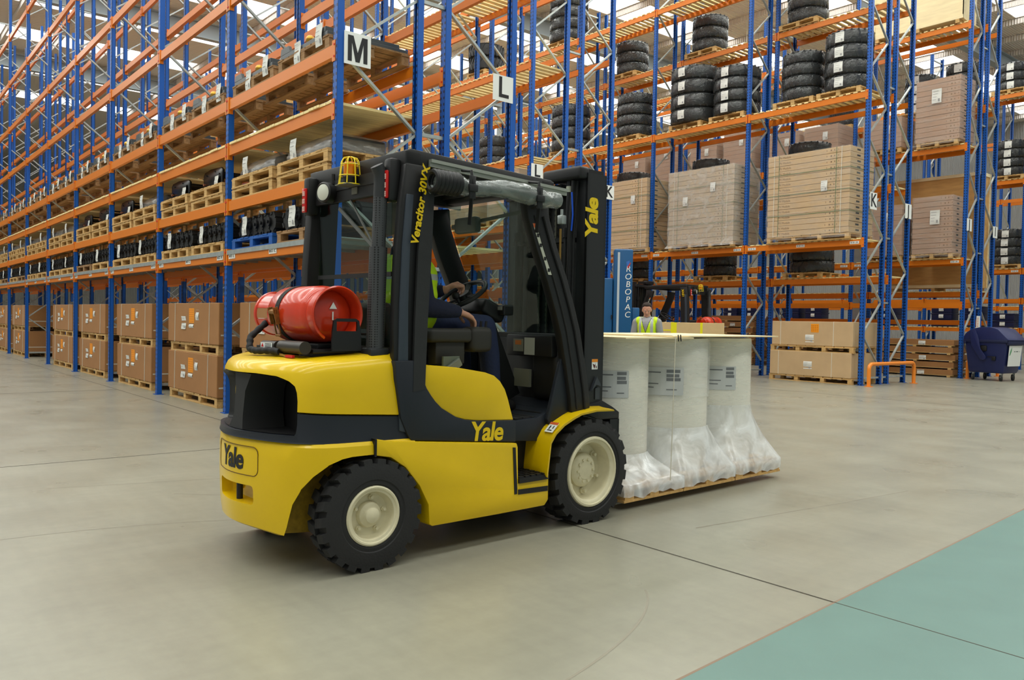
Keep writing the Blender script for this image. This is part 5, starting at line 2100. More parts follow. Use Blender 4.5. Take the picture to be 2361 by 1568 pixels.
# two long brown boxes on the floor, ends to the aisle
def floor_box(xc, yc, z0, W, Dp, H, label, group, lab=True, name='cardboard_box', mt=CARDL):
    t = thing(name, label, 'cardboard box', (xc, yc, z0), group=group)
    s = MB()
    s.box(-W / 2, W / 2, 0, Dp, 0, H, None, 0.008, 1)
    s.build('carton', mt, t)
    for x in (-W * 0.39, W * 0.27):
        s = MB()
        s.box(x, x + 0.014, -0.003, 0, 0, H)
        s.box(x, x + 0.014, -0.003, Dp, H, H + 0.002)
        s.build('strapping', STRAP, t)
    if lab:
        s = MB()
        s.box(0.0, 0.2, -0.003, 0, H * 0.55, H * 0.9)
        s.mi = 1
        for i in range(4):
            for j in range(4):
                s.box(0.015 + i * 0.045, 0.04 + i * 0.045, -0.0036, -0.003, H * (0.6 + 0.07 * j), H * (0.635 + 0.07 * j))
        s.build('orange_label', [OLABEL, mat('dark_orange_print', (200, 110, 14), 0.6)], t)
    obj('white_label', paper_mesh(0.22, 0.18, 9), t, (-0.03, -0.004, H * 0.45 if lab else H * 0.6))
    return t


pallet('wide', (-10.43, 18.28, 0.002), 'pallet on the floor under the two pale brown boxes beside the orange barrier', 'pallets under the two pale brown boxes')
floor_box(-10.43, 17.72, PH + 0.003, 2.1, 1.2, 0.57, 'lower of two pale brown boxes on the floor beside the orange barrier', 'pale brown boxes beside the orange barrier', False)
pallet('wide', (-10.41, 18.28, PH + 0.575), 'pallet between the two pale brown boxes beside the orange barrier', 'pallets under the two pale brown boxes')
floor_box(-10.41, 17.74, 2 * PH + 0.577, 2.08, 1.2, 0.57, 'upper of two pale brown boxes with an orange label, beside the orange barrier', 'pale brown boxes beside the orange barrier', True)

# ------------------------------------------------------------------ tyres
def tyre_mesh(R, H, seed=0, bare=False):
    s = MB()
    ri = R * 0.58
    h = H / 2
    s.lathe([(ri, -h * 0.8), (ri + 0.02, -h), (R * 0.86, -h), (R * 0.96, -h * 0.75), (R * 0.975, 0), (R * 0.96, h * 0.75), (R * 0.86, h), (ri + 0.02, h), (ri, h * 0.8), (ri, -h * 0.8)], 'z', 32)
    n = 22
    for k in range(n):
        for sd in (-1, 1):
            M = Matrix.Rotation(2 * pi * (k + (0.5 if sd > 0 else 0)) / n, 4, 'Z')
            s.bar(M @ Vector((R * 0.95, -0.02 * sd, 0.01 * sd)), M @ Vector((R * 0.955, R * 0.13, h * 0.88 * sd)), 0.035, 0.05, M @ Vector((1, 0, 0)))
    s.bm.transform(Matrix.Translation((0, 0, h)))
    return s.mesh('tyre', mat('tyre_black', (22, 22, 23), 0.5), True, 35)


def wrap_mesh(R, H, seed=0):
    s = MB()
    n = 36
    rings = []
    for z, rr in ((0.0, 0.90), (0.06, 0.98), (0.25, 1.02), (0.5, 1.025), (0.75, 1.02), (0.94, 0.98), (1.0, 0.90)):
        rings.append([(R * rr * (1 + 0.018 * noise.noise(Vector((cos(2 * pi * i / n) * 4, sin(2 * pi * i / n) * 4, z * 3 + seed)))) * cos(2 * pi * i / n),
                       R * rr * (1 + 0.018 * noise.noise(Vector((cos(2 * pi * i / n) * 4, sin(2 * pi * i / n) * 4, z * 3 + seed)))) * sin(2 * pi * i / n), H * z) for i in range(n)])
    s.loops(rings, cap=False)
    return s.mesh('plastic_wrap', film('tyre_film', (70, 72, 72), 0.5, 0.07, (5, 5, 6), 0.8, 0.1), True, 70)


TY = {}


def tyre_stack(xc, yc, z0, R, H, n, where, group, wrap=True, label=True, pal=True, palgroup='pallets under the tyre stacks'):
    if pal:
        sc_ = 'square'
        pallet(sc_, (xc, yc, z0), 'pallet under ' + where, palgroup)
        z0 += PH
    key = (R, H)
    if key not in TY:
        TY[key] = (tyre_mesh(R, H), wrap_mesh(R, H))
    tm, wm = TY[key]
    for i in range(n):
        pos = 'bottom' if i == 0 else ('top' if i == n - 1 else ('lower middle' if i == 1 and n == 4 else 'upper middle' if n == 4 else 'middle'))
        o = obj('tyre', tm, None, (xc + 0.01 * sin(i * 2.1 + xc), yc + 0.01 * cos(i * 1.7), z0 + i * H), i * 0.7 + xc)
        tag(o, '%s tyre of %s' % (pos, where), 'tyre', group)
        if wrap:
            w = obj('plastic_wrap', wm, o)
            w.rotation_euler = (0, 0, i * 1.3)
        if label:
            a = -radians(86)
            lb = obj('white_label', PAPERS[(i + int(abs(xc))) % 3], o)
            ang = -(i * 0.7 + xc)
            p = Vector((cos(a) * R * 1.035, sin(a) * R * 1.035, H * 0.80))
            lb.matrix_local = Matrix.Rotation(ang, 4, 'Z') @ Matrix.Translation(p) @ Matrix.Rotation(a + pi / 2, 4, 'Z') @ Matrix.Diagonal((1.3, 1.0, 0.95, 1))


ZE2 = 6.5753 + 0.09
tyre_stack(-9.95, 18.30, ZE2, 0.53, 0.34, 4, 'the wrapped stack above the K sign, first from the rack end', 'tyres of the stack above sign K')
tyre_stack(-11.12, 18.30, ZE2, 0.50, 0.29, 4, 'the shorter wrapped stack, second from the rack end', 'tyres of the second stack from the end', label=False)
tyre_stack(-13.05, 18.30, ZE2, 0.60, 0.31, 4, 'the wide wrapped stack, third from the rack end', 'tyres of the third stack from the end')
tyre_stack(-14.40, 18.30, ZE2, 0.68, 0.38, 4, 'the widest wrapped stack, fourth from the rack end', 'tyres of the widest stack')
tyre_stack(-16.60, 18.30, ZE2, 0.56, 0.31, 4, 'the wrapped stack above the first carton stack by the mast', 'tyres of the stack above the mast cartons', label=False)
tyre_stack(-19.4, 18.30, ZE2, 0.62, 0.36, 4, 'the wrapped stack left of the mast top', 'tyres of the stack left of the mast top', label=False)
tyre_stack(-23.4, 18.30, ZE2, 0.55, 0.36, 3, 'the wrapped stack seen between the L rack posts', 'tyres of the stack between the L posts', label=False)
tyre_stack(-19.6, 18.30, 10.1 + 0.09, 0.62, 0.36, 4, 'the high wrapped stack right of the bare tyres', 'tyres of the high wrapped stack', label=False)
tyre_stack(-24.0, 18.30, 10.1 + 0.09, 0.66, 0.48, 2, 'the big bare pair high above sign L', 'big bare tyres above sign L', wrap=False, label=False)
ZF = 8.92 + 0.09
tyre_stack(-11.75, 19.45, ZF, 0.50, 0.33, 4, 'the stack cut by the top edge of the photo', 'tyres of the stack at the top edge', label=False)
tyre_stack(-14.85, 19.45, ZF, 0.50, 0.33, 3, 'the high stack above the widest tyres', 'tyres of the high stack above the widest', label=False)
tyre_stack(-17.85, 19.45, ZF, 0.50, 0.33, 3, 'the high stack above the mast cartons', 'tyres of the high stack above the mast cartons', label=False)
ZF = 4.6 + 0.09
for i, (x, w) in enumerate(((-11.6, 'the tall printed stack'), (-14.7, 'the milky stack'), (-17.7, 'the stack by the mast'))):
    tyre_stack(x, 19.45, ZF, 0.52, 0.30, 4, 'the dark pile behind the top of ' + w, 'tyres behind ' + w, label=False)
ZF = 2.46 + 0.09
tyre_stack(-11.45, 19.45, ZF, 0.54, 0.30, 2, 'the dark pile under the printed carton stack', 'tyres under the printed stack', label=False)
tyre_stack(-14.3, 19.45, ZF, 0.45, 0.30, 2, 'the dark pile under the milky carton stack', 'tyres under the milky stack', label=False)
tyre_stack(-17.4, 19.45, ZF, 0.50, 0.30, 2, 'the dark pile under the mast carton stack', 'tyres under the mast cartons', label=False)
for z, n, w in ((9.2, 3, 'top stack by the right edge'), (6.3, 4, 'middle stack by the right edge'), (3.3, 4, 'lowest stack by the right edge')):
    tyre_stack(-10.82, 30.85, z + 0.09, 0.48, 0.30, n, 'the ' + w, 'tyres of the ' + w)
tyre_stack(-11.2, 24.72, 7.4 + 0.09, 0.40, 0.28, 4, 'the wrapped stack high behind the upper carton stack', 'tyres high behind the cartons')
tyre_stack(-10.0, 24.72, 7.4 + 0.09, 0.44, 0.30, 4, 'the wrapped stack above the bin, upper right', 'tyres above the bin')
tyre_stack(-13.6, 24.72, 7.4 + 0.09, 0.44, 0.30, 4, 'the wrapped stack between sign K and sign J posts', 'tyres between the K and J posts', label=False)

# ------------------------------------------------------------------ G row cartons and crates
PINKC = mat('pinkish_cardboard', (172, 140, 118), 0.85, var=0.05)
pallet('square', (-10.03, 23.58, 3.14 + 0.09), 'pallet under the lower wrapped carton stack above the bin', 'pallets under the J rack cartons')
carton_stack(-10.03, 23.10, 3.14 + 0.09 + PH, 1.06, 0.95, 11, 0.142, 'the lower stack left of the far J sign', 'flat cartons of the lower J stack', colour=PINKC, wrap=FILM1, printed=False, strap=False)
pallet('square', (-9.98, 23.58, 6.2 + 0.09), 'pallet under the upper wrapped carton stack above the bin', 'pallets under the J rack cartons')
carton_stack(-9.98, 23.10, 6.2 + 0.09 + PH, 1.16, 0.95, 12, 0.142, 'the upper stack left of the far J sign', 'flat cartons of the upper J stack', colour=PINKC, wrap=FILM1, printed=False, strap=False)
for x, z, n, w in ((-11.4, 3.14, 10, 'the lower stack beside the near J sign'), (-11.5, 6.2, 6, 'the upper stack beside the near J sign'), (-13.4, 6.2, 7, 'the stack above the tall printed cartons, right'), (-14.7, 6.2, 7, 'the stack above the tall printed cartons, left'),
                   (-16.4, 6.2, 9, 'the stack right of the widest tyres'), (-17.8, 6.2, 8, 'the stack under the widest tyres'), (-19.6, 6.2, 9, 'the stack above the mast cartons, right'), (-21.0, 6.2, 8, 'the stack above the mast cartons, left')):
    pallet('square', (x, 23.58, z + 0.09), 'pallet under ' + w, 'pallets under the J rack cartons')
    t = thing('wrapped_carton', 'film-wrapped brown cartons, ' + w, 'carton', (x, 23.10, z + 0.09 + PH), group='wrapped cartons on the J rack')
    s = MB()
    for i in range(n):
        s.box(-0.55, 0.55, 0, 0.95, i * 0.142 + 0.003, i * 0.142 + 0.139)
    s.build('carton', PINKC, t)
    s = MB()
    s.loops([[(-0.57, -0.02, zz), (0.57, -0.02, zz), (0.57, 0.97, zz), (-0.57, 0.97, zz)] for zz in (0, n * 0.071, n * 0.142 + 0.01)], cap=False)
    s.build('film_wrap', FILM1, t)
    obj('white_label', PAPERS[1], t, (0.15, -0.03, n * 0.142 - 0.2))
for (x, y, z), w in (((-9.95, 23.065, 4.55), 'the lower wrapped carton stack above the bin'), ((-10.0, 23.065, 7.85), 'the upper wrapped carton stack above the bin')):
    o = obj('paper_label', PAPERS[0], None, (x, y, z))
    o.scale = (1.6, 1, 1.6)
    tag(o, 'large white sheet on the front of ' + w, 'paper label')


def crate(xc, yc, z0, W, Dp, H, label, mt=PLY):
    t = thing('plywood_crate', label, 'crate', (xc, yc, z0), group='plywood crates on the racks')
    s = MB()
    s.box(-W / 2 + 0.02, W / 2 - 0.02, 0.02, Dp - 0.02, 0.1, H)
    s.build('panel', mt, t)
    s = MB()
    for x in (-W / 2, W / 2 - 0.09):
        s.box(x, x + 0.09, 0, 0.02, 0.1, H)
    for z in (0.1, H - 0.09):
        s.box(-W / 2, W / 2, -0.003, 0.018, z, z + 0.09)
    for y in (0, Dp - 0.09):
        s.box(W / 2 - 0.02, W / 2, y, y + 0.09, 0.1, H)
    s.box(W / 2 - 0.02, W / 2 + 0.003, 0, Dp, H - 0.09, H)
    s.build('batten', PLY, t)
    for x in (-W / 2 + 0.1, 0, W / 2 - 0.2):
        s = MB()
        s.box(x, x + 0.1, 0, Dp, 0, 0.1)
        s.build('skid', WOODP, t)
    return t


OSB = wood('crate_ply', (196, 152, 92), (1, 5, 5), 0.12)
crate(-10.55, 24.36, 2.3 + 0.09, 2.5, 0.74, 3.3, 'tall tan plywood crate behind the wrapped carton stack near the far J sign', OSB)
crate(-10.65, 23.12, 9.44 + 0.09, 2.5, 0.84, 1.5, 'pale plywood crate on the top shelf near the upper right corner')
# flattened crates stacked on the floor
for gx, gy, n, nm in ((-10.45, 23.25, 5, 'the stack behind the near J sign posts'), (-16.75, 23.25, 8, 'the stack behind the blue post right of the load'), (-13.95, 23.25, 4, 'the stack behind the pale brown boxes')):
    z = 0.002
    for i in range(n):
        t = thing('flat_crate', '%s flat wooden-edged crate in %s' % (('bottom' if i == 0 else 'top' if i == n - 1 else ORD[i]), nm), 'crate', (gx + rnd.uniform(-0.05, 0.05), gy + rnd.uniform(-0.03, 0.03), z), rnd.uniform(-0.03, 0.03), group='flat crates of ' + nm)
        s = MB()
        s.box(-1.05, 1.05, 0, 0.9, 0.06, 0.20, None, 0.004, 1)
        s.build('carton', CARD, t)
        s = MB()
        for y in (0.0, 0.4, 0.82):
            s.box(-1.05, 1.05, y, y + 0.08, 0.04, 0.06)
        for x in (-1.0, -0.05, 0.9):
            s.box(x, x + 0.09, 0, 0.9, 0.0, 0.04)
        s.build('skid', WOODP, t)
        if i % 2 == 0:
            obj('white_label', PAPERS[i % 3], t, (0.2, -0.005, 0.17)).scale = (1.2, 1, 0.5)
        z += 0.203
# dark blue tote boxes behind, low down on the farthest rack
tm = None
for j in range(16):
    x = -10.80 - j * 1.0
    kk = (-7.1 - x) % 3.146
    if kk < 0.42 or kk > 2.72:
        continue
    for i in range(3 if j % 3 else 2):
        if tm is None:
            s = MB()
            s.box(-0.35, 0.35, -0.3, 0.3, 0, 0.24, None, 0.02)
            s.box(-0.37, 0.37, -0.32, 0.32, 0.2, 0.24, None, 0.01)
            tm = s.mesh('tote', mat('navy_plastic', (18, 26, 66), 0.4), True, 35)
        lev = ['bottom', 'middle', 'top'][i]
        t = thing('storage_tote', '%s dark blue tote, %s stack from the right edge on the farthest rack' % (lev, (ORD + ['fifteenth', 'sixteenth'])[j]), 'storage box', (x, 30.75, 1.3 + 0.09 + i * 0.245), group='dark blue totes on the farthest rack')
        obj('tote', tm, t)
        obj('white_label', PAPERS[i], t, (0.0, -0.33, 0.2)).scale = (1.0, 1, 0.55)

# ------------------------------------------------------------------ L aisle racks behind the cab
for i, (x, z, n, w) in enumerate(((-13.3, 3.22, 8, 'seen through the windscreen right of the wiper'), (-14.9, 3.22, 9, 'seen through the windscreen left part'), (-16.4, 3.22, 7, 'seen through the cab beside the driver'))):
    pallet('square', (x, 11.1, z + 0.09), 'pallet under cartons ' + w, 'pallets on the rack across the L aisle')
    t = thing('wrapped_carton', 'wrapped pale cartons ' + w, 'carton', (x, 10.65, z + 0.09 + PH), group='wrapped cartons across the L aisle')
    s = MB()
    for j in range(n):
        s.box(-0.5, 0.5, 0, 0.9, j * 0.12 + 0.003, j * 0.12 + 0.117)
    s.build('carton', CARDL, t)
    s = MB()
    s.loops([[(-0.52, -0.02, zz), (0.52, -0.02, zz), (0.52, 0.92, zz), (-0.52, 0.92, zz)] for zz in (0, n * 0.06, n * 0.12 + 0.01)], cap=False)
    s.build('film_wrap', FILM2, t)
for i, x in enumerate((-13.3, -14.75, -16.5, -17.7, -20.3, -23.5)):
    pallet('square', (x, 11.1, 0.002), 'floor pallet across the L aisle, %s from its end' % ORD[i], 'floor pallets across the L aisle')
    t = thing('wrapped_machine', 'grey film-wrapped machine on the floor across the L aisle, %s from its end' % ORD[i], 'machine part', (x, 10.65, 0.002 + PH), group='wrapped machines across the L aisle')
    s = MB()
    s.box(-0.45, 0.45, 0.03, 0.85, 0, 0.7 + 0.1 * (i % 3), None, 0.06)
    s.box(-0.2, 0.3, 0.1, 0.7, 0.6, 0.95 + 0.1 * (i % 2), None, 0.05)
    s.build('casting', mat('machine_grey', (130, 132, 126), 0.5), t, smooth=True, auto=35)
    s = MB()
    s.loops([[(-0.5, -0.0, 0), (0.5, -0.0, 0), (0.5, 0.9, 0), (-0.5, 0.9, 0)], [(-0.48, 0.0, 0.7), (0.48, 0.0, 0.7), (0.48, 0.88, 0.7), (-0.48, 0.88, 0.7)], [(-0.25, 0.06, 1.05), (0.34, 0.06, 1.05), (0.34, 0.76, 1.05), (-0.25, 0.76, 1.05)]])
    s.build('film_wrap', FILM2, t)
# dark cartons deep on the floor behind the brown boxes
for i in range(12):
    x = -9.229 - 3.146 * (i + 1.5)
    if i > 7:
        continue
    floor_box(x, 17.9, 0.002, 2.1 if i > 1 else 1.6, 0.8, (0.9 if i < 2 else 1.9) + 0.12 * (i % 3), 'brown box deep on the floor of the K rack, %s from its end' % ORD[i + 1], 'brown boxes deep on the K rack floor', i % 2 == 0, mt=CARD)
# ------------------------------------------------------------------ the load on the forks: three pallets of wrapped rolls under plywood lids
def fk(s_, l, z):
    return FKM @ Vector((s_, -l, z))


ROLLM = mat('wrapped_roll_paper', (250, 245, 232), 0.35, var=0.05, vscale=5)
FILMR = film('roll_film', (246, 246, 242), 0.30, 0.16, (1.5, 1.5, 12), 0.10, 0.06)
FILMS = film('skirt_film', (250, 252, 252), 0.62, 0.16, (3.2, 3.2, 3.2), 0.45, 0.2)
names = ['nearest the forklift', 'in the middle', 'farthest from the forklift']
pm = None
for i, (sc_, R, H) in enumerate(((0.785, 0.300, 1.04), (1.485, 0.345, 1.04), (2.19, 0.315, 1.04))):
    # pallet: 0.70 along the truck, 1.0 across
    s = MB()
    hw, hd = 0.35, 0.50
    for x in (-hw + 0.05, 0, hw - 0.05):
        pass
    for y in (-hd + 0.05, 0.0, hd - 0.05):
        s.box(-hw + 0.004, hw - 0.004, y - 0.05, y + 0.05, 0.0, 0.018)
        for x in (-hw + 0.065, 0.0, hw - 0.065):
            s.box(x - 0.05, x + 0.05, y - 0.048, y + 0.048, 0.018, 0.084)
        s.box(-hw + 0.004, hw - 0.004, y - 0.05, y + 0.05, 0.084, 0.102)
    for k in range(7):
        y = -hd + 0.03 + k * 0.14
        s.box(-hw + 0.004, hw - 0.004, y, y + 0.10, 0.102, 0.118)
    p = s.build('pallet', wood('fresh_pallet_wood', (206, 166, 104), (8, 1, 8), 0.18))
    tag(p, 'pine pallet carried on the forks, %s' % names[i], 'pallet', 'pallets carried on the forks')
    p.location = fk(sc_ - 0.0, 0.0, 0.052)
    p.rotation_euler = (0, 0, FK_HEAD)
    t = thing('wrapped_roll', 'tall white film-wrapped roll on the forks, %s' % names[i], 'wrapped roll', fk(sc_, 0.03, 0.172), FK_HEAD, group='white wrapped rolls on the forks')
    s = MB()
    s.lathe([(0, 0.002), (R * 0.985, 0.002), (R, 0.012), (R, H - 0.01), (R * 0.985, H), (0, H)], 'z', 64)
    s.build('roll', ROLLM, t, smooth=True, auto=35)
    s = MB()
    n = 64
    rings = []
    for z, k in (((0.17, 0.33, 0.47)[i] - 0.02, 1.02), ((0.17, 0.33, 0.47)[i] + 0.05, 1.017), (0.60, 1.014), (0.75, 1.014), (0.90, 1.014), (H - 0.03, 1.012)):
        rings.append([(R * k * cos(2 * pi * j / n), R * k * sin(2 * pi * j / n), z) for j in range(n)])
    s.loops(rings, cap=False)
    if i == 1:
        s.loops([[(R * k * cos(2 * pi * j / n), R * k * sin(2 * pi * j / n), z + 0.02 * sin(2 * pi * j / n * 3)) for j in range(n)] for z, k in ((0.56, 1.05), (0.75, 1.055), (H - 0.02, 1.05))], cap=False)
    s.build('film_wrap', FILMR, t, smooth=True)
    # skirt of film drawn out over the pallet's corners
    s = MB()
    n = 72
    rings = []
    ox, oy = 0.0, 0.03
    hS = (0.17, 0.33, 0.47)[i]
    prof = [(hS * (1 - u), u ** (1.25 if i < 2 else 1.6)) for u in (0.0, 0.08, 0.18, 0.3, 0.42, 0.55, 0.68, 0.8, 0.9, 1.0)]
    prof = [(max(z, 0.0) * 0.97 + 0.012 * (1 - f), f) for z, f in prof] + [(-0.05, 1.008), (-0.085, 1.0)]
    for z, f in prof:
        rg = []
        for j in range(n):
            a = 2 * pi * j / n
            c_, s_ = cos(a), sin(a)
            rc = R * 1.02
            # rectangle hx x hy
            hx, hy = 0.352, 0.505
            rq = min(hx / max(1e-6, abs(c_)), hy / max(1e-6, abs(s_)))
            px, py = rc * c_, rc * s_
            qx, qy = rq * c_, rq * s_ + oy
            x, y = px + (qx - px) * f, py + (qy - py) * f
            fold = 0.012 * noise.noise(Vector((c_ * 5, s_ * 5, z * 6 + i * 3)))
            zz = z + (0.02 * noise.noise(Vector((c_ * 4, s_ * 4, i))) if 0.05 < f < 0.95 else 0) + (0.035 * noise.noise(Vector((c_ * 6, s_ * 6, 4 + i))) if z < -0.06 else 0)
            rg.append((x * (1 + fold), y * (1 + fold), zz))
        rings.append(rg)
    s.loops(rings, cap=False)
    s.build('film_skirt', FILMS, t, smooth=True, auto=70)
    # printed data sheet under the film
    s = MB()
    lw, lh = (0.24, 0.20) if i != 1 else (0.34, 0.22)
    a0 = -pi / 2 + (-1.0 if i == 1 else -0.75)
    m_ = 10
    rings = []
    for z in (0.70 - lh / 2, 0.70 + lh / 2):
        rings.append([((R * (1.0215 if i != 1 else 1.062)) * cos(a0 + lw / R * (j / m_ - 0.5)), (R * (1.0215 if i != 1 else 1.062)) * sin(a0 + lw / R * (j / m_ - 0.5)), z) for j in range(m_ + 1)])
    s.loops(rings, cap=False, close=False)
    s.mi = 1
    for z, x0, x1, hh in ((0.70, 0.62, 0.92, 0.012), (0.665, 0.62, 0.9, 0.012), (0.635, 0.62, 0.93, 0.012), (0.60, 0.05, 0.45, 0.004), (0.57, 0.05, 0.35, 0.004), (0.69, 0.05, 0.5, 0.005), (0.555, 0.62, 0.85, 0.004)):
        q0 = []
        for zz in (z + 0.08 - hh, z + 0.08 + hh):
            q0.append([((R * (1.0245 if i != 1 else 1.066)) * cos(a0 + lw / R * (x0 + (x1 - x0) * j / 4 - 0.5)), (R * (1.0245 if i != 1 else 1.066)) * sin(a0 + lw / R * (x0 + (x1 - x0) * j / 4 - 0.5)), zz) for j in range(5)])
        s.loops(q0, cap=False, close=False)
    s.build('data_sheet', [mat('film_covered_paper', (206, 208, 208), 0.35), mat('grey_barcode', (120, 122, 126), 0.5)], t)

for (s0, s1, l0, l1, z, nm) in ((0.42, 1.22, -0.58, 0.50, 1.214, 'plywood lid lying over the roll nearest the forklift'), (1.02, 2.52, -0.62, 0.46, 1.226, 'larger plywood lid over the two far rolls')):
    s = MB()
    vs = s.box(s0, s1, -l1, -l0, 0, 0.010)
    o = s.build('plywood_sheet', PLY)
    o.matrix_world = FKM @ Matrix.Translation((0, 0, z))
    tag(o, nm, 'plywood sheet', 'plywood lids on the rolls')
s = MB()
s.tube([fk(0.98, 0.2, 1.240), fk(0.98, 0.47, 1.239), fk(0.975, 0.512, 1.23), fk(0.965, 0.514, 1.0), fk(0.955, 0.516, 0.5), fk(0.945, 0.516, 0.16)], 0.0035, 6)
tag(s.build('strapping_band', STRAP, smooth=True), 'white strap running down the side of the load from its plywood lid', 'strapping')
s = MB()
for ds in (0.0, 0.03):
    s.bar(fk(1.02 + ds, 0.50, 1.245), fk(1.02 + ds, 0.506, 1.195), 0.010, 0.003, (1, 0, 0))
tag(s.build('black_tape', INK), 'two short black tape strips on the plywood lid edge', 'tape')

# ------------------------------------------------------------------ blue wrapping machine, its carton, and the second truck
RB = mat('machine_blue', (22, 84, 134), 0.4)
t = thing('wrapping_machine', 'blue pallet wrapping machine column with white lettering behind the load', 'wrapping machine', (-10.30, 11.09, 0), radians(46))
s = MB()
s.box(-0.17, 0.17, -0.17, 0.17, 0.02, 2.66, None, 0.03, 3)
s.build('column', RB, t, smooth=True, auto=35)
s = MB()
s.box(-0.44, -0.18, -0.14, 0.16, 0.02, 2.13, None, 0.02, 3)
s.build('carriage_housing', RB, t, smooth=True, auto=35)
s = MB()
s.box(0.175, 0.31, -0.12, 0.14, 1.10, 1.60, None, 0.015, 2)
s.build('control_box', RB, t, smooth=True, auto=35)
s = MB()
s.box(-0.105, -0.065, -0.176, -0.169, 0.2, 2.60)
s.build('pale_channel', mat('pale_rail', (190, 200, 206), 0.4), t)
s = MB()
s.box(-0.205, -0.185, -0.16, -0.12, 1.38, 1.46)
s.build('latch', BLKP, t)
me = text_mesh('R\nO\nB\nO\nP\nA\nC', 0.15, SIGNW, 0.001, 0.0, 0.12, line=0.92, M=Matrix.Translation((0.088, -0.1715, 1.88)) @ Matrix.Rotation(pi / 2, 4, 'X'))
obj('lettering', me, t)
s = MB()
s.prism([(0.05, 2.43), (0.11, 2.45), (0.105, 2.38), (0.06, 2.34)], 'y', -0.1725, -0.170)
s.mi = 1
s.prism([(0.07, 2.34), (0.125, 2.42), (0.13, 2.40), (0.085, 2.30)], 'y', -0.1735, -0.1725)
s.build('emblem', [mat('emblem_blue', (60, 110, 190), 0.4), mat('emblem_red', (190, 50, 50), 0.4)], t)
s = MB()
s.box(-0.5, 0.36, -0.24, 0.24, 0.0, 0.05, None, 0.01)
s.build('base_plate', RB, t, smooth=True, auto=35)

t = thing('long_carton', 'long tan carton with yellow and white tape behind the load', 'carton', (-11.3, 13.75, 1.08), radians(46))
s = MB()
s.box(-1.05, 1.05, -0.25, 0.25, 0, 0.27, None, 0.006, 1)
s.build('carton', mat('tan_cardboard', (206, 176, 128), 0.8, var=0.05), t)
s = MB()
s.box(-1.05, 0.05, -0.2525, -0.2500, 0.09, 0.115)
s.box(-0.06, 0.06, -0.2530, -0.2500, 0.0, 0.27)
s.box(0.55, 0.60, -0.2530, -0.2500, 0.0, 0.272)
s.mi = 1
for x in (-0.75, -0.48):
    s.box(x, x + 0.12, -0.2535, -0.2505, 0.0, 0.271)
s.build('tape', [mat('yellow_tape', (232, 220, 20), 0.4), mat('white_tape', (224, 220, 214), 0.5)], t)
t2 = thing('carton_trestle', 'stand holding up the long taped carton behind the load', 'stand', (-11.3, 13.75, 0), radians(46))
for x in (-0.8, 0.8):
    s = MB()
    s.box(x - 0.03, x + 0.03, -0.2, -0.16, 0, 1.04)
    s.box(x - 0.03, x + 0.03, 0.16, 0.2, 0, 1.04)
    s.box(x - 0.03, x + 0.03, -0.2, 0.2, 1.04, 1.08)
    s.build('trestle_frame', GALV, t2)

proto(FK)
proto(GAS)
FK2H = radians(190)
FK2 = dup(FK, (-13.55, 15.35, 0), FK2H, 'second forklift with a black cab guard parked behind the long taped carton')
FK2M = Matrix.Translation((-13.55, 15.35, 0)) @ Matrix.Rotation(FK2H, 4, 'Z')
for o in list(FK2.children_recursive):
    if o.name.startswith(('pillar_lettering', 'rolled_curtain', 'curtain_', 'zip_pull', 'gutter_rail', 'door_flap', 'rear_window', 'window_bar', 'wiper', 'windscreen', 'roof_sheet', 'rear_notice')):
        D.objects.remove(o)
pl2 = [o for o in FK2.children if o.name.startswith('rear_pillar')][1]
obj('pillar_lettering', text_mesh('15VX', 0.075, YTEXT, 0.0006, 0.002, 0.1, 1.0, M=Matrix.Translation((-1.40, 0.552, 2.03)) @ Matrix.Rotation(pi, 4, 'Z') @ rot_side() @ Matrix.Rotation(radians(97), 4, 'Z')), pl2)
gm = FK2M @ FKM.inverted() @ GAS.matrix_basis
GAS2 = dup(GAS, gm.translation, FK2H, 'red gas cylinder on the far forklift beside the taped carton')

# ------------------------------------------------------------------ wheeled bin, barriers
BIN = t = thing('wheelie_bin', 'large dark blue four-wheeled bin with rounded lid by the right edge', 'bin', (-8.46, 23.32, 0), radians(-5))
NAVY = mat('bin_navy', (26, 36, 84), 0.42, var=0.08, vscale=7)
s = MB()
rings = []
for z, hx, hy in ((0.19, 0.50, 0.40), (0.25, 0.53, 0.42), (0.85, 0.60, 0.47), (0.95, 0.605, 0.475)):
    rings.append([(-hx, -hy, z), (hx, -hy, z), (hx, hy, z), (-hx, hy, z)])
s.loops(rings)
s.build('bin_body', NAVY, t, bevel=0.02, smooth=True, auto=35)
s = MB()
s.box(-0.66, 0.66, -0.51, 0.51, 0.93, 1.0, None, 0.015)
s.box(-0.64, -0.56, -0.53, 0.53, 0.89, 0.95, None, 0.01)
s.box(0.60, 0.70, -0.47, 0.47, 0.88, 0.98, None, 0.02)
s.build('rim', mat('bin_rim_navy', (20, 28, 64), 0.5), t, smooth=True, auto=35)
s = MB()   # domed lid, arched along its length
prof = [(-0.66, 0.985)] + [(-0.66 * cos(a), 1.0 + 0.31 * sin(a) ** 0.9) for a in [pi * k / 16 for k in range(1, 12)]] + [(0.62, 1.06), (0.70, 1.0), (0.68, 0.985)]
s.prism(prof, 'y', -0.50, 0.50)
s.build('lid', NAVY, t, bevel=0.015, smooth=True, auto=30)
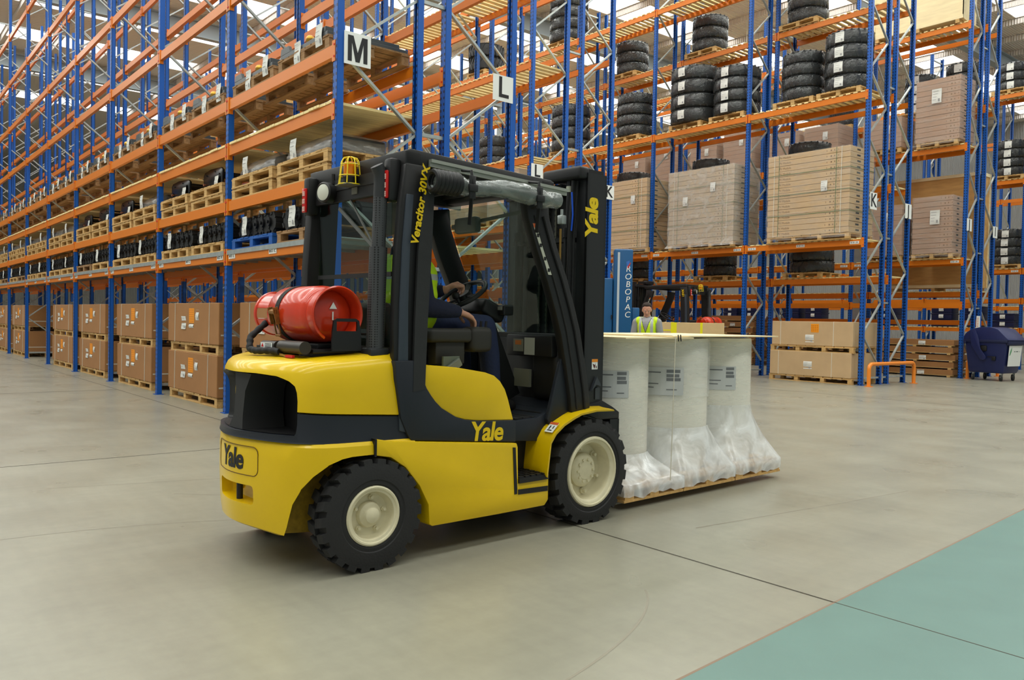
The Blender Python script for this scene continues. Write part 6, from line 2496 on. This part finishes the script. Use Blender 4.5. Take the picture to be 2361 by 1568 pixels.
for sg in (-1, 1):
    s = MB()
    y0, y1 = sorted((0.505 * sg, 0.525 * sg))
    s.prism([(-0.42, 1.24), (-0.30, 1.26), (-0.20, 1.10), (-0.12, 0.78), (0.04, 0.60), (0.05, 0.54), (-0.02, 0.50), (-0.12, 0.52), (-0.40, 0.86), (-0.45, 1.10)], 'y', y0, y1)
    s.build('lid_arm', NAVY, t, bevel=0.004, smooth=True, auto=30)
    s = MB()
    s.box(0.08, 0.30, *sorted((0.47 * sg, 0.50 * sg)), 0.58, 0.60)
    s.box(0.22, 0.32, *sorted((0.46 * sg, 0.52 * sg)), 0.50, 0.60, None, 0.01)
    s.build('lift_socket', BLKP, t, smooth=True, auto=35)
    s = MB()
    s.box(-0.15, 0.05, *sorted((0.46 * sg, 0.485 * sg)), 0.72, 0.86, None, 0.03)
    s.build('lift_socket', BLKP, t, smooth=True, auto=35)
for x, y in ((-0.42, -0.34), (0.42, -0.34), (-0.42, 0.34), (0.42, 0.34)):
    s = MB()
    s.cyl((x - 0.02, y - 0.02, 0.0805), (x + 0.015, y + 0.02, 0.0805), 0.08, 20)
    c = s.build('caster', mat('caster_rubber', (40, 42, 40), 0.6), t, smooth=True, auto=35)
    s = MB()
    s.bar((x, y - 0.035, 0.08), (x + 0.03, y - 0.035, 0.2), 0.03, 0.006, (0, 1, 0))
    s.bar((x, y + 0.035, 0.08), (x + 0.03, y + 0.035, 0.2), 0.03, 0.006, (0, 1, 0))
    s.box(x - 0.03, x + 0.06, y - 0.04, y + 0.04, 0.185, 0.2)
    s.build('caster_fork', GALV, c)
s = MB()
s.prism([(-0.36, 0.36), (0.34, 0.36), (0.36, 0.86), (-0.36, 0.86)], 'x', 0.0, 0.004, Matrix.Translation((0.553, 0, 0)) @ Matrix.Rotation(radians(4.8), 4, 'Y'))
lb = s.build('bin_sticker', SIGNW, t)
lb.location = (0.022, 0, 0.01)
Ms = Matrix.Translation((0.6315, 0.06, 0.66)) @ Matrix.Rotation(radians(6.0), 4, 'Y') @ Matrix.Rotation(pi / 2, 4, 'Z') @ Matrix.Rotation(pi / 2, 4, 'X')
obj('sticker_lettering', text_mesh('SITA', 0.19, mat('dark_green_ink', (30, 70, 56), 0.6), 0.001, 0.001, 0.35, M=Ms), t)
Ms = Matrix.Translation((0.6085, 0.0, 0.455)) @ Matrix.Rotation(radians(6.0), 4, 'Y') @ Matrix.Rotation(pi / 2, 4, 'Z') @ Matrix.Rotation(pi / 2, 4, 'X')
obj('sticker_number', text_mesh('01 709 1100', 0.095, INK, 0.001, 0.0, 0.0, M=Ms), t)
s = MB()
Ms = Matrix.Translation((0.637, -0.24, 0.70)) @ Matrix.Rotation(radians(6.0), 4, 'Y')
s.prism([(-0.07, -0.08), (-0.03, -0.06), (0.02, 0.02), (0.03, 0.13), (-0.03, 0.06), (-0.06, -0.02)], 'x', 0.0, 0.002, Ms)
s.build('leaf_emblem', mat('leaf_green', (60, 150, 90), 0.5), t)

BIN.scale = (0.83, 0.95, 1.06)
BARR = mat('barrier_orange', (236, 136, 40), 0.35)
for (x, ya, yb, h, nm) in ((-8.93, 17.66, 19.84, 0.50, 'orange tubular hoop barrier guarding the rack end beside sign K'), (-9.06, 23.25, 25.3, 0.50, 'orange tubular hoop barrier behind the wheeled bin')):
    s = MB()
    r_ = 0.12
    P = [(x, ya, 0.0), (x, ya, h - r_)] + [(x, ya + r_ - r_ * cos(a), h - r_ + r_ * sin(a)) for a in [pi / 2 * k / 6 for k in range(1, 7)]]
    P += [(x, yb - r_ + r_ * sin(a), h - r_ + r_ * cos(a)) for a in [pi / 2 * k / 6 for k in range(0, 7)]] + [(x, yb, 0.0)]
    s.tube(P, 0.042, 14)
    for y in (ya, yb):
        s.cyl((x, y, 0.0), (x, y, 0.012), 0.09, 18)
    tag(s.build('hoop_barrier', BARR, smooth=True, auto=40), nm, 'barrier', 'orange hoop barriers at the rack ends')
s = MB()
s.box(0, 0.006, -0.12, 0.12, 0, 0.34)
s.mi = 1
for i in range(6):
    s.box(0.006, 0.007, -0.07, 0.0, 0.04 + i * 0.045, 0.065 + i * 0.045)
o = s.build('rack_load_notice', [SIGNW, mat('notice_orange', (230, 120, 40), 0.6)])
o.location = (-9.165, 24.12, 1.35)
tag(o, 'small white notice with orange marks on the rack end above the bin', 'notice')
# ------------------------------------------------------------------ people
def cap_limb(s, pts, rs, seg=12):
    pts = [Vector(p) for p in pts]
    for i in range(len(pts) - 1):
        if (pts[i + 1] - pts[i]).length > 1e-4:
            s.cyl(pts[i], pts[i + 1], rs[i], seg, rs[i + 1])
    for p, r in zip(pts, rs):
        s.sph(p, r * 1.0, seg)


def remeshed(s, name, mats, parent, voxel, smooth=4):
    me = D.meshes.new(name)
    s.bm.to_mesh(me)
    s.bm.free()
    o = D.objects.new(name, me)
    COL.objects.link(o)
    r = o.modifiers.new('r', 'REMESH')
    r.mode = 'VOXEL'
    r.voxel_size = voxel
    r.use_smooth_shade = True
    sm = o.modifiers.new('s', 'SMOOTH')
    sm.iterations = smooth
    sm.factor = 0.5
    bpy.context.view_layer.update()
    dg = bpy.context.evaluated_depsgraph_get()
    me2 = D.meshes.new_from_object(o.evaluated_get(dg))
    o.modifiers.clear()
    o.data = me2
    me2.name = name
    D.meshes.remove(me)
    for m_ in (mats if isinstance(mats, (list, tuple)) else [mats]):
        me2.materials.append(m_)
    for p in me2.polygons:
        p.use_smooth = True
    o.parent = parent
    return o


def hand(s, wrist, d, n, side, curl, spread=0.012, L=1.0):
    """five-fingered hand: d = direction of the palm, n = back-of-hand normal, side = where the thumb goes (+1/-1 along n x d)"""
    wrist, d, n = Vector(wrist), Vector(d).normalized(), Vector(n).normalized()
    n = (n - d * n.dot(d)).normalized()
    t = n.cross(d) * side
    pal = wrist + d * 0.085 * L
    for k in range(4):
        o_ = t * (0.030 - 0.020 * k)
        cap_limb(s, [wrist + d * 0.012 + o_ * 0.6, wrist + d * 0.05 * L + o_ * 0.95 + n * 0.003, pal + o_], [0.018, 0.0165, 0.0135], 10)
    lens = (0.040, 0.045, 0.042, 0.033)
    for k in range(4):
        o_ = t * (0.030 - 0.020 * k)
        p = pal + o_
        pts = [p]
        a = curl[0] + 0.05 * k
        dirn = d * cos(a) - n * sin(a) + t * (spread * (1.5 - k))
        pts.append(pts[-1] + dirn.normalized() * lens[k] * L)
        a += curl[1]
        pts.append(pts[-1] + (d * cos(a) - n * sin(a)) * lens[k] * 0.62 * L)
        a += curl[2]
        pts.append(pts[-1] + (d * cos(a) - n * sin(a)) * lens[k] * 0.5 * L)
        cap_limb(s, pts, [0.0108, 0.0098, 0.0088, 0.0078], 10)
    b = wrist + d * 0.028 + t * 0.022
    cap_limb(s, [b, b + (d * 0.6 + t * 0.75 - n * 0.25).normalized() * 0.036, b + (d * 0.75 + t * 0.62 - n * 0.35).normalized() * 0.064, b + (d * 0.93 + t * 0.42 - n * 0.45).normalized() * 0.088], [0.016, 0.0130, 0.0112, 0.0092], 10)


def head(s, c, yaw, pitch, k=1.0):
    """skull, jaw, nose, lips, brows and ears, face towards +x before turning"""
    M = Matrix.Translation(c) @ Matrix.Rotation(yaw, 4, 'Z') @ Matrix.Rotation(pitch, 4, 'Y') @ Matrix.Scale(k, 4)

    def e(p, r, seg=16):
        rr = bmesh.ops.create_uvsphere(s.bm, u_segments=seg, v_segments=10, radius=1.0)
        bmesh.ops.transform(s.bm, matrix=M @ Matrix.Translation(p) @ Matrix.Diagonal((*r, 1)), verts=rr['verts'])
    e((-0.012, 0, 0.030), (0.098, 0.077, 0.088), 24)
    e((0.022, 0, -0.020), (0.066, 0.062, 0.070), 20)
    e((0.034, 0, -0.066), (0.046, 0.044, 0.040), 16)
    e((0.068, 0, -0.092), (0.020, 0.022, 0.017))
    for z, x, r in ((0.006, 0.086, 0.010), (-0.008, 0.094, 0.011), (-0.022, 0.100, 0.0135)):
        e((x, 0, z), (r, r * 0.95, r))
    for y in (-0.011, 0.011):
        e((0.090, y, -0.026), (0.010, 0.0085, 0.008))
    for y in (-0.030, 0.030):
        e((0.080, y, 0.022), (0.012, 0.020, 0.008))
        e((0.064, y * 1.25, -0.024), (0.016, 0.016, 0.018))
        e((0.0, y * 2.55, -0.008), (0.018, 0.009, 0.030))
    e((0.080, 0, -0.052), (0.011, 0.022, 0.0055))
    e((0.078, 0, -0.062), (0.011, 0.019, 0.006))
    return M


def face_bits(M, parent, haircol, grey=False):
    s = MB()
    for y in (-0.031, 0.031):
        s.sph(M @ Vector((0.0765, y, 0.004)), 0.0098, 10)
    o = s.build('eyes', mat('eye_white', (210, 205, 198), 0.3), parent, smooth=True)
    s = MB()
    for y in (-0.031, 0.031):
        s.sph(M @ Vector((0.0845, y, 0.003)), 0.0042, 8)
        s.tube([M @ Vector((0.083, y - 0.014, 0.019)), M @ Vector((0.090, y, 0.0235)), M @ Vector((0.082, y + 0.014, 0.019))], 0.0032, 6)
    s.build('brows_and_pupils', mat('dark_brow', (48, 38, 32), 0.8), parent, smooth=True)
    s = MB()
    s.tube([M @ Vector((0.083, -0.020, -0.0575)), M @ Vector((0.0915, 0, -0.0570)), M @ Vector((0.083, 0.020, -0.0575))], 0.0018, 6)
    s.build('mouth_line', mat('lip_line_red', (126, 66, 58), 0.6), parent, smooth=True)  # dark red line where the lips meet
    s = MB()

    def e(p, r, seg=20):
        rr = bmesh.ops.create_uvsphere(s.bm, u_segments=seg, v_segments=12, radius=1.0)
        bmesh.ops.transform(s.bm, matrix=M @ Matrix.Translation(p) @ Matrix.Diagonal((*r, 1)), verts=rr['verts'])
    e((-0.026, 0, 0.060), (0.090, 0.080, 0.070), 24)
    e((-0.05, 0, 0.0), (0.066, 0.074, 0.075), 20)
    e((0.006, 0, 0.100), (0.060, 0.058, 0.026), 20)
    remeshed(s, 'hair', haircol, parent, 0.006, 3)


SKIN = mat('skin', (204, 150, 124), 0.5, var=0.06, vscale=14)
NAVYS = mat('navy_sweatshirt', (26, 30, 52), 0.9, bump=0.2, bscale=40)
JEAN = mat('dark_jeans', (34, 44, 76), 0.85, bump=0.2, bscale=50)
HIVIS = mat('hi_vis_yellow', (206, 240, 20), 0.6)
REFL = mat('reflective_tape', (176, 180, 176), 0.4)
SHOE = mat('black_boots', (26, 24, 24), 0.5)


def vest_bands(o, test, a=0, b=1):
    for p in o.data.polygons:
        p.material_index = b if test(p.center) else a


def build_driver():
    t = thing('person', 'person driving the forklift in a yellow hi-vis vest over navy sleeves, hand on wheel', 'person', FK_O, FK_HEAD)

    def V(a):
        return [Vector((x, -l, z)) for x, l, z in a]
    s = MB()
    # torso, neck, arms, legs as one skin
    cap_limb(s, V([(-1.10, 0, 1.28), (-1.14, 0, 1.42), (-1.13, 0, 1.57)]), [0.125, 0.115, 0.13], 20)
    for sg in (1, -1):
        cap_limb(s, V([(-1.13, 0.0, 1.64), (-1.13, 0.16 * sg, 1.655)]), [0.075, 0.055], 14)
        cap_limb(s, V([(-1.09, 0.04 * sg, 1.28), (-0.98, 0.10 * sg, 1.285), (-0.58, 0.15 * sg, 1.285), (-0.51, 0.15 * sg, 0.90), (-0.505, 0.15 * sg, 0.80)]), [0.09, 0.088, 0.058, 0.04, 0.034], 14)
        cap_limb(s, V([(-0.52, 0.15 * sg, 0.775), (-0.36, 0.155 * sg, 0.760)]), [0.034, 0.028], 12)
    rw, lw = (-0.915, 0.305, 1.375), (-0.835, 0.055, 1.515)
    cap_limb(s, V([(-1.13, 0.175, 1.64), (-1.16, 0.285, 1.40), rw]), [0.052, 0.042, 0.028], 14)
    cap_limb(s, V([(-1.13, -0.175, 1.64), (-1.03, -0.23, 1.44), lw]), [0.052, 0.042, 0.028], 14)
    cap_limb(s, V([(-1.13, 0, 1.66), (-1.135, 0, 1.80)]), [0.062, 0.055], 14)
    hand(s, V([rw])[0], (0.93, -0.02, -0.36), (0.33, -0.12, 0.93), 1, (0.25, 0.5, 0.45))
    hand(s, V([lw])[0], (0.80, -0.25, 0.40), (-0.25, 0.30, 0.9), -1, (0.85, 1.1, 0.8))
    M = head(s, Vector((-1.17, 0, 1.905)), radians(4), radians(4))
    remeshed(s, 'body', SKIN, t, 0.005, 3)
    face_bits(M, t, mat('grey_hair', (120, 112, 104), 0.9))
    # navy sweatshirt
    s = MB()
    for z in (1.38, 1.47, 1.56):
        cap_limb(s, V([(-1.12, -0.09, z), (-1.12, 0.09, z)]), [0.145, 0.145], 18)
    cap_limb(s, V([(-1.11, 0, 1.29), (-1.14, 0, 1.42), (-1.13, 0, 1.57)]), [0.145, 0.14, 0.15], 20)
    for sg in (1, -1):
        cap_limb(s, V([(-1.13, 0.0, 1.635), (-1.13, 0.165 * sg, 1.65)]), [0.09, 0.068], 14)
    cap_limb(s, V([(-1.13, 0.18, 1.64), (-1.16, 0.29, 1.40), (-1.05, 0.297, 1.388), (-0.935, 0.303, 1.377)]), [0.068, 0.064, 0.056, 0.040], 16)
    cap_limb(s, V([(-1.13, -0.18, 1.64), (-1.03, -0.235, 1.44), (-0.93, -0.08, 1.480), (-0.855, 0.030, 1.508)]), [0.068, 0.062, 0.054, 0.040], 16)
    cap_limb(s, V([(-1.13, 0, 1.69), (-1.135, 0, 1.735)]), [0.078, 0.068], 16)
    remeshed(s, 'sweatshirt', NAVYS, t, 0.008, 3)
    # hi-vis vest over it
    s = MB()
    for z in (1.36, 1.47, 1.57):
        cap_limb(s, V([(-1.12, -0.10, z), (-1.12, 0.10, z)]), [0.158, 0.158], 20)
    cap_limb(s, V([(-1.115, 0, 1.31), (-1.145, 0, 1.42), (-1.135, 0, 1.57)]), [0.158, 0.153, 0.162], 24)
    for sg in (1, -1):
        cap_limb(s, V([(-1.135, 0.03 * sg, 1.64), (-1.135, 0.125 * sg, 1.655)]), [0.095, 0.080], 14)
    v = remeshed(s, 'hi_vis_vest', [HIVIS, REFL], t, 0.009, 3)
    vest_bands(v, lambda c: (1.37 < c.z < 1.42) or (1.56 < c.z < 1.60) or (0.12 < abs(c.y) < 0.15 and c.z > 1.42))
    # jeans and boots
    s = MB()
    cap_limb(s, V([(-1.12, 0, 1.26), (-1.08, 0, 1.29)]), [0.14, 0.13], 18)
    for sg in (1, -1):
        cap_limb(s, V([(-1.10, 0.05 * sg, 1.28), (-1.04, 0.10 * sg, 1.288), (-0.585, 0.15 * sg, 1.285), (-0.535, 0.15 * sg, 1.10), (-0.505, 0.15 * sg, 0.84)]), [0.105, 0.100, 0.078, 0.068, 0.058], 16)
    remeshed(s, 'jeans', JEAN, t, 0.008, 3)
    for sg in (1, -1):
        s = MB()
        cap_limb(s, V([(-0.525, 0.15 * sg, 0.83), (-0.53, 0.15 * sg, 0.765), (-0.43, 0.152 * sg, 0.765), (-0.345, 0.155 * sg, 0.757)]), [0.048, 0.045, 0.043, 0.038], 14)
        remeshed(s, 'boot', SHOE, t, 0.007, 2)
    return t


build_driver()


def build_worker():
    t = thing('person', 'person in a yellow hi-vis vest looking down behind the plywood-topped load', 'person', (-9.24, 10.58, 0), radians(-58))
    s = MB()
    cap_limb(s, [(0, 0, 0.90), (0, 0, 1.10), (0.02, 0, 1.27)], [0.135, 0.12, 0.135], 20)
    for y in (-1, 1):
        cap_limb(s, [(0.01, 0, 1.35), (0.01, 0.15 * y, 1.36)], [0.08, 0.055], 14)
        cap_limb(s, [(0.01, 0.18 * y, 1.34), (0.0, 0.23 * y, 1.08), (0.16, 0.16 * y, 0.92)], [0.052, 0.042, 0.028], 14)
        cap_limb(s, [(0, 0.08 * y, 0.88), (0.01, 0.10 * y, 0.47), (-0.01, 0.10 * y, 0.08)], [0.088, 0.056, 0.038], 14)
        cap_limb(s, [(-0.02, 0.10 * y, 0.04), (0.14, 0.11 * y, 0.035)], [0.036, 0.028], 12)
        hand(s, (0.16, 0.16 * y, 0.92), (0.9, -0.2 * y, -0.3), (0.2, 0.4 * y, 0.9), -y, (0.4, 0.5, 0.4))
    cap_limb(s, [(0.0, 0, 1.38), (0.035, 0, 1.47)], [0.062, 0.055], 14)
    M = head(s, Vector((0.062, 0, 1.545)), radians(10), radians(22), 0.98)
    remeshed(s, 'body', SKIN, t, 0.006, 3)
    face_bits(M, t, mat('dark_brown_hair', (46, 36, 30), 0.9))
    s = MB()
    cap_limb(s, [(0, 0, 0.92), (0, 0, 1.10), (0.02, 0, 1.27)], [0.15, 0.14, 0.15], 20)
    for y in (-1, 1):
        cap_limb(s, [(0.01, 0, 1.34), (0.01, 0.16 * y, 1.355)], [0.09, 0.066], 14)
        cap_limb(s, [(0.01, 0.185 * y, 1.34), (0.0, 0.235 * y, 1.08), (0.12, 0.178 * y, 0.955)], [0.066, 0.058, 0.042], 14)
    cap_limb(s, [(0.0, 0, 1.38), (0.01, 0, 1.42)], [0.078, 0.070], 16)
    remeshed(s, 'grey_shirt', mat('grey_shirt', (150, 150, 152), 0.9), t, 0.009, 3)
    s = MB()
    cap_limb(s, [(0, 0, 0.94), (0, 0, 1.10), (0.02, 0, 1.27)], [0.165, 0.155, 0.163], 24)
    for y in (-1, 1):
        cap_limb(s, [(0.01, 0.05 * y, 1.335), (0.01, 0.13 * y, 1.355)], [0.097, 0.080], 14)
    v = remeshed(s, 'hi_vis_vest', [HIVIS, REFL, mat('grey_shirt', (150, 150, 152), 0.9), BLKP], t, 0.008, 3)
    for p in v.data.polygons:
        c = p.center
        i = 0
        if 1.08 < c.z < 1.13 or (0.075 < abs(c.y) < 0.12 and c.z > 1.13):
            i = 1
        if c.x > 0.05 and abs(c.y) < (c.z - 1.17) * 0.33:
            i = 2
        elif c.x > 0.05 and abs(c.y) < max(0.006, (c.z - 1.17) * 0.33 + 0.008):
            i = 3
        p.material_index = i
    s = MB()
    cap_limb(s, [(0, 0, 0.93), (0, 0, 0.88)], [0.148, 0.14], 18)
    for y in (-1, 1):
        cap_limb(s, [(0, 0.08 * y, 0.88), (0.01, 0.10 * y, 0.47), (-0.01, 0.10 * y, 0.07)], [0.105, 0.076, 0.062], 16)
    remeshed(s, 'trousers', mat('dark_work_trousers', (36, 38, 46), 0.9), t, 0.010, 3)
    for y in (-1, 1):
        s = MB()
        cap_limb(s, [(-0.03, 0.10 * y, 0.075), (-0.03, 0.10 * y, 0.045), (0.09, 0.105 * y, 0.043), (0.16, 0.11 * y, 0.040)], [0.050, 0.044, 0.042, 0.038], 12)
        remeshed(s, 'boot', SHOE, t, 0.008, 2)
    return t


build_worker()
